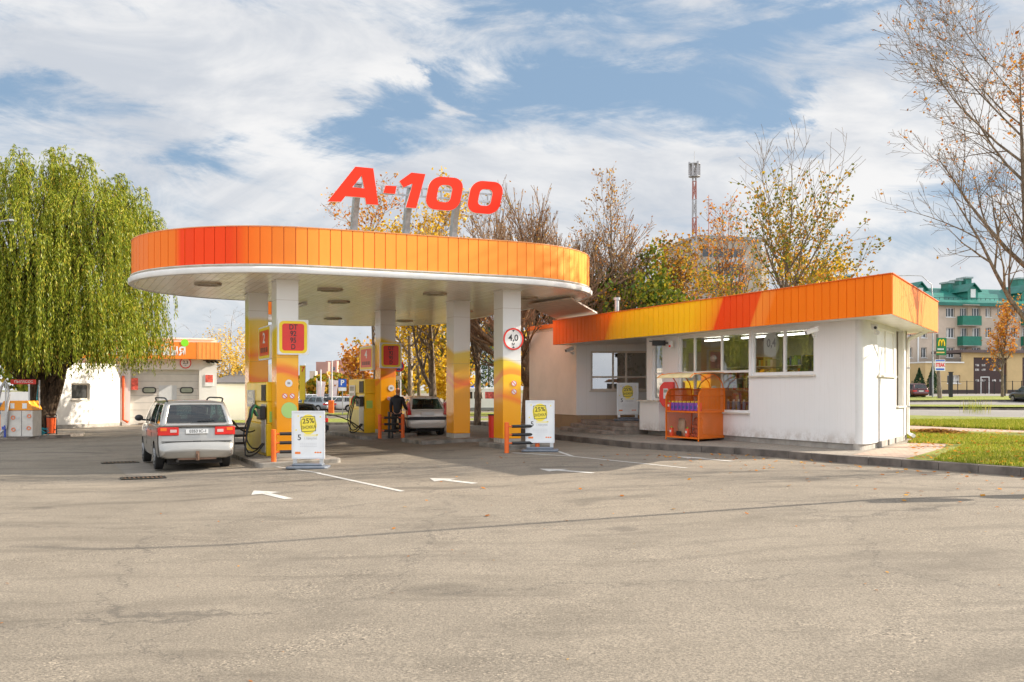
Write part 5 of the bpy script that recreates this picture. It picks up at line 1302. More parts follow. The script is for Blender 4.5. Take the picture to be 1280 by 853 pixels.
    if plate and plate[1]:
        t_ = MB(); t_.text(plate[1], .10, (Vector((.02, yb+.03, pz)), fr[1], fr[2], fr[3]), .003, bold=.01); t_.build('characters', M_dk, po)
    if det:
        hd = MB(); hd.box(-.09, .09, yb+.06, yb+.09, pz-.26, pz-.23); hd.build('boot_handle', M_trimb, o)
        wp = MB(); wp.bar((.02, y0-.02, belt+.12), (.42, y0-.02, belt+.14), .02, .012); wp.build('wiper', M_trimb, o)
        ex_ = MB(); ex_.cyl((-.45, yb+.02, sill-.05), .035, .2, 10, axis='Y'); ex_.build('exhaust', M_dark, o, smooth=40)
        for s in (-1, 1):
            for y_ in (y0+(y1-y0)*.36, y0+(y1-y0)*.66):
                ln = MB(); ln.box(min(s*w*.97, s*w*1.001), max(s*w*.97, s*w*1.001), y_-.005, y_+.005, sill+.25, belt-.2); ln.build('door_gap', M_trimb, o)
        ln = MB(); ln.box(-w*.9, w*.9, yb+.06, yb+.10, .705, .72); ln.build('tailgate_gap', M_trimb, o)
        dh = MB()
        for s in (-1, 1):
            for y_ in (y0+(y1-y0)*.42, y0+(y1-y0)*.72): dh.box(min(s*w*.99, s*w*1.02), max(s*w*.99, s*w*1.02), y_, y_+.16, belt-.16, belt-.12)
        dh.build('door_handle', c, o, bevel=.008)
    if rails:
        for s in (-1, 1):
            rl = MB(); rl.tube([(s*wt*.94, yr+.02, h-.03), (s*wt*.98, yr+.10, h+.035), (s*wt*.99, yr+.35, h+.055), (s*wt*.99, yt-.35, h+.055), (s*wt*.98, yt-.1, h+.035), (s*wt*.94, yt, h-.02)], .02, 8); rl.build('roof_rail', M_trimb, o, smooth=50)
        th_ = MB(); th_.tube([(0, yb+.1, .30), (0, yb-.06, .30), (0, yb-.08, .36), (0, yb-.08, .42)], .025, 8); th_.box(-.04, .04, yb-.05, yb-.03, .26, .48); th_.box(-.45, .45, yb+.05, yb+.12, .27, .33); th_.build('tow_bar', mat('rusty_bar', (.20, .12, .08), .7, .3), o, smooth=40)
    return o
P_sil = paint('paint_silver', (.36, .345, .315), .6); P_bei = paint('paint_beige', (.68, .63, .56), .1); P_drk = paint('paint_dark', (.045, .055, .065), .3)
P_wht = paint('paint_white', (.75, .75, .75), 0); P_red = paint('paint_red', (.45, .03, .03), .2); P_bord = paint('paint_maroon', (.10, .02, .025), .3); P_blk = paint('paint_black_green', (.02, .03, .03), .2); P_gry = paint('paint_grey', (.25, .27, .29)); P_blu = paint('paint_blue', (.04, .08, .22), .3)
# silver minivan
a = gp(197, 587.6); b = gp(282, 584.2); c_ = (a+b)/2; fwd = Vector((-ST, CT, 0)); SV = 1.05; fwv = Vector((-math.sin(TH+R(1.3)), math.cos(TH+R(1.3)), 0))
ctr = c_+fwv*((4.62/2-.95)*SV-.0); van = car('minivan', 'silver minivan seen from behind, filling up at the left pump', P_sil, (ctr.x, ctr.y, c_.z), TH+R(1.3), L=4.62, w=.905, h=1.70, belt=1.10, sill=.30, wb=2.84, fo_=.86, tyr=.325, hood=.98, cab=(-2.25, 1.75), roof=(-1.94, .55), wt=.685, win=((.05, .26), (.29, .58), (.61, .90)), rear=(.14,), sc=SV, tailkind='wide', rails=True, plate=(.955, '0353 IC-1'))
# beige hatchback
a = gp(515, 544.5); hp = a+Vector((.44, .2, 0))+fwd*1.25
hb_ = car('hatchback', 'pale beige hatchback parked beside the man in dark clothes', P_bei, (hp.x, hp.y, g(hp.x, hp.y)), TH-R(2), L=3.85, w=.785, h=1.50, belt=.98, wb=2.45, fo_=.75, tyr=.30, hood=.90, cab=(-1.84, 1.35), roof=(-1.45, .35), wt=.55, win=((.05, .2), (.24, .58), (.61, .94)), tailkind='tall', bumper=(.60, .70), plate=(.84, None), rear=(.10,))
pr = gp(405, 552); sp = pr+Vector((-.8, 0, 0))+fwd*1.7
car('sedan', 'dark sedan hidden behind the left advertising board, red tail light showing', P_drk, (sp.x, sp.y, g(sp.x, sp.y)), TH, L=4.45, w=.86, h=1.40, belt=.90, trunk=.98, cab=(-1.65, 1.15), roof=(-.95, .35), wt=.58, win=((.10, .45), (.49, .92)), tailkind='low', bumper=(.42, .60), rear=(.06,))
# far parked cars
def far(px, py, rot, label, pm, nm='parked_car', kindn='car', **kw):
    p = gp(px, py); kw.setdefault('det', False); return car(nm, label, pm, (p.x, p.y, p.z), R(rot), group='cars parked far behind the station' if px < 1000 else 'cars parked by the green roofed house', kindn=kindn, **kw)
far(419, 514.8, 92, 'white hatchback parked side-on behind the orange barrier post', P_wht, L=4.0, cab=(-1.9, 1.2), roof=(-1.5, .3))
far(392, 515, 60, 'grey parked car left of the white hatchback', P_gry)
far(441, 509.5, 80, 'red car parked far behind the white hatchback', P_red)
far(384, 507, 85, 'white parked car with its roof showing above the dark sedan', P_wht)
far(405, 505.5, 95, 'dark grey car in the far row behind the white hatchback', P_drk)
far(1137, 498, 10, 'maroon parked car right of the shop downpipe', P_bord, h=1.5, cab=(-2.0, 1.2), roof=(-1.7, .3), tailkind='low')
far(1289, 503.3, 5, 'dark green sedan at the right edge parked by the verge', P_blk, L=4.5, trunk=.95, cab=(-1.4, 1.1), roof=(-.8, .3), win=((.10, .45), (.49, .92)))
far(9, 548, 75, 'dark blue car behind the vacuum station', P_blu).location = at(5, 50)
# ambulance minibus
p = gp(604, 519); o = thing('minibus', 'white minibus with blue roof beacons and red curtains behind the trees', 'minibus', p, R(98)); 
mb = MB(); prof = [(-2.6, .35), (-2.6, 2.15), (-2.5, 2.25), (1.3, 2.25), (1.9, 1.35), (2.6, 1.1), (2.65, .4)]
frp = (Vector((-.95, 0, 0)), Vector((0, 1, 0)), Vector((0, 0, 1)), Vector((1, 0, 0))); mb.prism([prof], 0, 1.9, 0, frp); mb.build('body', P_wht, o, bevel=.07, bseg=3)
mb = MB(); mb.box(-.965, .965, -2.62, 2.6, .38, .62); mb.build('lower_band', mat('grey_band', (.2, .2, .21), .5), o, bevel=.02)
for s in (-1, 1):
    for y_, w_ in ((-2.2, 1.0), (-1.0, .95), (.15, .7)): mb = MB(); mb.box(min(s*.955, s*.962), max(s*.955, s*.962), y_, y_+w_, 1.35, 1.9); q_ = mb.build('window', mat('curtain_red', (.55, .10, .09), .2, var=.4, vscale=6) if y_ < 0 else M_glassd, o)
    mb = MB(); mb.prism([[(1.0, 1.35), (1.75, 1.38), (1.35, 1.9), (1.0, 1.9)]], .955 if s > 0 else -.962, .962 if s > 0 else -.955, 0, (Vector((0, 0, 0)), Vector((0, 1, 0)), Vector((0, 0, 1)), Vector((1, 0, 0)))); mb.build('window', M_black, o)
    for y_ in (-1.6, 1.75): mb = MB(); mb.cyl((s*.75, y_, .34), .34, s*.23, 22, axis='X'); w_ = mb.build('wheel', M_tyre, o, smooth=40); mb = MB(); mb.cyl((s*.97, y_, .34), .23, s*.02, 18, axis='X'); mb.build('rim', M_rim, w_)
mb = MB()
for y_ in (-2.2, .9): mb.cyl((0.5, y_, 2.25), .09, .16, 12); mb.cyl((-.5, y_, 2.25), .09, .16, 12)
mb.build('beacon', mat('beacon_blue', (.02, .12, .6), .2, var=0), o, smooth=40)

# ================================================================== PERSON
def skin_mesh(name, V, E, m, parent, root=0, sub=1):
    me = bpy.data.meshes.new(name); me.from_pydata([v[:3] for v in V], E, []); me.materials.append(m)
    ob = bpy.data.objects.new(name, me); COL.objects.link(ob)
    sk_ = ob.modifiers.new('skin', 'SKIN'); sk_.use_smooth_shade = True
    for i, v in enumerate(V):
        d_ = me.skin_vertices[0].data[i] if me.skin_vertices else None
        if d_ is None: break
        r_ = v[3]; d_.radius = (r_, v[4] if len(v) > 4 else r_)
    return ob, sk_
def mk_skin(name, V, E, m, parent, root=0, sub=1):
    me = bpy.data.meshes.new(name); me.from_pydata([v[:3] for v in V], E, []); me.materials.append(m)
    ob = bpy.data.objects.new(name, me); COL.objects.link(ob)
    md = ob.modifiers.new('skin', 'SKIN'); md.use_smooth_shade = True
    if not me.skin_vertices:
        bm = bmesh.new(); bm.from_mesh(me); lay = bm.verts.layers.skin.verify(); bm.to_mesh(me); bm.free()
    for i, v in enumerate(V):
        d_ = me.skin_vertices[0].data[i]; d_.radius = (v[3], v[4] if len(v) > 4 else v[3]); d_.use_root = (i == root)
    if sub: s_ = ob.modifiers.new('s', 'SUBSURF'); s_.levels = sub; s_.render_levels = sub
    dg = bpy.context.evaluated_depsgraph_get(); nm = bpy.data.meshes.new_from_object(ob.evaluated_get(dg)); bpy.data.objects.remove(ob)
    o2 = bpy.data.objects.new(name, nm); COL.objects.link(o2); nm.shade_smooth(); o2.parent = parent; return o2
M_skin = mat('skin', (.58, .30, .20), .5, var=.05); M_jack = mat('jacket_black', (.020, .018, .020), .7, var=.2, vscale=8, bump=.3); M_trou = mat('trousers_black', (.018, .018, .022), .8, var=.2); M_hair = mat('hair_ginger', (.45, .17, .07), .7, var=.2, vscale=20); M_shoe = mat('shoe', (.015, .012, .01), .5)
pp_ = gp(497, 546.5); man = thing('person', 'man in black hooded jacket and dark trousers standing beside the beige hatchback', 'person', pp_, R(-15))
# he faces away (+y), head slightly down, right arm forward to the car, left hand low
Vb = [(0, 0, .98, .125, .085), (0, -.01, 1.15, .15, .11), (0, -.01, 1.32, .17, .11), (0, -.02, 1.44, .12, .09), (0, -.01, 1.53, .055), (0, .02, 1.60, .06),
      (-.10, 0, .90, .09), (-.12, .01, .50, .062), (-.13, -.02, .10, .045), (-.13, .07, .05, .045), (-.14, .17, .035, .035),
      (.10, 0, .90, .09), (.12, .03, .50, .062), (.13, .0, .10, .045), (.13, .09, .05, .045), (.14, .19, .035, .035),
      (-.20, -.02, 1.42, .065), (-.25, -.03, 1.16, .05), (-.27, .06, .92, .038), (-.275, .09, .85, .032),
      (.20, -.02, 1.42, .065), (.27, .0, 1.17, .05), (.30, .16, 1.00, .038), (.31, .21, .96, .032)]
Eb = [(0, 1), (1, 2), (2, 3), (3, 4), (4, 5), (0, 6), (6, 7), (7, 8), (8, 9), (9, 10), (0, 11), (11, 12), (12, 13), (13, 14), (14, 15), (3, 16), (16, 17), (17, 18), (18, 19), (3, 20), (20, 21), (21, 22), (22, 23)]
body_ = mk_skin('body', Vb, Eb, M_skin, man)
# head and hands joined into the same body mesh
hd = MB(); hd.sphere((0, .03, 1.69), .1, 16, 12, sc=(.80, .98, 1.2)); hd.sphere((0, .125, 1.67), .018, 6, 5, sc=(.8, 1, 1.4)); hd.sphere((-.083, .02, 1.68), .025, 6, 6, sc=(.4, .8, 1.2)); hd.sphere((.083, .02, 1.68), .025, 6, 6, sc=(.4, .8, 1.2))
for hx, hy, hz, s in ((-.275, .11, .80, -1), (.312, .25, .93, 1)):
    hd.sphere((hx, hy, hz), .045, 8, 6, sc=(.5, .8, 1.0))
    for k in range(4):
        yy = hy-.03+.02*k; Lf = (.06, .072, .068, .05)[k]; hd.tube([(hx, yy, hz-.03), (hx, yy+.004, hz-.03-Lf*.5), (hx-s*.012, yy+.006, hz-.03-Lf)], [.010, .009, .007], 6)
    hd.tube([(hx-s*.01, hy+.03, hz+.0), (hx-s*.02, hy+.06, hz-.02), (hx-s*.02, hy+.07, hz-.05)], [.012, .010, .008], 6)
me = body_.data; bm = bmesh.new(); bm.from_mesh(me); tmp = bpy.data.meshes.new('t'); tmp.from_pydata([tuple(v) for v in hd.v], [], hd.f); bm.from_mesh(tmp); bm.to_mesh(me); bm.free(); me.shade_smooth()
jk = [(0, 0, .82, .195, .14), (0, -.01, 1.05, .185, .135), (0, -.01, 1.25, .20, .135), (0, -.02, 1.43, .15, .115), (0, -.05, 1.50, .09, .07), (-.21, -.02, 1.42, .085), (-.26, -.03, 1.16, .07), (-.28, .06, .90, .055), (.21, -.02, 1.42, .085), (.28, .0, 1.17, .07), (.31, .16, 1.00, .055)]
mk_skin('jacket', jk, [(0, 1), (1, 2), (2, 3), (3, 4), (3, 5), (5, 6), (6, 7), (3, 8), (8, 9), (9, 10)], M_jack, man)
mk_skin('trousers', [(0, 0, .96, .165, .12), (-.10, 0, .84, .11), (-.12, .01, .50, .085), (-.13, -.01, .12, .07), (.10, 0, .84, .11), (.12, .03, .50, .085), (.13, .0, .12, .07)], [(0, 1), (1, 2), (2, 3), (0, 4), (4, 5), (5, 6)], M_trou, man)
for s, y_ in ((-1, 0), (1, .02)): sh_ = MB(); sh_.sphere((s*.135, y_+.06, .05), .1, 10, 8, sc=(.5, 1.45, .5)); sh_.build('shoe', M_shoe, man, smooth=60)
hr = MB(); hr.sphere((0, .015, 1.715), .1, 16, 12, sc=(.86, 1.0, 1.12))
hr.v = [v if not (v.y > .07 and v.z < 1.76) else Vector((v.x*.5, .05, v.z)) for v in hr.v]; hr.v = [v if v.z > 1.63 else Vector((v.x*.7, v.y*.7, 1.63)) for v in hr.v]; hr.build('hair', M_hair, man, smooth=60)
hd_ = MB(); hd_.sphere((0, -.09, 1.50), .12, 12, 8, sc=(1.1, .6, .55)); hd_.build('hood', M_jack, man, smooth=60)

# ================================================================== VACUUM STATION AND CAR WASH
vz = gp(27, 549.5)
vc = thing('vacuum_station', 'grey and orange self-service vacuum station under the willow', 'vacuum', vz, R(3))
k_ = vz.y/1240.0     # metres per photograph pixel there
def vx(px): return (px-27)*k_
M_cab = mat('cabinet_grey', (.62, .58, .52), .4, var=.08, dirt=.15); M_orc = mat('cabinet_orange', (.90, .32, .01), .35, var=.06)
mb = MB(); mb.box(vx(7), vx(46), -.45, .45, .12, 1.22); mb.build('cabinet', M_cab, vc, bevel=.02)
mb = MB(); mb.prism([[(vx(5), 1.22), (vx(47), 1.22), (vx(41.5), 1.62), (vx(11), 1.62)]], -.48, .48, 0, (Vector((0, 0, 0)), Vector((1, 0, 0)), Vector((0, 0, 1)), Vector((0, -1, 0)))); hd_ = mb.build('hood', M_orc, vc, bevel=.03)
for a_, b_ in ((19.5, 24.5), (34, 39.5)): mb = MB(); mb.box(vx(a_), vx(b_), -.49, -.482, 1.3, 1.52); mb.build('sticker', M_white, hd_)
for a_ in (32.5, 16): mb = MB(); mb.box(vx(a_), vx(a_+.5), -.456, -.45, .15, 1.2); mb.build('door_gap', M_blackm, vc)
mb = MB()
for px_, z_ in ((22.5, .92), (42, .98), (23, .42), (41.5, .48)): mb.ring((vx(px_), -.455, z_), .05, .085, -.02, axis='Y', n=18)
mb.build('hose_ports', mat('port_orange', (.80, .22, .08), .4, var=0), vc)
mb = MB()
for px_, z_ in ((28, .92), (37, .98), (28, .42), (36.5, .46)): mb.box(vx(px_-2), vx(px_+2), -.458, -.45, z_-.04, z_+.04)
mb.build('notice_plates', M_silver, vc)
mb = MB(); mb.box(vx(3.5), vx(6.8), -.3, .3, .2, 1.05); mb.build('side_box', M_orc, vc, bevel=.02)
mb = MB()
for px_ in (14.2, 45): mb.cyl((vx(px_), -.5 if px_ < 20 else .3, 0), .03, 2.5, 10)
mb.build('pole', M_silver, vc, smooth=50)
mb = MB(); mb.box(vx(15), vx(45.5), -.12, -.06, 2.32, 2.52); sgn = mb.build('header_sign', M_redp, vc, bevel=.008)
mb = MB(); mb.text('ПЫЛАСОС', .15, (Vector((vx(31), -.12, 2.42)), Vector((1, 0, 0)), Vector((0, 0, 1)), Vector((0, -1, 0))), .004, bold=.01); mb.build('print', M_white, sgn)
mb = MB(); mb.tube([(vx(15), -.52, .5), (vx(17.5), -.6, 1.3), (vx(19), -.55, 1.9), (vx(17), -.52, 2.25), (vx(13), -.5, 2.42), (vx(9), -.5, 2.2), (vx(5), -.55, 1.5), (vx(0), -.6, .9), (vx(-6), -.7, .5)], .055, 10); mb.tube([(vx(15), -.52, .5), (vx(9), -.6, .3), (vx(2), -.75, .04), (vx(-8), -.9, .04)], .06, 10); mb.build('suction_hose', mat('hose_grey', (.50, .49, .47), .45, var=.2, vscale=30), vc, smooth=50)
mb = MB(); mb.tube([(vx(14), -.55, .1), (vx(14), -.55, .6)], .05, 8); mb.box(vx(11), vx(15), -.62, -.5, .42, .55); mb.build('hose_holder', M_blu, vc)
# teal air hose coiled by the trunk
mb = MB(); hp_ = []
for k in range(40): a = k*.62; hp_.append((math.cos(a)*(.25+.1*math.sin(k*1.3)), math.sin(a)*.2+.1, .06+.35*abs(math.sin(k*.23))))
mb.tube(hp_, .018, 6); mb.tube([(-.05, .1, .4), (-.12, .1, 1.0), (-.2, .12, 1.7), (-.12, .1, 2.3)], .018, 6); ah = thing('air_hose', 'teal air hose lying in loops beside the vacuum station', 'hose', gp(50, 547.5), 0); mb.build('coil', mat('hose_teal', (.01, .30, .38), .4, var=.1), ah, smooth=50)
# raised kerb in front of the willow
mb = MB(); kerb(mb, [tuple(gp(x, y)[:2]) for x, y in ((-150, 556), (0, 552), (60, 548.5), (104, 545), (106, 543), (60, 542.6))], .10, .15, seg=1.2); struct('island_kerb', mb, M_kerb, bevel=.01)
mb = MB(); strip(mb, [tuple(gp(x, y)[:2]) for x, y in ((-150, 555.6), (0, 551.6), (60, 548.2), (104, 544.8))], [tuple(gp(x, y)[:2]) for x, y in ((-150, 541), (0, 541), (60, 541), (104, 542))], .09, 16, 4); struct('island_soil', mb, M_pave, weld=False)

# car wash: gate front parallel to the canopy front, side wing turned towards the sun
class OMB(MB):
    def build(s, name, mats, parent=None, **kw):
        inv = parent_inv(parent); s.v = [inv@p for p in s.v]; return MB.build(s, name, mats, parent, **kw)
def along(fr, px):
    t_ = (px-640)/1240; O, X = fr[0], fr[1]; return (t_*O.y-O.x)/(X.x-t_*X.y)
def hgt(fr, px, py): return H0+(487-py)/1240*(fr[0].y+fr[1].y*along(fr, px))
frC = frame((-22.4, 57.5, 0), (ST, -CT, 0)); frW = frame((-22.75, 56.85, 0), (.937, -.35, 0))
cw_ = thing('car_wash', 'white car wash building with an orange sign board and a roller gate', 'car wash', (-21, 59, -.35), 0)
M_cww = mat('carwash_wall', (.76, .73, .68), .6, var=.05, vscale=.7, dirt=.05)
wx = lambda px: along(frC, px); wzz = lambda py, px=215: hgt(frC, px, py)
mb = OMB(); g0, g1 = wx(163), wx(249); wall(mb, frC, wx(40), wx(271), -.5, wzz(424), [(g0, g1, -.36, wzz(462))], .4); fbox(mb, frC, wx(40), wx(271), wzz(424)-.3, wzz(424)-.2, -12, -.41)
fbox(mb, frC, wx(271)-.3, wx(271), -.5, wzz(424), -12, -.405); fbox(mb, frC, wx(40), wx(40)+.3, -.5, wzz(424), -12, -.405); mb.build('wall', M_cww, cw_)
mb = OMB(); fbox(mb, frC, wx(40)-.1, wx(268.5), wzz(424), wzz(422.3), -.5, .05); mb.build('roof_edge', M_white, cw_)
mb = OMB(); fbox(mb, frC, g0, g1, -.36, wzz(462), -.38, -.3); gt = mb.build('roller_gate', mat('gate_panel', (.62, .58, .52), .5, var=.04), cw_)
mb = OMB()
for k in range(9): z_ = -.3+k*.42; fbox(mb, frC, g0, g1, z_, z_+.02, -.3, -.293)
mb.build('panel_joints', mat('joint_grey', (.35, .33, .3), .6), gt)
mb = OMB(); fbox(mb, frC, wx(199), wx(221.5), -.36, wzz(482), -.299, -.28); mb.build('wicket_door', mat('door_pale', (.55, .56, .56), .5, var=.05), gt)
for cxp in (187, 234): mb = OMB(); mb.prism([rrect(.78, .36, .15, 5, wx(cxp), wzz(488, cxp))], -.29, -.27, 0, frC); w_ = mb.build('oval_window', M_blackm, gt); mb = OMB(); mb.prism([rrect(.64, .25, .11, 5, wx(cxp), wzz(488, cxp))], -.269, -.262, 0, frC); mb.build('pane', M_lcd, w_)
mb = OMB(); fbox(mb, frC, wx(90), wx(274), wzz(449), wzz(428), .0, .6); sb = mb.build('sign_board', mat('board_orange', (.90, .24, .02), .4, var=.05), cw_)
mb = OMB(); fbox(mb, frC, wx(244.5), wx(274)+.01, wzz(449)-.01, wzz(428)+.01, -.005, .61); pb_ = mb.build('striped_end', mat('board_light_orange', (.93, .36, .07), .4, var=.05), sb)
mb = OMB()
for k in range(6): x_ = wx(246+k*5); fbox(mb, frC, x_, x_+.02, wzz(449), wzz(428), .611, .616)
mb.build('grooves', M_gap, pb_)
mb = OMB(); mb.text('АЎТАмыйня'.replace('АЎТА', 'аўта'), .92, (fo(frC, wx(231.5), wzz(438.6), .6), *frC[1:]), .01, bold=.018, align='RIGHT', sx=.85); mb.build('lettering', M_white, sb)
mb = OMB(); mb.prism([[(wx(229.5)+.22*math.cos(a_*math.pi/12), wzz(429)+.22*math.sin(a_*math.pi/12)) for a_ in range(24)]], .605, .62, 0, frC); mb.build('green_dot', mat('dot_green', (.25, .75, .02), .4, var=0), sb)
ca, cb = wx(231.8), wzz(454, 231); mb = OMB(); mb.cyl(fo(frC, ca, cb, .03), .33, .02, 28, axis=tuple(frC[3])); d_ = mb.build('height_disc', M_white, cw_); mb = OMB(); mb.ring(fo(frC, ca, cb, .052), .27, .33, .005, axis=tuple(frC[3])); mb.build('red_rim', M_redp, d_)
mb = OMB(); mb.text('2,3', .26, (fo(frC, ca, cb+.03, .05), *frC[1:]), .006, bold=.01); mb.text('м', .12, (fo(frC, ca, cb-.15, .05), *frC[1:]), .006); mb.build('print', M_dk, d_)
mb = OMB(); fbox(mb, frC, wx(256), wx(266.5), wzz(483), wzz(468), .0, .03); pn_ = mb.build('notice_board', M_white, cw_); mb = OMB(); fbox(mb, frC, wx(256.6), wx(266), wzz(478), wzz(468.6), .031, .036); mb.build('red_notice', mat('notice_red', (.75, .12, .08), .5, var=.3, vscale=8), pn_)
mb = OMB(); fbox(mb, frC, wx(164), wx(172.5), wzz(487.5), wzz(473), .0, .03); mb.build('red_notice', mat('notice_red', (.75, .12, .08)), cw_)
mb = OMB(); qa, qb = wx(258), wzz(452, 258)
for k in range(3): mb.bar(fo(frC, qa+k*.25, qb, .1), fo(frC, qa+k*.25+.12, qb-.08, .4), .1)
mb.bar(fo(frC, qa-.2, qb+.05, .1), fo(frC, qa+.9, qb+.05, .1), .05); mb.build('gate_sensors', M_blackm, cw_)
vx_ = lambda px: along(frW, px)
w0_, w1_ = vx_(89.5), vx_(112.5); hz0, hz1 = hgt(frW, 100, 500), hgt(frW, 100, 479.5)
mb = OMB(); wall(mb, frW, vx_(40), vx_(151), -.15, 3.1, [(w0_, w1_, hz0, hz1)], .25); fbox(mb, frW, vx_(40), vx_(151), 3.1, 3.2, -5, .05); fbox(mb, frW, vx_(151)-.2, vx_(151), -.5, 3.1, -1.5, -.255); mb.build('side_wing_wall', M_cww, cw_)
window(cw_, frW, w0_, w1_, hz0, hz1, (), (), .08, glass=M_black, dep=.14, mf=mat('beige_pvc', (.66, .58, .48)), sill=1)
mb = OMB(); fbox(mb, frW, vx_(40), vx_(152), -.6, -.15, -.1, .03); mb.build('plinth', M_conc, cw_)
mb = OMB(); pa_ = vx_(152.4); mb.tube([fo(frW, pa_, hgt(frW, 152, 470), .1), fo(frW, pa_, hgt(frW, 152, 525), .1), fo(frW, pa_+.1, hgt(frW, 152, 528), .35)], .08, 10); mb.build('red_drainpipe', mat('pipe_red', (.70, .10, .02), .4), cw_, smooth=50)
# white annexe further right with dark roof
AY = 66; qx = lambda px, y: (px-640)/1240*y; qz = lambda py, y: H0+(487-py)/1240*y; frA = (Vector((0, AY, 0)), Vector((1, 0, 0)), Vector((0, 0, 1)), Vector((0, -1, 0)))
an = thing('white_garage', 'low white garage with a dark sheet roof right of the car wash', 'garage', (qx(290, AY), AY, -.35), 0)
mb = OMB(); wall(mb, frA, qx(262, AY), qx(320, AY), -.6, qz(480, AY), [], .3); mb.build('wall', M_cww, an)
mb = OMB(); mb.add([(qx(262, AY), AY-.2, qz(480, AY)), (qx(322, AY), AY-.2, qz(480, AY)), (qx(300, AY), AY+7, qz(466, AY)), (qx(262, AY), AY+7, qz(463, AY))], [(0, 1, 2, 3)]); mb.build('roof', mat('sheet_dark', (.10, .10, .11), .5, var=.1), an, solid=.1)
mb = OMB(); mb.box(qx(266, AY), qx(306, AY), AY+7.3, AY+12, -.6, qz(452, AY)); bo = mb.build('back_building', M_cww, an); mb = OMB(); mb.box(qx(278, AY), qx(292, AY), AY+7.24, AY+7.3, qz(472, AY), qz(462, AY)); mb.build('window', M_black, bo)
mb = MB(); fn = thing('concrete_fence', 'long low white wall behind the car wash and the willow', 'fence', (-40, 82, -.35)); mb.box(-20, 9, 0, .3, -.2, 1.9); mb.build('wall', M_cww, fn)
# ================================================================== TREES
def leafmat(name, stops, trans=.35):
    m = bpy.data.materials.new(name); m.use_nodes = True; t = NT(m.node_tree)
    for nd in list(m.node_tree.nodes): m.node_tree.nodes.remove(nd)
    geo = t.n('ShaderNodeNewGeometry'); r_ = geo.outputs['Random Per Island']
    col = t.ramp(r_, stops)
    d_ = t.n('ShaderNodeBsdfDiffuse'); t.put(d_.inputs[0], col)
    tr = t.n('ShaderNodeBsdfTranslucent'); t.put(tr.inputs[0], col)
    gl = t.n('ShaderNodeBsdfGlossy'); gl.inputs[1].default_value = .4; gl.inputs[0].default_value = (1, 1, 1, 1)
    m1 = t.n('ShaderNodeMixShader'); m1.inputs[0].default_value = trans; m.node_tree.links.new(d_.outputs[0], m1.inputs[1]); m.node_tree.links.new(tr.outputs[0], m1.inputs[2])
    m2 = t.n('ShaderNodeMixShader'); m2.inputs[0].default_value = .012; m.node_tree.links.new(m1.outputs[0], m2.inputs[1]); m.node_tree.links.new(gl.outputs[0], m2.inputs[2])
    o = t.n('ShaderNodeOutputMaterial'); m.node_tree.links.new(m2.outputs[0], o.inputs[0]); MATS[name] = m; return m
L_will = leafmat('willow_leaf', [(0, (.06, .09, .008)), (.3, (.17, .22, .015)), (.7, (.30, .33, .03)), (.92, (.44, .40, .05)), (1, (.50, .34, .04))], .35)
L_yel = leafmat('leaf_yellow', [(0, (.42, .22, .01)), (.5, (.62, .38, .015)), (1, (.75, .50, .04))])
L_ora = leafmat('leaf_orange', [(0, (.32, .10, .015)), (.5, (.55, .20, .025)), (1, (.62, .34, .04))])
L_mix = leafmat('leaf_mixed', [(0, (.10, .13, .015)), (.35, (.20, .20, .02)), (.6, (.45, .30, .02)), (.85, (.50, .18, .02)), (1, (.6, .4, .05))])
L_grn = leafmat('leaf_green', [(0, (.05, .10, .01)), (.5, (.13, .17, .02)), (.85, (.30, .28, .02)), (1, (.45, .28, .02))])
L_brn = leafmat('leaf_brown', [(0, (.22, .09, .03)), (.6, (.40, .20, .05)), (1, (.5, .33, .08))])
L_rst = leafmat('leaf_rust', [(0, (.10, .09, .015)), (.25, (.26, .12, .02)), (.6, (.48, .20, .025)), (.85, (.58, .33, .03)), (1, (.2, .2, .02))])
L_con = leafmat('leaf_conifer', [(0, (.02, .05, .025)), (1, (.06, .10, .04))], .1)
def barkmat(name, c0, c1):
    m, t, b, tcn = newmat(name); oc = tcn.outputs['Object']; p = t.sep(oc)
    n_ = t.noise(t.comb(t.m('MULTIPLY', p[0], 4), t.m('MULTIPLY', p[1], 4), p[2]), 3, 6, .7, .4)
    t.put(b.inputs['Base Color'], t.mix(t.smooth(n_, .35, .65), c0, c1)); b.inputs['Roughness'].default_value = .95; b.inputs['Specular IOR Level'].default_value = .1
    bn = t.n('ShaderNodeBump'); bn.inputs['Strength'].default_value = .6; bn.inputs['Distance'].default_value = .03; t.put(bn.inputs['Height'], n_); t.put(b.inputs['Normal'], bn.outputs[0]); return m
M_bark = barkmat('bark', (.09, .068, .048), (.25, .19, .135)); M_barkw = barkmat('bark_willow', (.03, .022, .015), (.13, .09, .06)); M_birch = barkmat('bark_birch', (.10, .09, .08), (.5, .46, .42))
M_twig = barkmat('bark_twigs', (.15, .095, .06), (.33, .22, .135))
def rv(rg): 
    while True:
        v = Vector((rg.uniform(-1, 1), rg.uniform(-1, 1), rg.uniform(-1, 1)))
        if .05 < v.length < 1: return v.normalized()
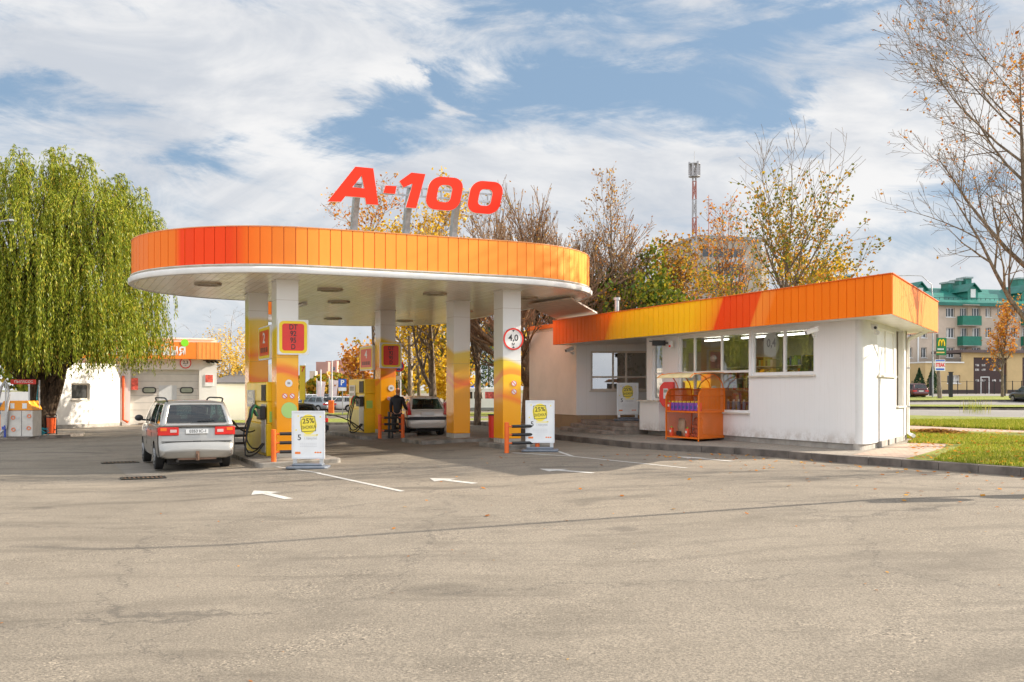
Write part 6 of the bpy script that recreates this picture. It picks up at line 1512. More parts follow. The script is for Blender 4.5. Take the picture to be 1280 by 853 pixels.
class Tree:
    def __init__(s, seed): s.rg = random.Random(seed); s.w = MB(); s.l = MB(); s.tips = []; s.segs = []
    def tube(s, pts, rs, n):
        s.w.tube(pts, rs, n, cap=False)
    def branch(s, p, d, L, r, lev, maxlev, P):
        rg = s.rg; n = 7 if lev == 0 else (5 if lev < maxlev else 4); pts = [p]; rs = [r]; dd = d.copy()
        for k in range(n):
            dd = (dd+rv(rg)*P['wig']*(1 if lev else .35)+Vector((0, 0, 1))*P['up'][min(lev, len(P['up'])-1)]).normalized()
            p = p+dd*L/n; pts.append(p); rs.append(max(P.get('rmin', .007), r*(1-(k+1)/n*(P['taper'][min(lev, len(P['taper'])-1)]))))
        s.tube(pts, rs, (9, 6, 4, 3, 3, 3)[lev])
        if lev >= maxlev-1: s.tips += [(a.lerp(b, rg.random()), (b-a).normalized(), rg.random()) for a, b in zip(pts[1:-1], pts[2:]) for _ in range(2)]+[(pts[-1], dd, 0)]
        if lev >= maxlev: return
        nch = P['n'][lev]; start = P['start'][min(lev, len(P['start'])-1)]
        for c in range(nch):
            f = start+(1-start)*(c+rg.random()*.8)/nch; f = min(.985, f); i = min(n-1, int(f*n)); q = pts[i].lerp(pts[i+1], f*n-i); rr = rs[i]+(rs[i+1]-rs[i])*(f*n-i)
            ax = (pts[i+1]-pts[i]).normalized(); side = ax.cross(rv(rg)).normalized()
            ang = R(rg.uniform(*P['ang'][min(lev, len(P['ang'])-1)])); nd = (ax*math.cos(ang)+side*math.sin(ang)).normalized()
            ll = L*rg.uniform(*P['len'][min(lev, len(P['len'])-1)])*(1.15-.45*f)
            s.branch(q, nd, ll, min(rr*.72, r*P['rr'][min(lev, len(P['rr'])-1)]), lev+1, maxlev, P)
    def leaves(s, n, size, spread, droop=0, zlo=-99, zhi=99, cl=1, keep=None):
        rg = s.rg
        if not s.tips: return
        cnt = 0; tries = 0
        while cnt < n and tries < n*6:
            tries += 1
            t_ = rg.choice(s.tips)[0]
            if keep and not keep(t_, rg): continue
            for _ in range(cl):
                p = t_+rv(rg)*spread*rg.random()
                if not zlo < p.z < zhi: continue
                s.leaf(p, size*rg.uniform(.6, 1.3), rv(rg)); cnt += 1
    def leaf(s, p, sz, nrm, asp=.7, axis=None):
        x = nrm.cross(axis or rv(s.rg))
        if x.length < .01: x = Vector((1, 0, 0))
        x.normalize(); y = nrm.cross(x).normalized()
        if axis: y = axis
        s.l.face([p-y*sz*.5, p+x*sz*asp*.5, p+y*sz*.5, p-x*sz*asp*.5])
    def finish(s, name, label, pos, lm, bark=None, group=None, cat='tree', smooth=True):
        o = thing(name, label, cat, pos, 0, group)
        s.w.build('trunk', bark or M_bark, o, weld=False, recalc=False, smooth=60)
        if s.l.f: s.l.build('crown', lm, o, weld=False, recalc=False)
        return o
def PR(**k):
    P = dict(wig=.16, up=(.05, .10, .08, .05), taper=(.8, .85, .9, .9), n=(9, 6, 5, 4), start=(.3, .15, .15), ang=((30, 55), (25, 55), (25, 60)), len=((.45, .65), (.4, .65), (.4, .7)), rr=(.5, .55, .5)); P.update(k); return P
def mk(name, label, pos, H_, seed, r0, lm, nleaf=0, size=.12, spread=.35, P=None, lev=3, tl=.9, kk=.82, group=None, bark=None, lean=(0, 0), **kw):
    t = Tree(seed); P = P or PR(); t.branch(Vector((0, 0, -.2)), Vector((lean[0], lean[1], 1)).normalized(), H_*tl*kk, r0, 0, lev, P)
    if nleaf: t.leaves(nleaf, size, spread, **kw)
    return t.finish(name, label, pos, lm, bark, group)
G_ST = 'street trees behind the station'
def tp(px, y): p = at(px, y); return (p.x, p.y, p.z)
# trees seen under and above the canopy
mk('maple_tree', 'slim tree with sparse orange leaves behind the middle pump', tp(470, 54), 13.4, 11, .13, L_ora, 1900, .17, .5, PR(n=(15, 6, 4), start=(.35, .1, .1), up=(.1, .06, .03, 0), len=((.28, .42), (.45, .7), (.4, .7))), 3, 1.0, .82, G_ST)
mk('maple_tree', 'pale trunked yellow tree just right of the no stopping sign', tp(513, 57), 12.2, 12, .16, L_yel, 3200, .20, .5, PR(n=(14, 6, 4), start=(.3, .1, .1), len=((.25, .4), (.45, .7), (.4, .7))), 3, 1.0, .82, G_ST)
mk('maple_tree', 'forked tree with many yellow leaves left of the middle front pillar', tp(542, 52), 12.6, 17, .24, L_yel, 4200, .19, .5, PR(n=(12, 7, 4), start=(.18, .1, .1), ang=((20, 45), (25, 55), (25, 60)), len=((.4, .6), (.4, .65), (.4, .7))), 3, .95, .82, G_ST)
mk('lime_tree', 'nearly bare crooked tree between the two right pillars', tp(596, 50), 12.0, 19, .19, L_brn, 500, .16, .5, PR(wig=.22, n=(11, 6, 5), start=(.28, .1, .1), len=((.35, .55), (.45, .7), (.4, .7))), 3, .95, .82, G_ST)
mk('maple_tree', 'bushy yellow and brown tree far behind the minibus', tp(575, 78), 11, 23, .2, L_mix, 2800, .3, .8, PR(n=(12, 6, 4), start=(.15, .1, .1)), 3, .9, .82, G_ST)
mk('maple_tree', 'golden tree behind the man and the hatchback', tp(524, 84), 12, 29, .2, L_yel, 2600, .34, .9, PR(n=(12, 6, 4), start=(.12, .1, .1)), 3, .85, .82, G_ST)
mk('maple_tree', 'orange tree between the two pumps, behind the car park', tp(447, 92), 6.5, 31, .16, L_ora, 1500, .34, .8, PR(n=(12, 6, 4), start=(.12, .1, .1)), 3, .9, .82, G_ST)
# broom-shaped bare tree behind the right end of the canopy
Pb_ = PR(wig=.10, up=(.02, .09, .10, .09), n=(15, 11, 7, 2), start=(.30, .16, .12, .2), ang=((28, 68), (14, 36), (14, 32), (15, 30)), len=((.72, .98), (.5, .72), (.45, .7), (.4, .5)), taper=(.55, .8, .85, .9), rr=(.5, .5, .5), rmin=.012)
mk('pollard_tree', 'broad bare tree with a dense broom of twigs behind the right end of the canopy', tp(660, 46), 11.6, 37, .36, L_brn, 1500, .12, .2, Pb_, 4, .53, 1.0, G_ST, bark=M_twig)
mk('pollard_tree', 'second broom-shaped bare tree with brown leaves just above the link roof', tp(722, 49), 11.6, 41, .30, L_ora, 1900, .12, .25, Pb_, 4, .50, 1.0, G_ST, bark=M_twig)
mk('poplar_tree', 'tall thin tree with scattered small leaves between the canopy and the shop roof', tp(768, 47), 12.0, 43, .13, L_brn, 1500, .12, .35, PR(n=(16, 6, 4), start=(.3, .1, .1), ang=((18, 35), (20, 45), (20, 50)), up=(.1, .16, .1, .05), len=((.28, .4), (.4, .6), (.4, .6))), 3, 1.0, .82, G_ST)
mk('poplar_tree', 'thin leafless tree right behind the canopy end with yellow leaves low down', tp(736, 52), 10.2, 44, .13, L_yel, 1800, .15, .5, PR(n=(16, 6, 4), start=(.2, .1, .1), ang=((28, 50), (20, 45), (20, 50)), len=((.35, .5), (.4, .6), (.4, .6))), 3, 1.0, .82, G_ST, zhi=7.5)
mk('maple_tree', 'dense green and yellow tree rising above the yellow part of the shop fascia', tp(800, 47), 8.6, 47, .24, L_grn, 9000, .21, .55, PR(n=(14, 9, 5), start=(.15, .08, .1), ang=((35, 65), (30, 60), (25, 60)), len=((.42, .6), (.45, .7), (.4, .7))), 3, .85, .82, G_ST)
mk('maple_tree', 'orange brown tree above the middle of the shop roof', tp(846, 50), 9.6, 53, .18, L_rst, 4600, .18, .5, PR(n=(14, 8, 5), start=(.18, .08, .1), ang=((28, 55), (25, 55), (25, 60)), len=((.42, .6), (.45, .7), (.4, .7))), 3, .88, .82, G_ST)
mk('maple_tree', 'thin branched tree with small rusty leaves left of the tall tree over the shop', tp(903, 46), 10.4, 59, .2, L_ora, 1500, .13, .35, PR(n=(11, 6, 4), start=(.15, .08, .1), ang=((18, 40), (20, 40), (20, 50)), up=(.05, .14, .1, .05), len=((.45, .65), (.45, .7), (.4, .7))), 3, .92, .82, G_ST)
mk('ash_tree', 'tall tree with bare top branches and yellow leaves standing over the shop roof', tp(985, 38), 11.6, 61, .17, L_mix, 6200, .13, .33, PR(n=(12, 7, 5), start=(.24, .1, .1), ang=((25, 52), (18, 42), (22, 50)), up=(.05, .13, .1, .05), len=((.5, .72), (.45, .7), (.4, .7)), rmin=.007, rr=(.42, .5, .5)), 3, .95, .69, G_ST, zhi=10.0, keep=lambda p, rg: rg.random() < max(.05, min(1, (10.6-p.z)/4.5)))
mk('maple_tree', 'bright yellow tree low behind the right half of the shop roof', tp(1028, 56), 9.8, 67, .2, L_yel, 5200, .22, .6, PR(n=(13, 8, 5), start=(.15, .08, .1)), 3, .85, .82, G_ST)
# big bare tree at the right edge
Pr = PR(wig=.13, up=(.02, .10, .06, .04), n=(13, 8, 7, 4), start=(.30, .12, .12, .15), ang=((25, 52), (20, 45), (25, 52), (25, 55)), len=((.36, .54), (.42, .66), (.35, .6), (.35, .55)), taper=(.96, .85, .88, .9), rr=(.40, .5, .5), rmin=.005)
mk('bare_tree', 'big nearly leafless tree reaching in from the right edge of the view', (14.75, 28.0, .2), 13.6, 71, .19, L_ora, 1200, .085, .12, Pr, 4, .80, 1.0, None, lean=(-.02, .0))
mk('maple_tree', 'tree with bright orange leaves in the top right corner', (22.9, 36, .2), 18, 73, .26, L_ora, 4200, .16, .5, PR(n=(12, 7, 5), start=(.5, .1, .1), len=((.28, .4), (.4, .6), (.4, .6))), 3, .95, 1.0)
mk('bare_tree', 'bare tree beyond the right edge that shades the asphalt by the kerb', (21, 24.8, .3), 9.5, 79, .18, L_ora, 900, .12, .3, Pr, 3, .8, 1.0)
mk('rowan_tree', 'small orange leaved tree in front of the brown gate', tuple(gp(1253, 498.2)), 8.6, 83, .17, L_ora, 1500, .24, .4, PR(n=(14, 6, 4), start=(.25, .1, .1), ang=((20, 45), (25, 55), (25, 60)), up=(.1, .14, .08), len=((.28, .42), (.4, .6), (.4, .6))), 3, 1.0, 1.0)
mk('birch_tree', 'golden birch with hanging leaves behind the car wash', tp(287, 72), 6.6, 89, .14, L_ora, 200, .2, .3, PR(n=(12, 6, 4), start=(.2, .1, .1), up=(.1, -.06, -.2, -.2)), 3, 1.0, 1.0, bark=M_birch)
t = Tree(90); 
for k in range(330):
    a = t.rg.uniform(0, 2*math.pi); r_ = math.sqrt(t.rg.random())*2.6; z0 = 7.0-1.6*(r_/2.6)**2-t.rg.random()*2.6; L_ = t.rg.uniform(.8, 2.2); p = Vector((r_*math.cos(a), r_*math.sin(a), z0))
    for j in range(int(L_/.16)): t.leaf(p+Vector((t.rg.uniform(-.1, .1), t.rg.uniform(-.1, .1), -j*.16)), .17, rv(t.rg))
bt = [o for o in bpy.data.objects if o.get('label', '').startswith('golden birch')][0]
[bpy.data.objects.remove(c) for c in kids(bt) if c.name.startswith('crown')]
t.l.build('crown', leafmat('birch_leaf', [(0, (.45, .24, .03)), (.5, (.62, .40, .05)), (1, (.7, .5, .12))]), bt, weld=False, recalc=False)

# weeping willow
wl_ = Tree(101); rg = wl_.rg
WR, WH = 5.35, 13.0
trunk = [Vector((0, 0, -.2)), Vector((.1, 0, 1)), Vector((.0, .1, 2.4)), Vector((-.15, .1, 3.6))]
wl_.w.tube(trunk, [.62, .50, .46, .44], 12, cap=False)
wl_.w.tube([Vector((.35, 0, 1.0)), Vector((.75, .1, 2.4)), Vector((1.3, 0, 4.6))], [.34, .3, .22], 9, cap=False)
clumps = []
for k in range(165):
    a = rg.uniform(0, 2*math.pi); f = rg.random()**.6; zt_ = .30+.70*rg.random()
    prof_r = WR*(1-(max(0, zt_-.42)/.60)**4.5)**.5 if zt_ > .42 else WR*(.90+.1*zt_)
    r_ = prof_r*(.55+.45*f); z_ = WH*zt_*(1-.10*rg.random()*(zt_ > .8)); clumps.append(Vector((r_*math.cos(a), r_*math.sin(a)*.9, z_)))
for k in range(26):
    a = rg.uniform(0, 2*math.pi); r_ = rg.uniform(.3, 3.4); clumps.append(Vector((r_*math.cos(a), r_*math.sin(a), WH*rg.uniform(.86, .985)*(1-.05*(r_/3.4)**2))))
for k in range(60):
    a = -math.pi/2+rg.uniform(-1.15, 1.15); r_ = WR*rg.uniform(.6, .95); clumps.append(Vector((r_*math.cos(a), r_*math.sin(a)*.9, WH*rg.uniform(.34, .62))))
for c in clumps:
    base = trunk[-1].lerp(Vector((c.x*.25, c.y*.25, c.z*.55)), .8); mid = base.lerp(c, .55)+Vector((0, 0, .6)); r0 = .03+.05*rg.random()
    wl_.w.tube([trunk[-1], base, mid, c], [.16, .10, .05, .02], 5, cap=False)
    out = Vector((c.x, c.y, 0)); out = out.normalized() if out.length > .1 else Vector((1, 0, 0))
    nst = rg.randint(11, 19); drop0 = rg.uniform(2.0, 5.0)
    for s_ in range(nst):
        ang = rg.uniform(-1.5, 1.5); dd = Vector((out.x*math.cos(ang)-out.y*math.sin(ang), out.x*math.sin(ang)+out.y*math.cos(ang), 0))
        reach = rg.uniform(.15, 1.05); L_ = drop0*rg.uniform(.55, 1.2); p0 = c+rv(rg)*.3
        zmin = 2.5+rg.random()*1.1+.30*max(0, p0.x-2.4)*rg.uniform(.5, 1.6)
        sway = rg.uniform(-.12, .12); step = .115; s__ = 0; pts_ = []
        while s__ < L_:
            q = s__/L_; hor = reach*(1-math.exp(-3.2*q)); dz = -(q**1.25)*L_+.20*math.sin(min(1, q*5)*math.pi)*.8
            p = p0+dd*hor+Vector((sway*q, sway*q, dz))
            if p.z < zmin: break
            pts_.append(p); s__ += step
        if len(pts_) < 3: continue
        for i, p in enumerate(pts_):
            for sd_i in (0, 1, 2):
                if rg.random() < .18: continue
                ax = (pts_[min(i+1, len(pts_)-1)]-pts_[max(0, i-1)]).normalized(); off = rv(rg)*.05
                ax = (ax+rv(rg)*.45).normalized(); wl_.leaf(p+off, rg.uniform(.12, .21), rv(rg), .22, ax)
wp_ = gp(50, 545); wt_ = wl_.finish('willow_tree', 'large weeping willow with hanging yellow green curtains of leaves', wp_, L_will, M_barkw)

# ================================================================== FAR BUILDINGS
M_br = mat('brick_cream', (.52, .42, .33), .85, var=.08, vscale=.6); M_och = mat('stucco_ochre', (.55, .40, .20), .85, var=.06, vscale=.6); M_gro = mat('roof_green', (.012, .15, .115), .45, var=.15, vscale=.8); M_grb = mat('balcony_green', (.008, .17, .11), .5, var=.12, vscale=3)
M_wfr = mat('far_window_frame', (.72, .72, .70), .4, var=0); M_wgl = mat('far_window_glass', (.06, .07, .08), .08, var=.3, vscale=.5); M_cur = mat('curtain_pale', (.5, .48, .44), .8, var=.2)
BY = 138.0; O_ = at(1130, BY, z=0); frB = frame((O_.x, O_.y, 0), (ST*.55, -1, 0)); frB = (frB[0], frB[1], frB[2], frB[3])
def ab(px): return along(frB, px)
def hb(px, py): return hgt(frB, px, py)
apt = thing('apartment_building', 'cream four storey apartment house with a green metal roof and green balconies', 'apartment house', (O_.x+10, O_.y+6, 1.2), 0)
cols = [(1136.5, 1143, 0), (1151.5, 1158, 1), (1183, 1192.5, 1), (1200, 1209, 1), (1215.5, 1225, 1), (1231, 1239, 0), (1246, 1254, 0), (1262, 1270, 1), (1276, 1285, 0), (1300, 1310, 1), (1325, 1335, 1), (1350, 1360, 1)]
rows = [(384.8, 396.5), (409.8, 422.5), (434.5, 447.5)]
cols = [(1088, 1095, 1), (1104, 1111, 1), (1120, 1127, 1), (1135, 1140.5, 1), (1151.5, 1158.5, 1), (1182.5, 1193.5, 1), (1200, 1209.5, 1), (1215, 1225.5, 1), (1232, 1239, 1), (1247, 1256, 1), (1262, 1271, 1), (1277, 1286, 1), (1302, 1311, 1), (1325, 1335, 1)]
holes = []
for a, b, k in cols:
    for j, (y0, y1) in enumerate(rows): 
        holes.append((ab(a), ab(b), hb(a, y1), hb(a, y0)))
    holes.append((ab(a), ab(b), hb(a, 482.5), hb(a, 469)))
mb = OMB(); A_, B_ = ab(1060), ab(1400); eav = hb(1180, 377.5); wall(mb, frB, A_, B_, .8, eav, holes, .4)
fbox(mb, frB, A_, A_+.4, .8, eav, -14, -.405); fbox(mb, frB, B_-.4, B_, .8, eav, -14, -.405); mb.build('wall', M_br, apt)
def far_win(parent, fr, h_, dep=.25, split=2, frame_m=None):
    a, b, c, d_ = h_; mb = OMB(); wd = .09
    fbox(mb, fr, a, b, c, c+wd, -dep-.08, -dep); fbox(mb, fr, a, b, d_-wd, d_, -dep-.08, -dep); fbox(mb, fr, a, a+wd, c+wd, d_-wd, -dep-.08, -dep); fbox(mb, fr, b-wd, b, c+wd, d_-wd, -dep-.08, -dep)
    for k in range(1, split): x_ = a+(b-a)*k/split; fbox(mb, fr, x_-wd/2, x_+wd/2, c+wd, d_-wd, -dep-.08, -dep)
    f = mb.build('window', frame_m or M_wfr, parent); g_ = OMB(); fbox(g_, fr, a+wd*.5, b-wd*.5, c+wd*.5, d_-wd*.5, -dep-.06, -dep-.03); g_.build('pane', M_wgl, f)
    if random.random() < .6: g_ = OMB(); k = random.choice((0, 1)); fbox(g_, fr, a+wd+(b-a)*.5*k, a+(b-a)*.5*(k+1)-wd, c+wd, d_-wd, -dep-.028, -dep-.02); g_.build('curtain', M_cur, f)
    g_ = OMB(); fbox(g_, fr, a-.08, b+.08, c-.08, c, -.1, .08); g_.build('sill', M_wfr, f)
random.seed(9)
for h_ in holes:
    if h_[0] > ab(1300) or h_[1] < ab(1128): continue
    far_win(apt, frB, h_, split=2 if h_[1]-h_[0] < 1.05 else 3)
for px0, px1 in ((1196.5, 1220), (1276, 1300)):
    for y0, y1 in ((407, 395.5), (432.5, 421)):
        mb = OMB(); a, b = ab(px0), ab(px1); c, d_ = hb(px0, y0), hb(px0, y1); fbox(mb, frB, a, b, c-.1, c, .0, 1.2); sl_ = mb.build('balcony', M_conc, apt)
        mb = OMB(); fbox(mb, frB, a, b, c, d_, 1.12, 1.2); fbox(mb, frB, a, a+.08, c, d_, 0, 1.12); fbox(mb, frB, b-.08, b, c, d_, 0, 1.12); mb.build('balcony_railing', M_grb, sl_)
mb = OMB(); fbox(mb, frB, ab(1199), ab(1218), hb(1200, 382.5), hb(1200, 381.5), 0, 1.1); mb.build('awning', mat('awning', (.4, .33, .28)), apt)
# roof with dormers and chimneys
mb = OMB(); ridge = hb(1200, 354)
q = [fo(frB, A_-.6, eav-.1, .7), fo(frB, B_+.6, eav-.1, .7), fo(frB, B_-2, ridge, -7), fo(frB, A_+2, ridge, -7), fo(frB, A_-.6, eav-.1, -14.7), fo(frB, B_+.6, eav-.1, -14.7)]
mb.add(q, [(0, 1, 2, 3), (3, 2, 5, 4), (0, 3, 4), (1, 5, 2), (0, 4, 5, 1)]); fbox(mb, frB, A_-.7, B_+.7, eav-.55, eav-.1, .55, .75); rfo = mb.build('roof', M_gro, apt)
mb = OMB(); 
for k in range(60): x_ = A_+(B_-A_)*k/60; fbox(mb, frB, x_, x_+.05, eav+.3, eav+.6, .2, .25)
fbox(mb, frB, A_, B_, eav+.55, eav+.6, .2, .25); mb.build('snow_guard', mat('guard_dark', (.02, .05, .05), .6), rfo)
for px in (1156, 1222, 1290):
    mb = OMB(); a = ab(px-6.5); b = ab(px+6.5); z0 = eav+.3; z1 = eav+1.9; zt_ = eav+2.9; m_ = (a+b)/2
    mb.prism([[(a, z0), (b, z0), (b, z1), (m_, zt_-.3), (a, z1)]], -5, -1.0, 0, frB); dm = mb.build('dormer', mat('dormer_green', (.03, .22, .17), .5, var=.1), apt)
    mb = OMB(); mb.add([fo(frB, a-.4, z1-.25, -.6), fo(frB, m_, zt_, -.6), fo(frB, b+.4, z1-.25, -.6), fo(frB, a-.4, z1-.25, -6), fo(frB, m_, zt_, -6), fo(frB, b+.4, z1-.25, -6)], [(0, 1, 4, 3), (1, 2, 5, 4)]); mb.build('dormer_roof', M_gro, dm, solid=.12)
    mb = OMB(); fbox(mb, frB, m_-.4, m_+.4, z0+.5, z1+.1, -.99, -.93); mb.build('dormer_window', M_wfr, dm)
for px, w_, zz_ in ((1063, 5, 345), (1086, 5.5, 341), (1140, 18, 345), (1238, 7.5, 344), (1227, 3.5, 347), (1215, 5, 350), (1306, 8, 345)):
    mb = OMB(); a = ab(px-w_/2); b = ab(px+w_/2); zt_ = hb(px, zz_)
    fbox(mb, frB, a, b, eav, zt_, -6.4, -4.6); ch = mb.build('chimney', mat('chimney_green', (.02, .18, .14), .5, var=.15), apt); mb = OMB(); fbox(mb, frB, a-.15, b+.15, zt_, zt_+.25, -6.6, -4.4); mb.build('chimney_cap', mat('cap_grey', (.3, .36, .36), .5), ch)
mb = OMB(); pA_ = fo(frB, ab(1147), 0, .12); mb.tube([fo(frB, ab(1147), .9, .12), fo(frB, ab(1147), eav-.4, .12)], .12, 8); mb.build('drainpipe', M_wfr, apt)
# ochre garage block in front
GY = 130.0; Og = at(1156, GY, z=0); frG = frame((Og.x, Og.y, 0), (ST*.55, -1, 0))
ag = lambda px: along(frG, px); hg = lambda px, py: hgt(frG, px, py)
gar = thing('garage_block', 'ochre garage block with a dark brown gate in front of the apartment house', 'garage', (Og.x+6, Og.y+3, 1.1), 0)
mb = OMB(); gt_ = (ag(1217), ag(1259), .9, hg(1217, 447)); wn_ = (ag(1184), ag(1200.5), hg(1184, 479.5), hg(1184, 469)); wn2 = (ag(1163), ag(1171), hg(1163, 479.5), hg(1163, 469)); gt2 = (ag(1278), ag(1320), .9, hg(1278, 447))
wall(mb, frG, ag(1204), ag(1420), .8, hg(1210, 441), [gt_, gt2], .4); wall(mb, frG, ag(1156.5), ag(1204), .8, hg(1180, 454), [wn_, wn2], .4); fbox(mb, frG, ag(1156.5), ag(1204), hg(1180, 454)-.1, hg(1180, 454), -6, -.405); fbox(mb, frG, ag(1156.5), ag(1156.5)+.3, .8, hg(1180, 454)-.1, -6, -.405)
mb.build('wall', M_och, gar)
mb = OMB(); fbox(mb, frG, ag(1200), ag(1425), hg(1210, 441), hg(1210, 437.5), -6, .6); mb.build('roof', mat('garage_roof', (.12, .085, .08), .6), gar)
mb = OMB(); fbox(mb, frG, ag(1156), ag(1204.5), hg(1180, 454), hg(1180, 452.3), -6, .15); mb.build('low_roof_edge', M_wfr, gar)
for gg in (gt_, gt2):
    mb = OMB(); fbox(mb, frG, gg[0], gg[1], gg[2], gg[3], -.35, -.25); go = mb.build('gate', mat('gate_brown', (.045, .018, .016), .5, var=.1), gar)
    for k in (.14, .33, .64, .85):
        for zz_ in (.80, .68, .40): mb = OMB(); x_ = gg[0]+(gg[1]-gg[0])*k; z_ = gg[2]+(gg[3]-gg[2])*zz_; fbox(mb, frG, x_-.28, x_+.28, z_-.14, z_+.14, -.25, -.22); mb.build('gate_window', mat('gate_glass', (.45, .42, .40), .2, var=.6, vscale=3), go)
    mb = OMB(); x0_ = gg[0]+(gg[1]-gg[0])*.24; x1_ = gg[0]+(gg[1]-gg[0])*.50; zt_ = gg[2]+(gg[3]-gg[2])*.50; zb_ = gg[2]+.2
    for a, b, c, d_ in ((x0_, x1_, zt_-.1, zt_), (x0_, x0_+.1, zb_, zt_-.1), (x1_-.1, x1_, zb_, zt_-.1), (x0_+.1, x1_-.1, zb_, zb_+.1)): fbox(mb, frG, a, b, c, d_, -.25, -.19)
    mb.build('wicket_frame', M_wfr, go)
far_win(gar, frG, wn_, split=3); far_win(gar, frG, wn2, split=2)
for a_, b_ in ((1156, 1216.8), (1259.2, 1277.8)): mb = OMB(); fbox(mb, frG, ag(a_), ag(b_), .5, hg(a_+20, 487.5), -.1, .05); mb.build('plinth', mat('plinth_dark', (.06, .04, .035), .7), gar)
# street fence in front of the houses
fp0, fp1 = gp(1140, 493.2), gp(1300, 493.2); fnc = thing('metal_fence', 'thin dark metal fence in front of the garage block', 'fence', fp0, 0)
mb = OMB(); n = 14
for k in range(n+1): p = fp0.lerp(fp1, k/n); mb.bar(p, p+Vector((0, 0, 1.7)), .08)
mb.build('posts', M_blackm, fnc); mb = OMB()
for z_ in (.4, 1.6): mb.bar(fp0+Vector((0, 0, z_)), fp1+Vector((0, 0, z_)), .03)
mb.build('rails', M_blackm, fnc)
for px, py, h_, lb in ((1188.5, 498.5, 2.6, 'dark gate post right of the striped pole'), (1254.5, 497, 2.3, 'dark gate post behind the small orange tree'), (1163.5, 495.5, 2.0, 'dark fence post left of the fast food sign pole')):
    p = gp(px, py); o = thing('gate_post', lb, 'post', p, 0, 'dark posts along the verge'); mb = MB(); mb.box(-.16, .16, -.16, .16, 0, h_); mb.build('post', M_blackm, o, bevel=.03); mb = MB(); mb.box(-.2, .2, -.2, .2, h_, h_+.08); mb.build('cap', M_blackm, o)
# small spruces
for k, (px, h_) in enumerate(((1166, 3.4), (1149, 3.0))):
    p = at(px, 118); t = Tree(200+k); t.w.tube([Vector((0, 0, 0)), Vector((0, 0, h_))], [.1, .02], 6, cap=False)
    for i in range(1300): f = t.rg.random(); a = t.rg.uniform(0, 6.28); r_ = (1-f)*1.15*t.rg.uniform(.5, 1); t.leaf(Vector((r_*math.cos(a), r_*math.sin(a), .2+f*h_)), .26, rv(t.rg), .5)
    t.finish('spruce_tree', ('small blue green spruce by the low ochre wall', 'small spruce next to the maroon car')[k], p, L_con, group='small spruces')
# high-rise behind the trees
hr_ = thing('tower_block', 'tall grey beige panel block behind the trees over the shop', 'apartment block', at(925, 165), 0)
frH = frame(at(895, 160, z=0), (.25, -1, 0)); mb = OMB(); a0, a1 = along(frH, 872), along(frH, 952); zt_ = hgt(frH, 920, 300); fbox(mb, frH, a0, a1, 0, zt_, -14, 0); mb.build('wall', mat('panel_beige', (.42, .36, .30), .85, var=.1, vscale=.3), hr_)
mb = OMB(); fbox(mb, frH, a1, along(frH, 963), 0, zt_-1.5, -14, -1.2); mb.build('end_wall', mat('panel_cream', (.62, .55, .44), .85, var=.06, vscale=.3), hr_)
mb = OMB(); fbox(mb, frH, a0-.3, a1+.3, zt_, zt_+.5, -14.3, .3); mb.build('roof_edge', M_conc, hr_)
for px in (884, 898, 911, 923):
    for k in range(9):
        z_ = zt_-2.9-k*2.9; x_ = along(frH, px)
        if z_ < 2: break
        mb = OMB(); fbox(mb, frH, x_-.8, x_+.8, z_, z_+1.4, .002, .03); f = mb.build('window', M_wgl, hr_)
        if px in (911, 923): mb = OMB(); fbox(mb, frH, x_-.95, x_+.95, z_-1.15, z_-.1, .03, .9); mb.build('balcony', mat('balcony_pale', (.55, .56, .58), .6), hr_)
# red blocks on the horizon
fb_ = thing('housing_blocks', 'row of stepped red and grey panel blocks on the horizon behind the car park', 'apartment block', at(420, 420), 0)
for k, (p0_, p1_, y_) in enumerate(((387, 394, 464), (395, 410, 452.5), (407, 421, 451.5), (418, 432, 450.5), (430, 456, 450))):
    Yb = 420+k*6; x0_ = (p0_-640)/1240*Yb; x1_ = (p1_-640)/1240*Yb; zt_ = H0+(487-y_)/1240*Yb
    mb = OMB(); mb.box(x0_, x1_, Yb, Yb+15, -1, zt_); bl = mb.build('block', mat('far_red_block', (.42, .24, .20), .9, var=.15, vscale=.05) if k else M_br, fb_)
    mb = OMB()
    for j in range(int((zt_-2)/3)):
        z_ = 1+3*j
        for i in range(int((x1_-x0_)/2.4)): x_ = x0_+.6+i*2.4; mb.box(x_, x_+1.2, Yb-.06, Yb-.01, z_, z_+1.5)
    mb.build('window_grid', mat('far_glass_grid', (.12, .13, .17), .3, var=.3), bl)
# wooded horizon
def wood(name, label, x0, x1, y0, y1, hmin, hmax, n, lm, size, seed):
    t = Tree(seed); rg = t.rg; cs_ = []
    m_ = max(6, int(abs(x1-x0)/5)); 
    for k in range(m_): x = x0+(x1-x0)*(k+rg.random())/m_; y = rg.uniform(y0, y1); cs_.append((x, y, rg.uniform(hmin, hmax), rg.uniform(2.2, 4.0)))
    for c in cs_: t.w.tube([Vector((c[0], c[1], -1)), Vector((c[0]+rg.uniform(-.5, .5), c[1], c[2]*.8))], [.22, .08], 5, cap=False)
    for i in range(n):
        c = rg.choice(cs_); v = rv(rg); q = rg.random()**.4
        t.leaf(Vector((c[0]+v.x*c[3]*q, c[1]+v.y*c[3]*q, c[2]*.56+v.z*c[2]*.46*q)), size*rg.uniform(.6, 1.3), rv(rg))
    o = thing(name, label, 'woodland', (0, 0, 0)); o['kind'] = 'stuff'; t.w.build('trunks', M_bark, o, weld=False, recalc=False); t.l.build('foliage', lm, o, weld=False, recalc=False); return o
def stuffwood(*a):
    o = wood(*a); 
    for c in kids(o): c['kind'] = 'stuff'
stuffwood('far_wood', 'mass of green and yellow trees on the horizon behind the car park', -80, -14, 150, 172, 3.6, 6.4, 13000, L_mix, .8, 301)
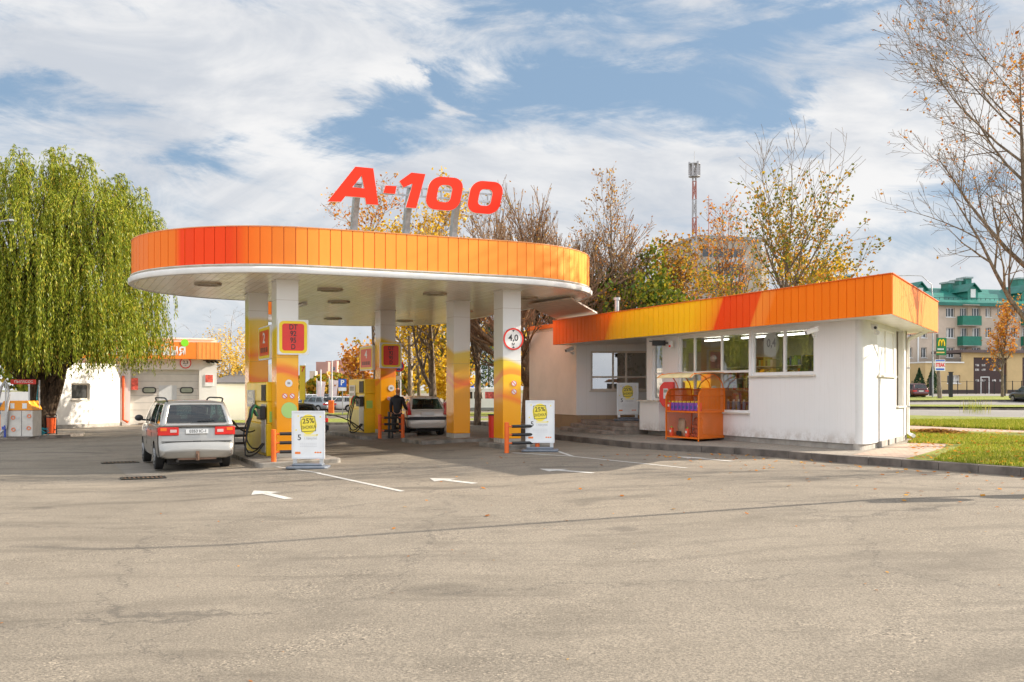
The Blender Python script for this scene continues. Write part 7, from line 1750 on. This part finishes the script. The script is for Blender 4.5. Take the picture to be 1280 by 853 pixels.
stuffwood('yellow_wood', 'belt of golden trees behind the minibus and the pillars', -13, 26, 100, 122, 5, 8.5, 6500, L_yel, .6, 302)
stuffwood('left_wood', 'dark green belt of trees behind the willow', -110, -50, 110, 125, 5, 8, 9000, L_grn, .8, 303)
stuffwood('right_wood', 'distant trees at the far right behind the houses', 28, 150, 190, 220, 9, 14, 9000, L_mix, 1.0, 304)
# conifers behind the bare lime
for k, (px, y, h_) in enumerate(((611, 96, 8.5), (702, 66, 6))):
    p = at(px, y); t = Tree(220+k); t.w.tube([Vector((0, 0, 0)), Vector((0, 0, h_))], [.14, .02], 6, cap=False)
    for i in range(2600): f = t.rg.random()**1.2; a = t.rg.uniform(0, 6.28); r_ = (1-f*.9)*1.7*t.rg.uniform(.4, 1); t.leaf(Vector((r_*math.cos(a), r_*math.sin(a), .4+f*h_)), .26, rv(t.rg), .5)
    t.finish('conifer_tree', ('dark conifer between the two right pillars', 'dark conifer behind the wall left of the shop')[k], p, L_con, group='dark conifers')

# ================================================================== POLES AND SIGNS
M_pole = mat('pole_grey', (.36, .36, .37), .5, .3, var=.1); M_polew = mat('pole_white', (.62, .62, .62), .5, var=.05); M_wood = barkmat('old_wood_pole', (.14, .11, .09), (.26, .21, .17))
def pole(px, ybase, ytop, label, name='flag_pole', r_=.05, Y=None, m=None, cat='pole', group='thin poles behind the station', extra=None):
    p = gp(px, ybase) if Y is None else at(px, Y); h_ = H0+(487-ytop)/1240*p.y-p.z; o = thing(name, label, cat, p, 0, group); mb = MB(); mb.tube([(0, 0, -.1), (0, 0, h_)], [r_, r_*.7], 10); mb.build('pole', m or M_polew, o, smooth=50)
    if extra: extra(o, h_)
    return o
def flag(o, h_): mb = MB(); mb.add([(.06, 0, h_*.92), (.9, .1, h_*.88), (.7, -.1, h_*.25), (.06, 0, h_*.18)], [(0, 1, 2, 3)]); mb.build('flag', mat('flag_pink', (.72, .58, .55), .7, var=.1), o, solid=.01)
pole(401, 512, 462, 'white pole left of the orange barrier', r_=.09); pole(381, 512, 455, 'white pole just right of the nearest pillar', r_=.06)
pole(396, 512, 473, 'pole with a faded pink banner left of the parking sign', extra=flag); pole(411.5, 513, 471, 'pole with a pale banner behind the barrier arm', extra=flag)
pole(500, 523, 392, 'grey lamp post behind the no stopping sign', 'lamp_post', .10, m=M_pole); pole(514.5, 520, 418, 'thin white pole behind the golden tree', r_=.07); pole(559, 526, 415, 'white pole left of the middle front pillar', r_=.06); pole(455, 512, 458, 'white pole above the number 4 pump', r_=.09)
# raised barrier
p = gp(414, 517.5); o = thing('barrier_arm', 'orange barrier post with its white arm raised upright', 'barrier', p, 0); k_ = p.y/1240
mb = MB(); mb.box(-.22, .22, -.15, .15, 0, 1.15); mb.build('post', M_orp, o, bevel=.03); mb = MB(); mb.bar((.05, 0, 1.0), (.08, 0, (517.5-451)*k_), .14, .08); mb.build('arm', M_polew, o)
# parking sign
p = gp(428, 519); o = thing('parking_sign', 'blue parking sign with a white plate below on a thin post', 'road sign', p, 0); k_ = p.y/1240
mb = MB(); mb.cyl((0, .05, 0), .04, 44*k_, 8); mb.build('post', M_pole, o); zc = (519-479)*k_; mb = MB(); mb.box(-5*k_, 5*k_, -.02, .0, zc-5.2*k_, zc+4.8*k_); pl_ = mb.build('blue_plate', mat('sign_blue', (.01, .10, .50), .4, var=0), o)
mb = MB(); mb.text('P', 9*k_, (Vector((0, -.02, zc-.0)), Vector((1, 0, 0)), Vector((0, 0, 1)), Vector((0, -1, 0))), .006, bold=.03); mb.build('letter', M_white, pl_); mb = MB(); mb.box(-5*k_, 5*k_, -.02, .0, zc-10*k_, zc-5.8*k_); mb.build('white_plate', M_white, o)
# no stopping sign
p = gp(498.5, 538); o = thing('no_stopping_sign', 'round red and blue no stopping sign above the man in black', 'road sign', p, 0); k_ = p.y/1240; zc = (538-458.5)*k_
mb = MB(); mb.cyl((0, .05, 0), .035, (538-448)*k_, 8); mb.build('post', M_pole, o, smooth=50); mb = MB(); mb.cyl((0, 0, zc), 7.1*k_, -.02, 28, axis='Y'); d_ = mb.build('blue_disc', mat('sign_blue', (.01, .10, .50)), o)
mb = MB(); mb.ring((0, -.022, zc), 5.4*k_, 7.1*k_, -.006, axis='Y', n=28); q = 4.0*k_; mb.bar((-q, -.026, zc+q), (q, -.026, zc-q), 1.6*k_, .004, up=(0, 1, 0)); mb.bar((-q, -.030, zc-q), (q, -.030, zc+q), 1.6*k_, .004, up=(0, 1, 0)); mb.build('red_marks', M_redp, d_)
mb = MB(); mb.box(-3.4*k_, 3.4*k_, -.02, 0, zc-17*k_, zc-12*k_); mb.build('white_plate', M_white, o)
# yellow board with 7
p = at(378.5, 38); o = thing('number_board', 'narrow yellow board with a red 7 right of the nearest pillar', 'board', p, 0); k_ = p.y/1240; z0 = H0-13*k_-p.z; z1 = H0+30*k_-p.z
mb = MB(); mb.box(-4*k_, 2.8*k_, 0, .1, z0, z1); mb.cyl((0, .05, 0), .04, z0, 8); mb.build('board', M_yelp, o); mb = MB(); mb.text('7', 9*k_, (Vector((-.0, 0, z1-5*k_)), Vector((1, 0, 0)), Vector((0, 0, 1)), Vector((0, -1, 0))), .006, bold=.02); mb.build('digit', M_redp, o)
# striped advertising board behind hatchback
p = gp(549, 524); o = thing('notice_stand', 'small yellow board with red marks behind the hatchback', 'board', p, 0); k_ = p.y/1240
mb = MB(); mb.box(-5*k_, 5*k_, 0, .08, 0, 17*k_); mb.build('board', mat('pale_yellow', (.85, .70, .35), .5), o); mb = MB(); mb.box(-.5*k_, 2.5*k_, -.01, 0, 9*k_, 12*k_); mb.box(0, 2.5*k_, -.01, 0, 4*k_, 7*k_); mb.build('marks', M_redp, o)
# fast food sign on old pole
p = gp(1175, 500); o = thing('advert_pole', 'leaning old pole carrying a green sign with yellow arches and a white sign below', 'sign', p, 0); k_ = p.y/1240
mb = MB(); mb.tube([(0, 0, -.1), (-1.5*k_, 0, 24*k_), (-3*k_, 0, 60*k_), (-3.5*k_, 0, 82*k_)], [3*k_, 2.3*k_, 1.9*k_, 1.6*k_], 10); mb.build('pole', M_wood, o, smooth=50)
def tilt(x0_, x1_, z0_, z1_, y_, an=.03): return [(x*math.cos(an)+z*math.sin(an), y_, z*math.cos(an)-x*math.sin(an)) for x, z in ((x0_, z0_), (x1_, z0_), (x1_, z1_), (x0_, z1_))]
mb = MB(); mb.prism([[(p_[0], p_[2]) for p_ in tilt(-8*k_, 4*k_, 55.5*k_, 77*k_, 0)]], .5*0+.06+3*k_, .12+3*k_, 0, (Vector((0, 0, 0)), Vector((1, 0, 0)), Vector((0, 0, 1)), Vector((0, -1, 0)))); gs = mb.build('green_sign', mat('sign_green', (.005, .17, .045), .4, var=.03), o)
yy = -(.12+3*k_)
ar = MB()
for s in (-1, 1):
    pts_ = []
    for k in range(13): a = math.pi*k/12; pts_.append(((-.1+s*1.8-1.75*math.cos(a))*k_, yy-.03, (67+7.5*math.sin(a)**.8)*k_))
    ar.tube(pts_, .75*k_, 6)
ar.build('yellow_arches', mat('arch_yellow', (.95, .62, .01), .4, var=0), gs, smooth=50)
mb = MB(); 
for k in range(5): mb.box((-5+1.6*k)*k_, (-3.9+1.6*k)*k_, yy-.02, yy-.005, 62*k_, 64*k_)
mb.build('script_line', M_white, gs)
mb = MB(); mb.box(-6.5*k_, 3.5*k_, yy-.02, yy-.005, 58.2*k_, 59.6*k_); mb.build('bottom_line', mat('line_orange', (.85, .50, .15), .5, var=0), gs)
mb = MB(); mb.box(-8.2*k_, 4.5*k_, yy, yy+.06, 36*k_, 50*k_); ws = mb.build('white_sign', M_white, o); mb = MB(); mb.text('STEAK', 6.4*k_, (Vector((-1.8*k_, yy, 43.2*k_)), Vector((1, 0, 0)), Vector((0, 0, 1)), Vector((0, -1, 0))), .02, bold=.04, sx=.62); mb.build('lettering', M_redp, ws)
mb = MB(); mb.box(-7*k_, 3.3*k_, yy-.02, yy-.004, 37*k_, 39*k_); mb.box(-7.5*k_, 3.8*k_, yy-.02, yy-.004, 48*k_, 49.4*k_); mb.build('blue_line', mat('sign_blue', (.01, .10, .50)), ws)
# street lamps
def slamp(px, Y, ytop, dx, label, base=None):
    p = at(px, Y); k_ = Y/1240; h_ = H0+(487-ytop)*k_-p.z; o = thing('street_lamp', label, 'street lamp', p, 0, 'tall street lamps'); mb = MB(); mb.tube([(0, 0, -.1), (0, 0, h_*.8), (dx*.05, 0, h_*.93), (dx*.4, 0, h_), (dx, 0, h_+.05)], [.09, .07, .05, .04, .035], 8); mb.build('pole', M_pole, o, smooth=50)
    mb = MB(); mb.bar((dx*.85, 0, h_+.05), (dx*1.25, 0, h_+.02), .24, .10); mb.build('lamp_head', M_silver, o, bevel=.03)
slamp(-8, 40, 277, .7, 'street lamp whose head shows at the left edge in front of the willow')
slamp(862, 60, 352, -2.0, 'street lamp with a slanting arm among the trees over the shop'); slamp(1166, 100, 345, -2.8, 'curved street lamp above the right corner of the shop')
# lamp post beyond the right edge that throws the long shadow
p = (13.4, 17.7, .2); o = thing('lamp_post', 'tall grey lamp post beyond the right edge throwing the long thin shadow', 'lamp post', p, 0)
mb = MB(); mb.tube([(0, 0, -.2), (0, 0, 9.3)], [.085, .05], 10); mb.build('pole', M_pole, o, smooth=50)
mb = MB(); mb.bar((0, 0, 9.3), (-1.0, .3, 9.4), .05); mb.build('arm', M_pole, o)
for z_ in (1.25, 2.35, 3.4): mb = MB(); mb.cyl((-.1, -.35, z_), .42, .03, 24, axis=(.55, 1, 0)); mb.build('sign_plate', M_white, o)
# antenna mast
m0 = at(868, 150); mast = thing('antenna_mast', 'red and white lattice mast with phone antennas behind the trees', 'mast', m0, 0); k_ = 150/1240
zt_ = H0+(487-204)*k_; zb_ = H0+(487-300)*k_
M_mr = mat('mast_red', (.40, .17, .14), .6, var=.05); M_mw = mat('mast_white', (.40, .39, .40), .6, var=.05)  # red and white muted, distance haze mixed into the paint colour
segs = 13
for k in range(segs):
    z0 = (zt_-m0.z)*k/segs; z1 = (zt_-m0.z)*(k+1)/segs; w0 = .40-.18*k/segs; w1 = .40-.18*(k+1)/segs; mb = MB()
    cs_ = ((-1, -1), (1, -1), (1, 1), (-1, 1))
    for i in range(4):
        a = cs_[i]; b = cs_[(i+1) % 4]; mb.bar((a[0]*w0, a[1]*w0, z0), (a[0]*w1, a[1]*w1, z1), .12); mb.bar((a[0]*w0, a[1]*w0, z0), (b[0]*w1, b[1]*w1, z1), .07); mb.bar((a[0]*w1, a[1]*w1, z1), (b[0]*w1, b[1]*w1, z1), .07)
        mm_ = (z0+z1)/2; wm_ = (w0+w1)/2; mb.bar((b[0]*w0, b[1]*w0, z0), (a[0]*w1, a[1]*w1, z1), .07)
    mb.build('lattice_section', M_mr if k % 2 else M_mw, mast)
for k in range(6):
    a = k*math.pi/3; mb = MB(); mb.box(-.14, .14, -.1, .1, -1.0, 1.0); z_ = zt_-m0.z-1.0; mb.v = [v+Vector((.75*math.cos(a), .75*math.sin(a), z_+(.15 if k % 2 else -.1))) for v in mb.v]; mb.build('antenna_panel', M_mw, mast)
for z_, r_ in ((-2.1, .9), (-.2, .85)): mb = MB(); mb.ring((0, 0, zt_-m0.z+z_), .2, r_, .08, n=16); mb.build('platform', M_pole, mast)
mb = MB(); mb.cyl((0, 0, zt_-m0.z), .04, 1.8, 6); mb.build('spike', M_pole, mast)
m1 = at(886, 150); k2 = thing('small_mast', 'thin red aerial on the tower block right of the lattice mast', 'mast', m1, 0); mb = MB(); mb.tube([(0, 0, 0), (0, 0, H0+(487-244)*k_-m1.z)], [.16, .05], 6); mb.bar((-.5, 0, H0+(487-250)*k_-m1.z), (.5, 0, H0+(487-250)*k_-m1.z), .08); mb.build('mast', M_mr, k2)

# ================================================================== FALLEN LEAVES AND GRASS
lf = Tree(401); rg = lf.rg
def fallen(t, x, y, z, sz): n_ = Vector((rg.uniform(-.3, .3), rg.uniform(-.3, .3), 1)).normalized(); t.leaf(Vector((x, y, z+sz*.12)), sz, n_, .8)
def inlawn(x, y):
    for a, b in zip(KI[:-1], KI[1:]):
        pass
    return True
def keepz(x, y):
    # right of the kerb line?
    best_ = None
    for a, b in zip(KP[:-1], KP[1:]):
        A = Vector(a); B = Vector(b); d_ = B-A; t_ = max(0, min(1, (Vector((x, y))-A).dot(d_)/d_.dot(d_))); q = A+d_*t_; dist = (Vector((x, y))-q).length; side = d_.x*(y-q.y)-d_.y*(x-q.x)
        if best_ is None or dist < best_[0]: best_ = (dist, side > 0)
    return best_
n = 0
while n < 3600:
    x = rg.uniform(9, 26); y = rg.uniform(17, 37); d_, side = keepz(x, y)
    if not side or d_ < .2: continue
    a = VU(x, y)
    if x/y < .40: continue
    if rg.random() > .15+.85*max(0, noise.noise(Vector((x*.5, y*.5, 3)))+.45): continue
    fallen(lf, x, y, g(x, y)+.19+rg.uniform(.0, .07), rg.uniform(.07, .13)); n += 1
n = 0
while n < 260:
    x = rg.uniform(-2, 14); y = rg.uniform(14, 27); d_, side = keepz(x, y)
    if side or d_ < .02 or rg.random() > math.exp(-d_/1.4)+.03: continue
    fallen(lf, x, y, g(x, y)+.004, rg.uniform(.06, .12)); n += 1
for k in range(60): x = rg.uniform(-6, 8); y = rg.uniform(4.5, 18); fallen(lf, x, y, g(x, y)+.003, rg.uniform(.025, .05))
o = lf.l.build('fallen_leaves', L_ora, weld=False, recalc=False, kind='stuff'); o['label'] = 'yellow and orange leaves lying on the lawn and along the kerb'; o['category'] = 'leaves'
lp = Tree(402); rg = lp.rg; pa_ = gp(1147, 548); pb_ = gp(1195, 551)
for k in range(1500):
    q = pa_.lerp(pb_, rg.random())+Vector((rg.gauss(0, .3), rg.gauss(0, .45), 0)); h_ = .16*math.exp(-((q-pa_.lerp(pb_, .5)).length/1.2)**2); fallen(lp, q.x, q.y, g(q.x, q.y)+.2+rg.random()*h_, rg.uniform(.08, .14))
o = lp.l.build('leaf_pile', L_brn, weld=False, recalc=False, kind='stuff'); o['label'] = 'brown heap of raked leaves at the foot of the downpipe'; o['category'] = 'leaves'
# grass blades on the near lawn
gr_ = Tree(403); rg = gr_.rg; n = 0
while n < 52000:
    x = rg.uniform(8.8, 26); y = rg.uniform(17, 46); 
    if x/y > .56 or x/y < .38: continue
    d_, side = keepz(x, y)
    if not side or d_ < .22: continue
    v_, u_ = VU(x, y)
    # keep off the shop, paving and footpath
    s_along = (Vector((x, y))-Vector((9.7, 26.4))).dot(sd_); off = (x-9.7)*sd_.y-(y-26.4)*sd_.x
    if off < 1.9 and s_along < 3.2: continue
    if off < .3 and s_along < 6: continue
    py_ = 487+(1.75-g(x, y)-.19)*1240/y; px_ = 640+x/y*1240
    yy0 = 532.7+(538.8-532.7)*(px_-1140)/140; yy1 = 538+(546.5-538)*(px_-1140)/140
    if yy0-.6 < py_ < yy1+.6: continue
    if py_ < 519.8+(px_-1140)/140*2.2: continue
    h_ = rg.uniform(.04, .11)*(1.7 if py_ < yy0 else 1); a = rg.uniform(0, 6.28); w_ = .012+.0004*y; z = g(x, y)+.187
    bx_, by_ = math.cos(a)*w_, math.sin(a)*w_; lx, ly = rg.uniform(-.03, .03), rg.uniform(-.03, .03)
    gr_.l.face([(x-bx_, y-by_, z), (x+bx_, y+by_, z), (x+lx, y+ly, z+h_)]); n += 1
L_gra = leafmat('grass_blade', [(0, (.16, .20, .015)), (.5, (.26, .30, .03)), (.85, (.38, .36, .05)), (1, (.5, .42, .12))], .3)
o = gr_.l.build('grass', L_gra, weld=False, recalc=False, kind='stuff'); o['label'] = 'short green grass growing on the lawn right of the shop'; o['category'] = 'grass'
# tall weeds by the road
tw = Tree(404); rg = tw.rg
for px, py in ((1218, 521), (1212, 521), (1230, 521.5)):
    p = gp(px, py)
    for k in range(34): a = rg.uniform(0, 6.28); l_ = rg.uniform(.2, 1.0); q = p+Vector((rg.gauss(0, .25), rg.gauss(0, .2), .1)); tw.leaf(q+Vector((0, 0, l_*.5)), l_, rv(rg), .03, Vector((rg.uniform(-.2, .2), rg.uniform(-.2, .2), 1)).normalized()); tw.leaf(q+Vector((rg.uniform(-.1, .1), 0, l_)), .07, rv(rg))
o = tw.l.build('tall_weeds', L_gra, weld=False, recalc=False, kind='stuff'); o['label'] = 'tall green weeds standing on the verge beside the road'; o['category'] = 'weeds'
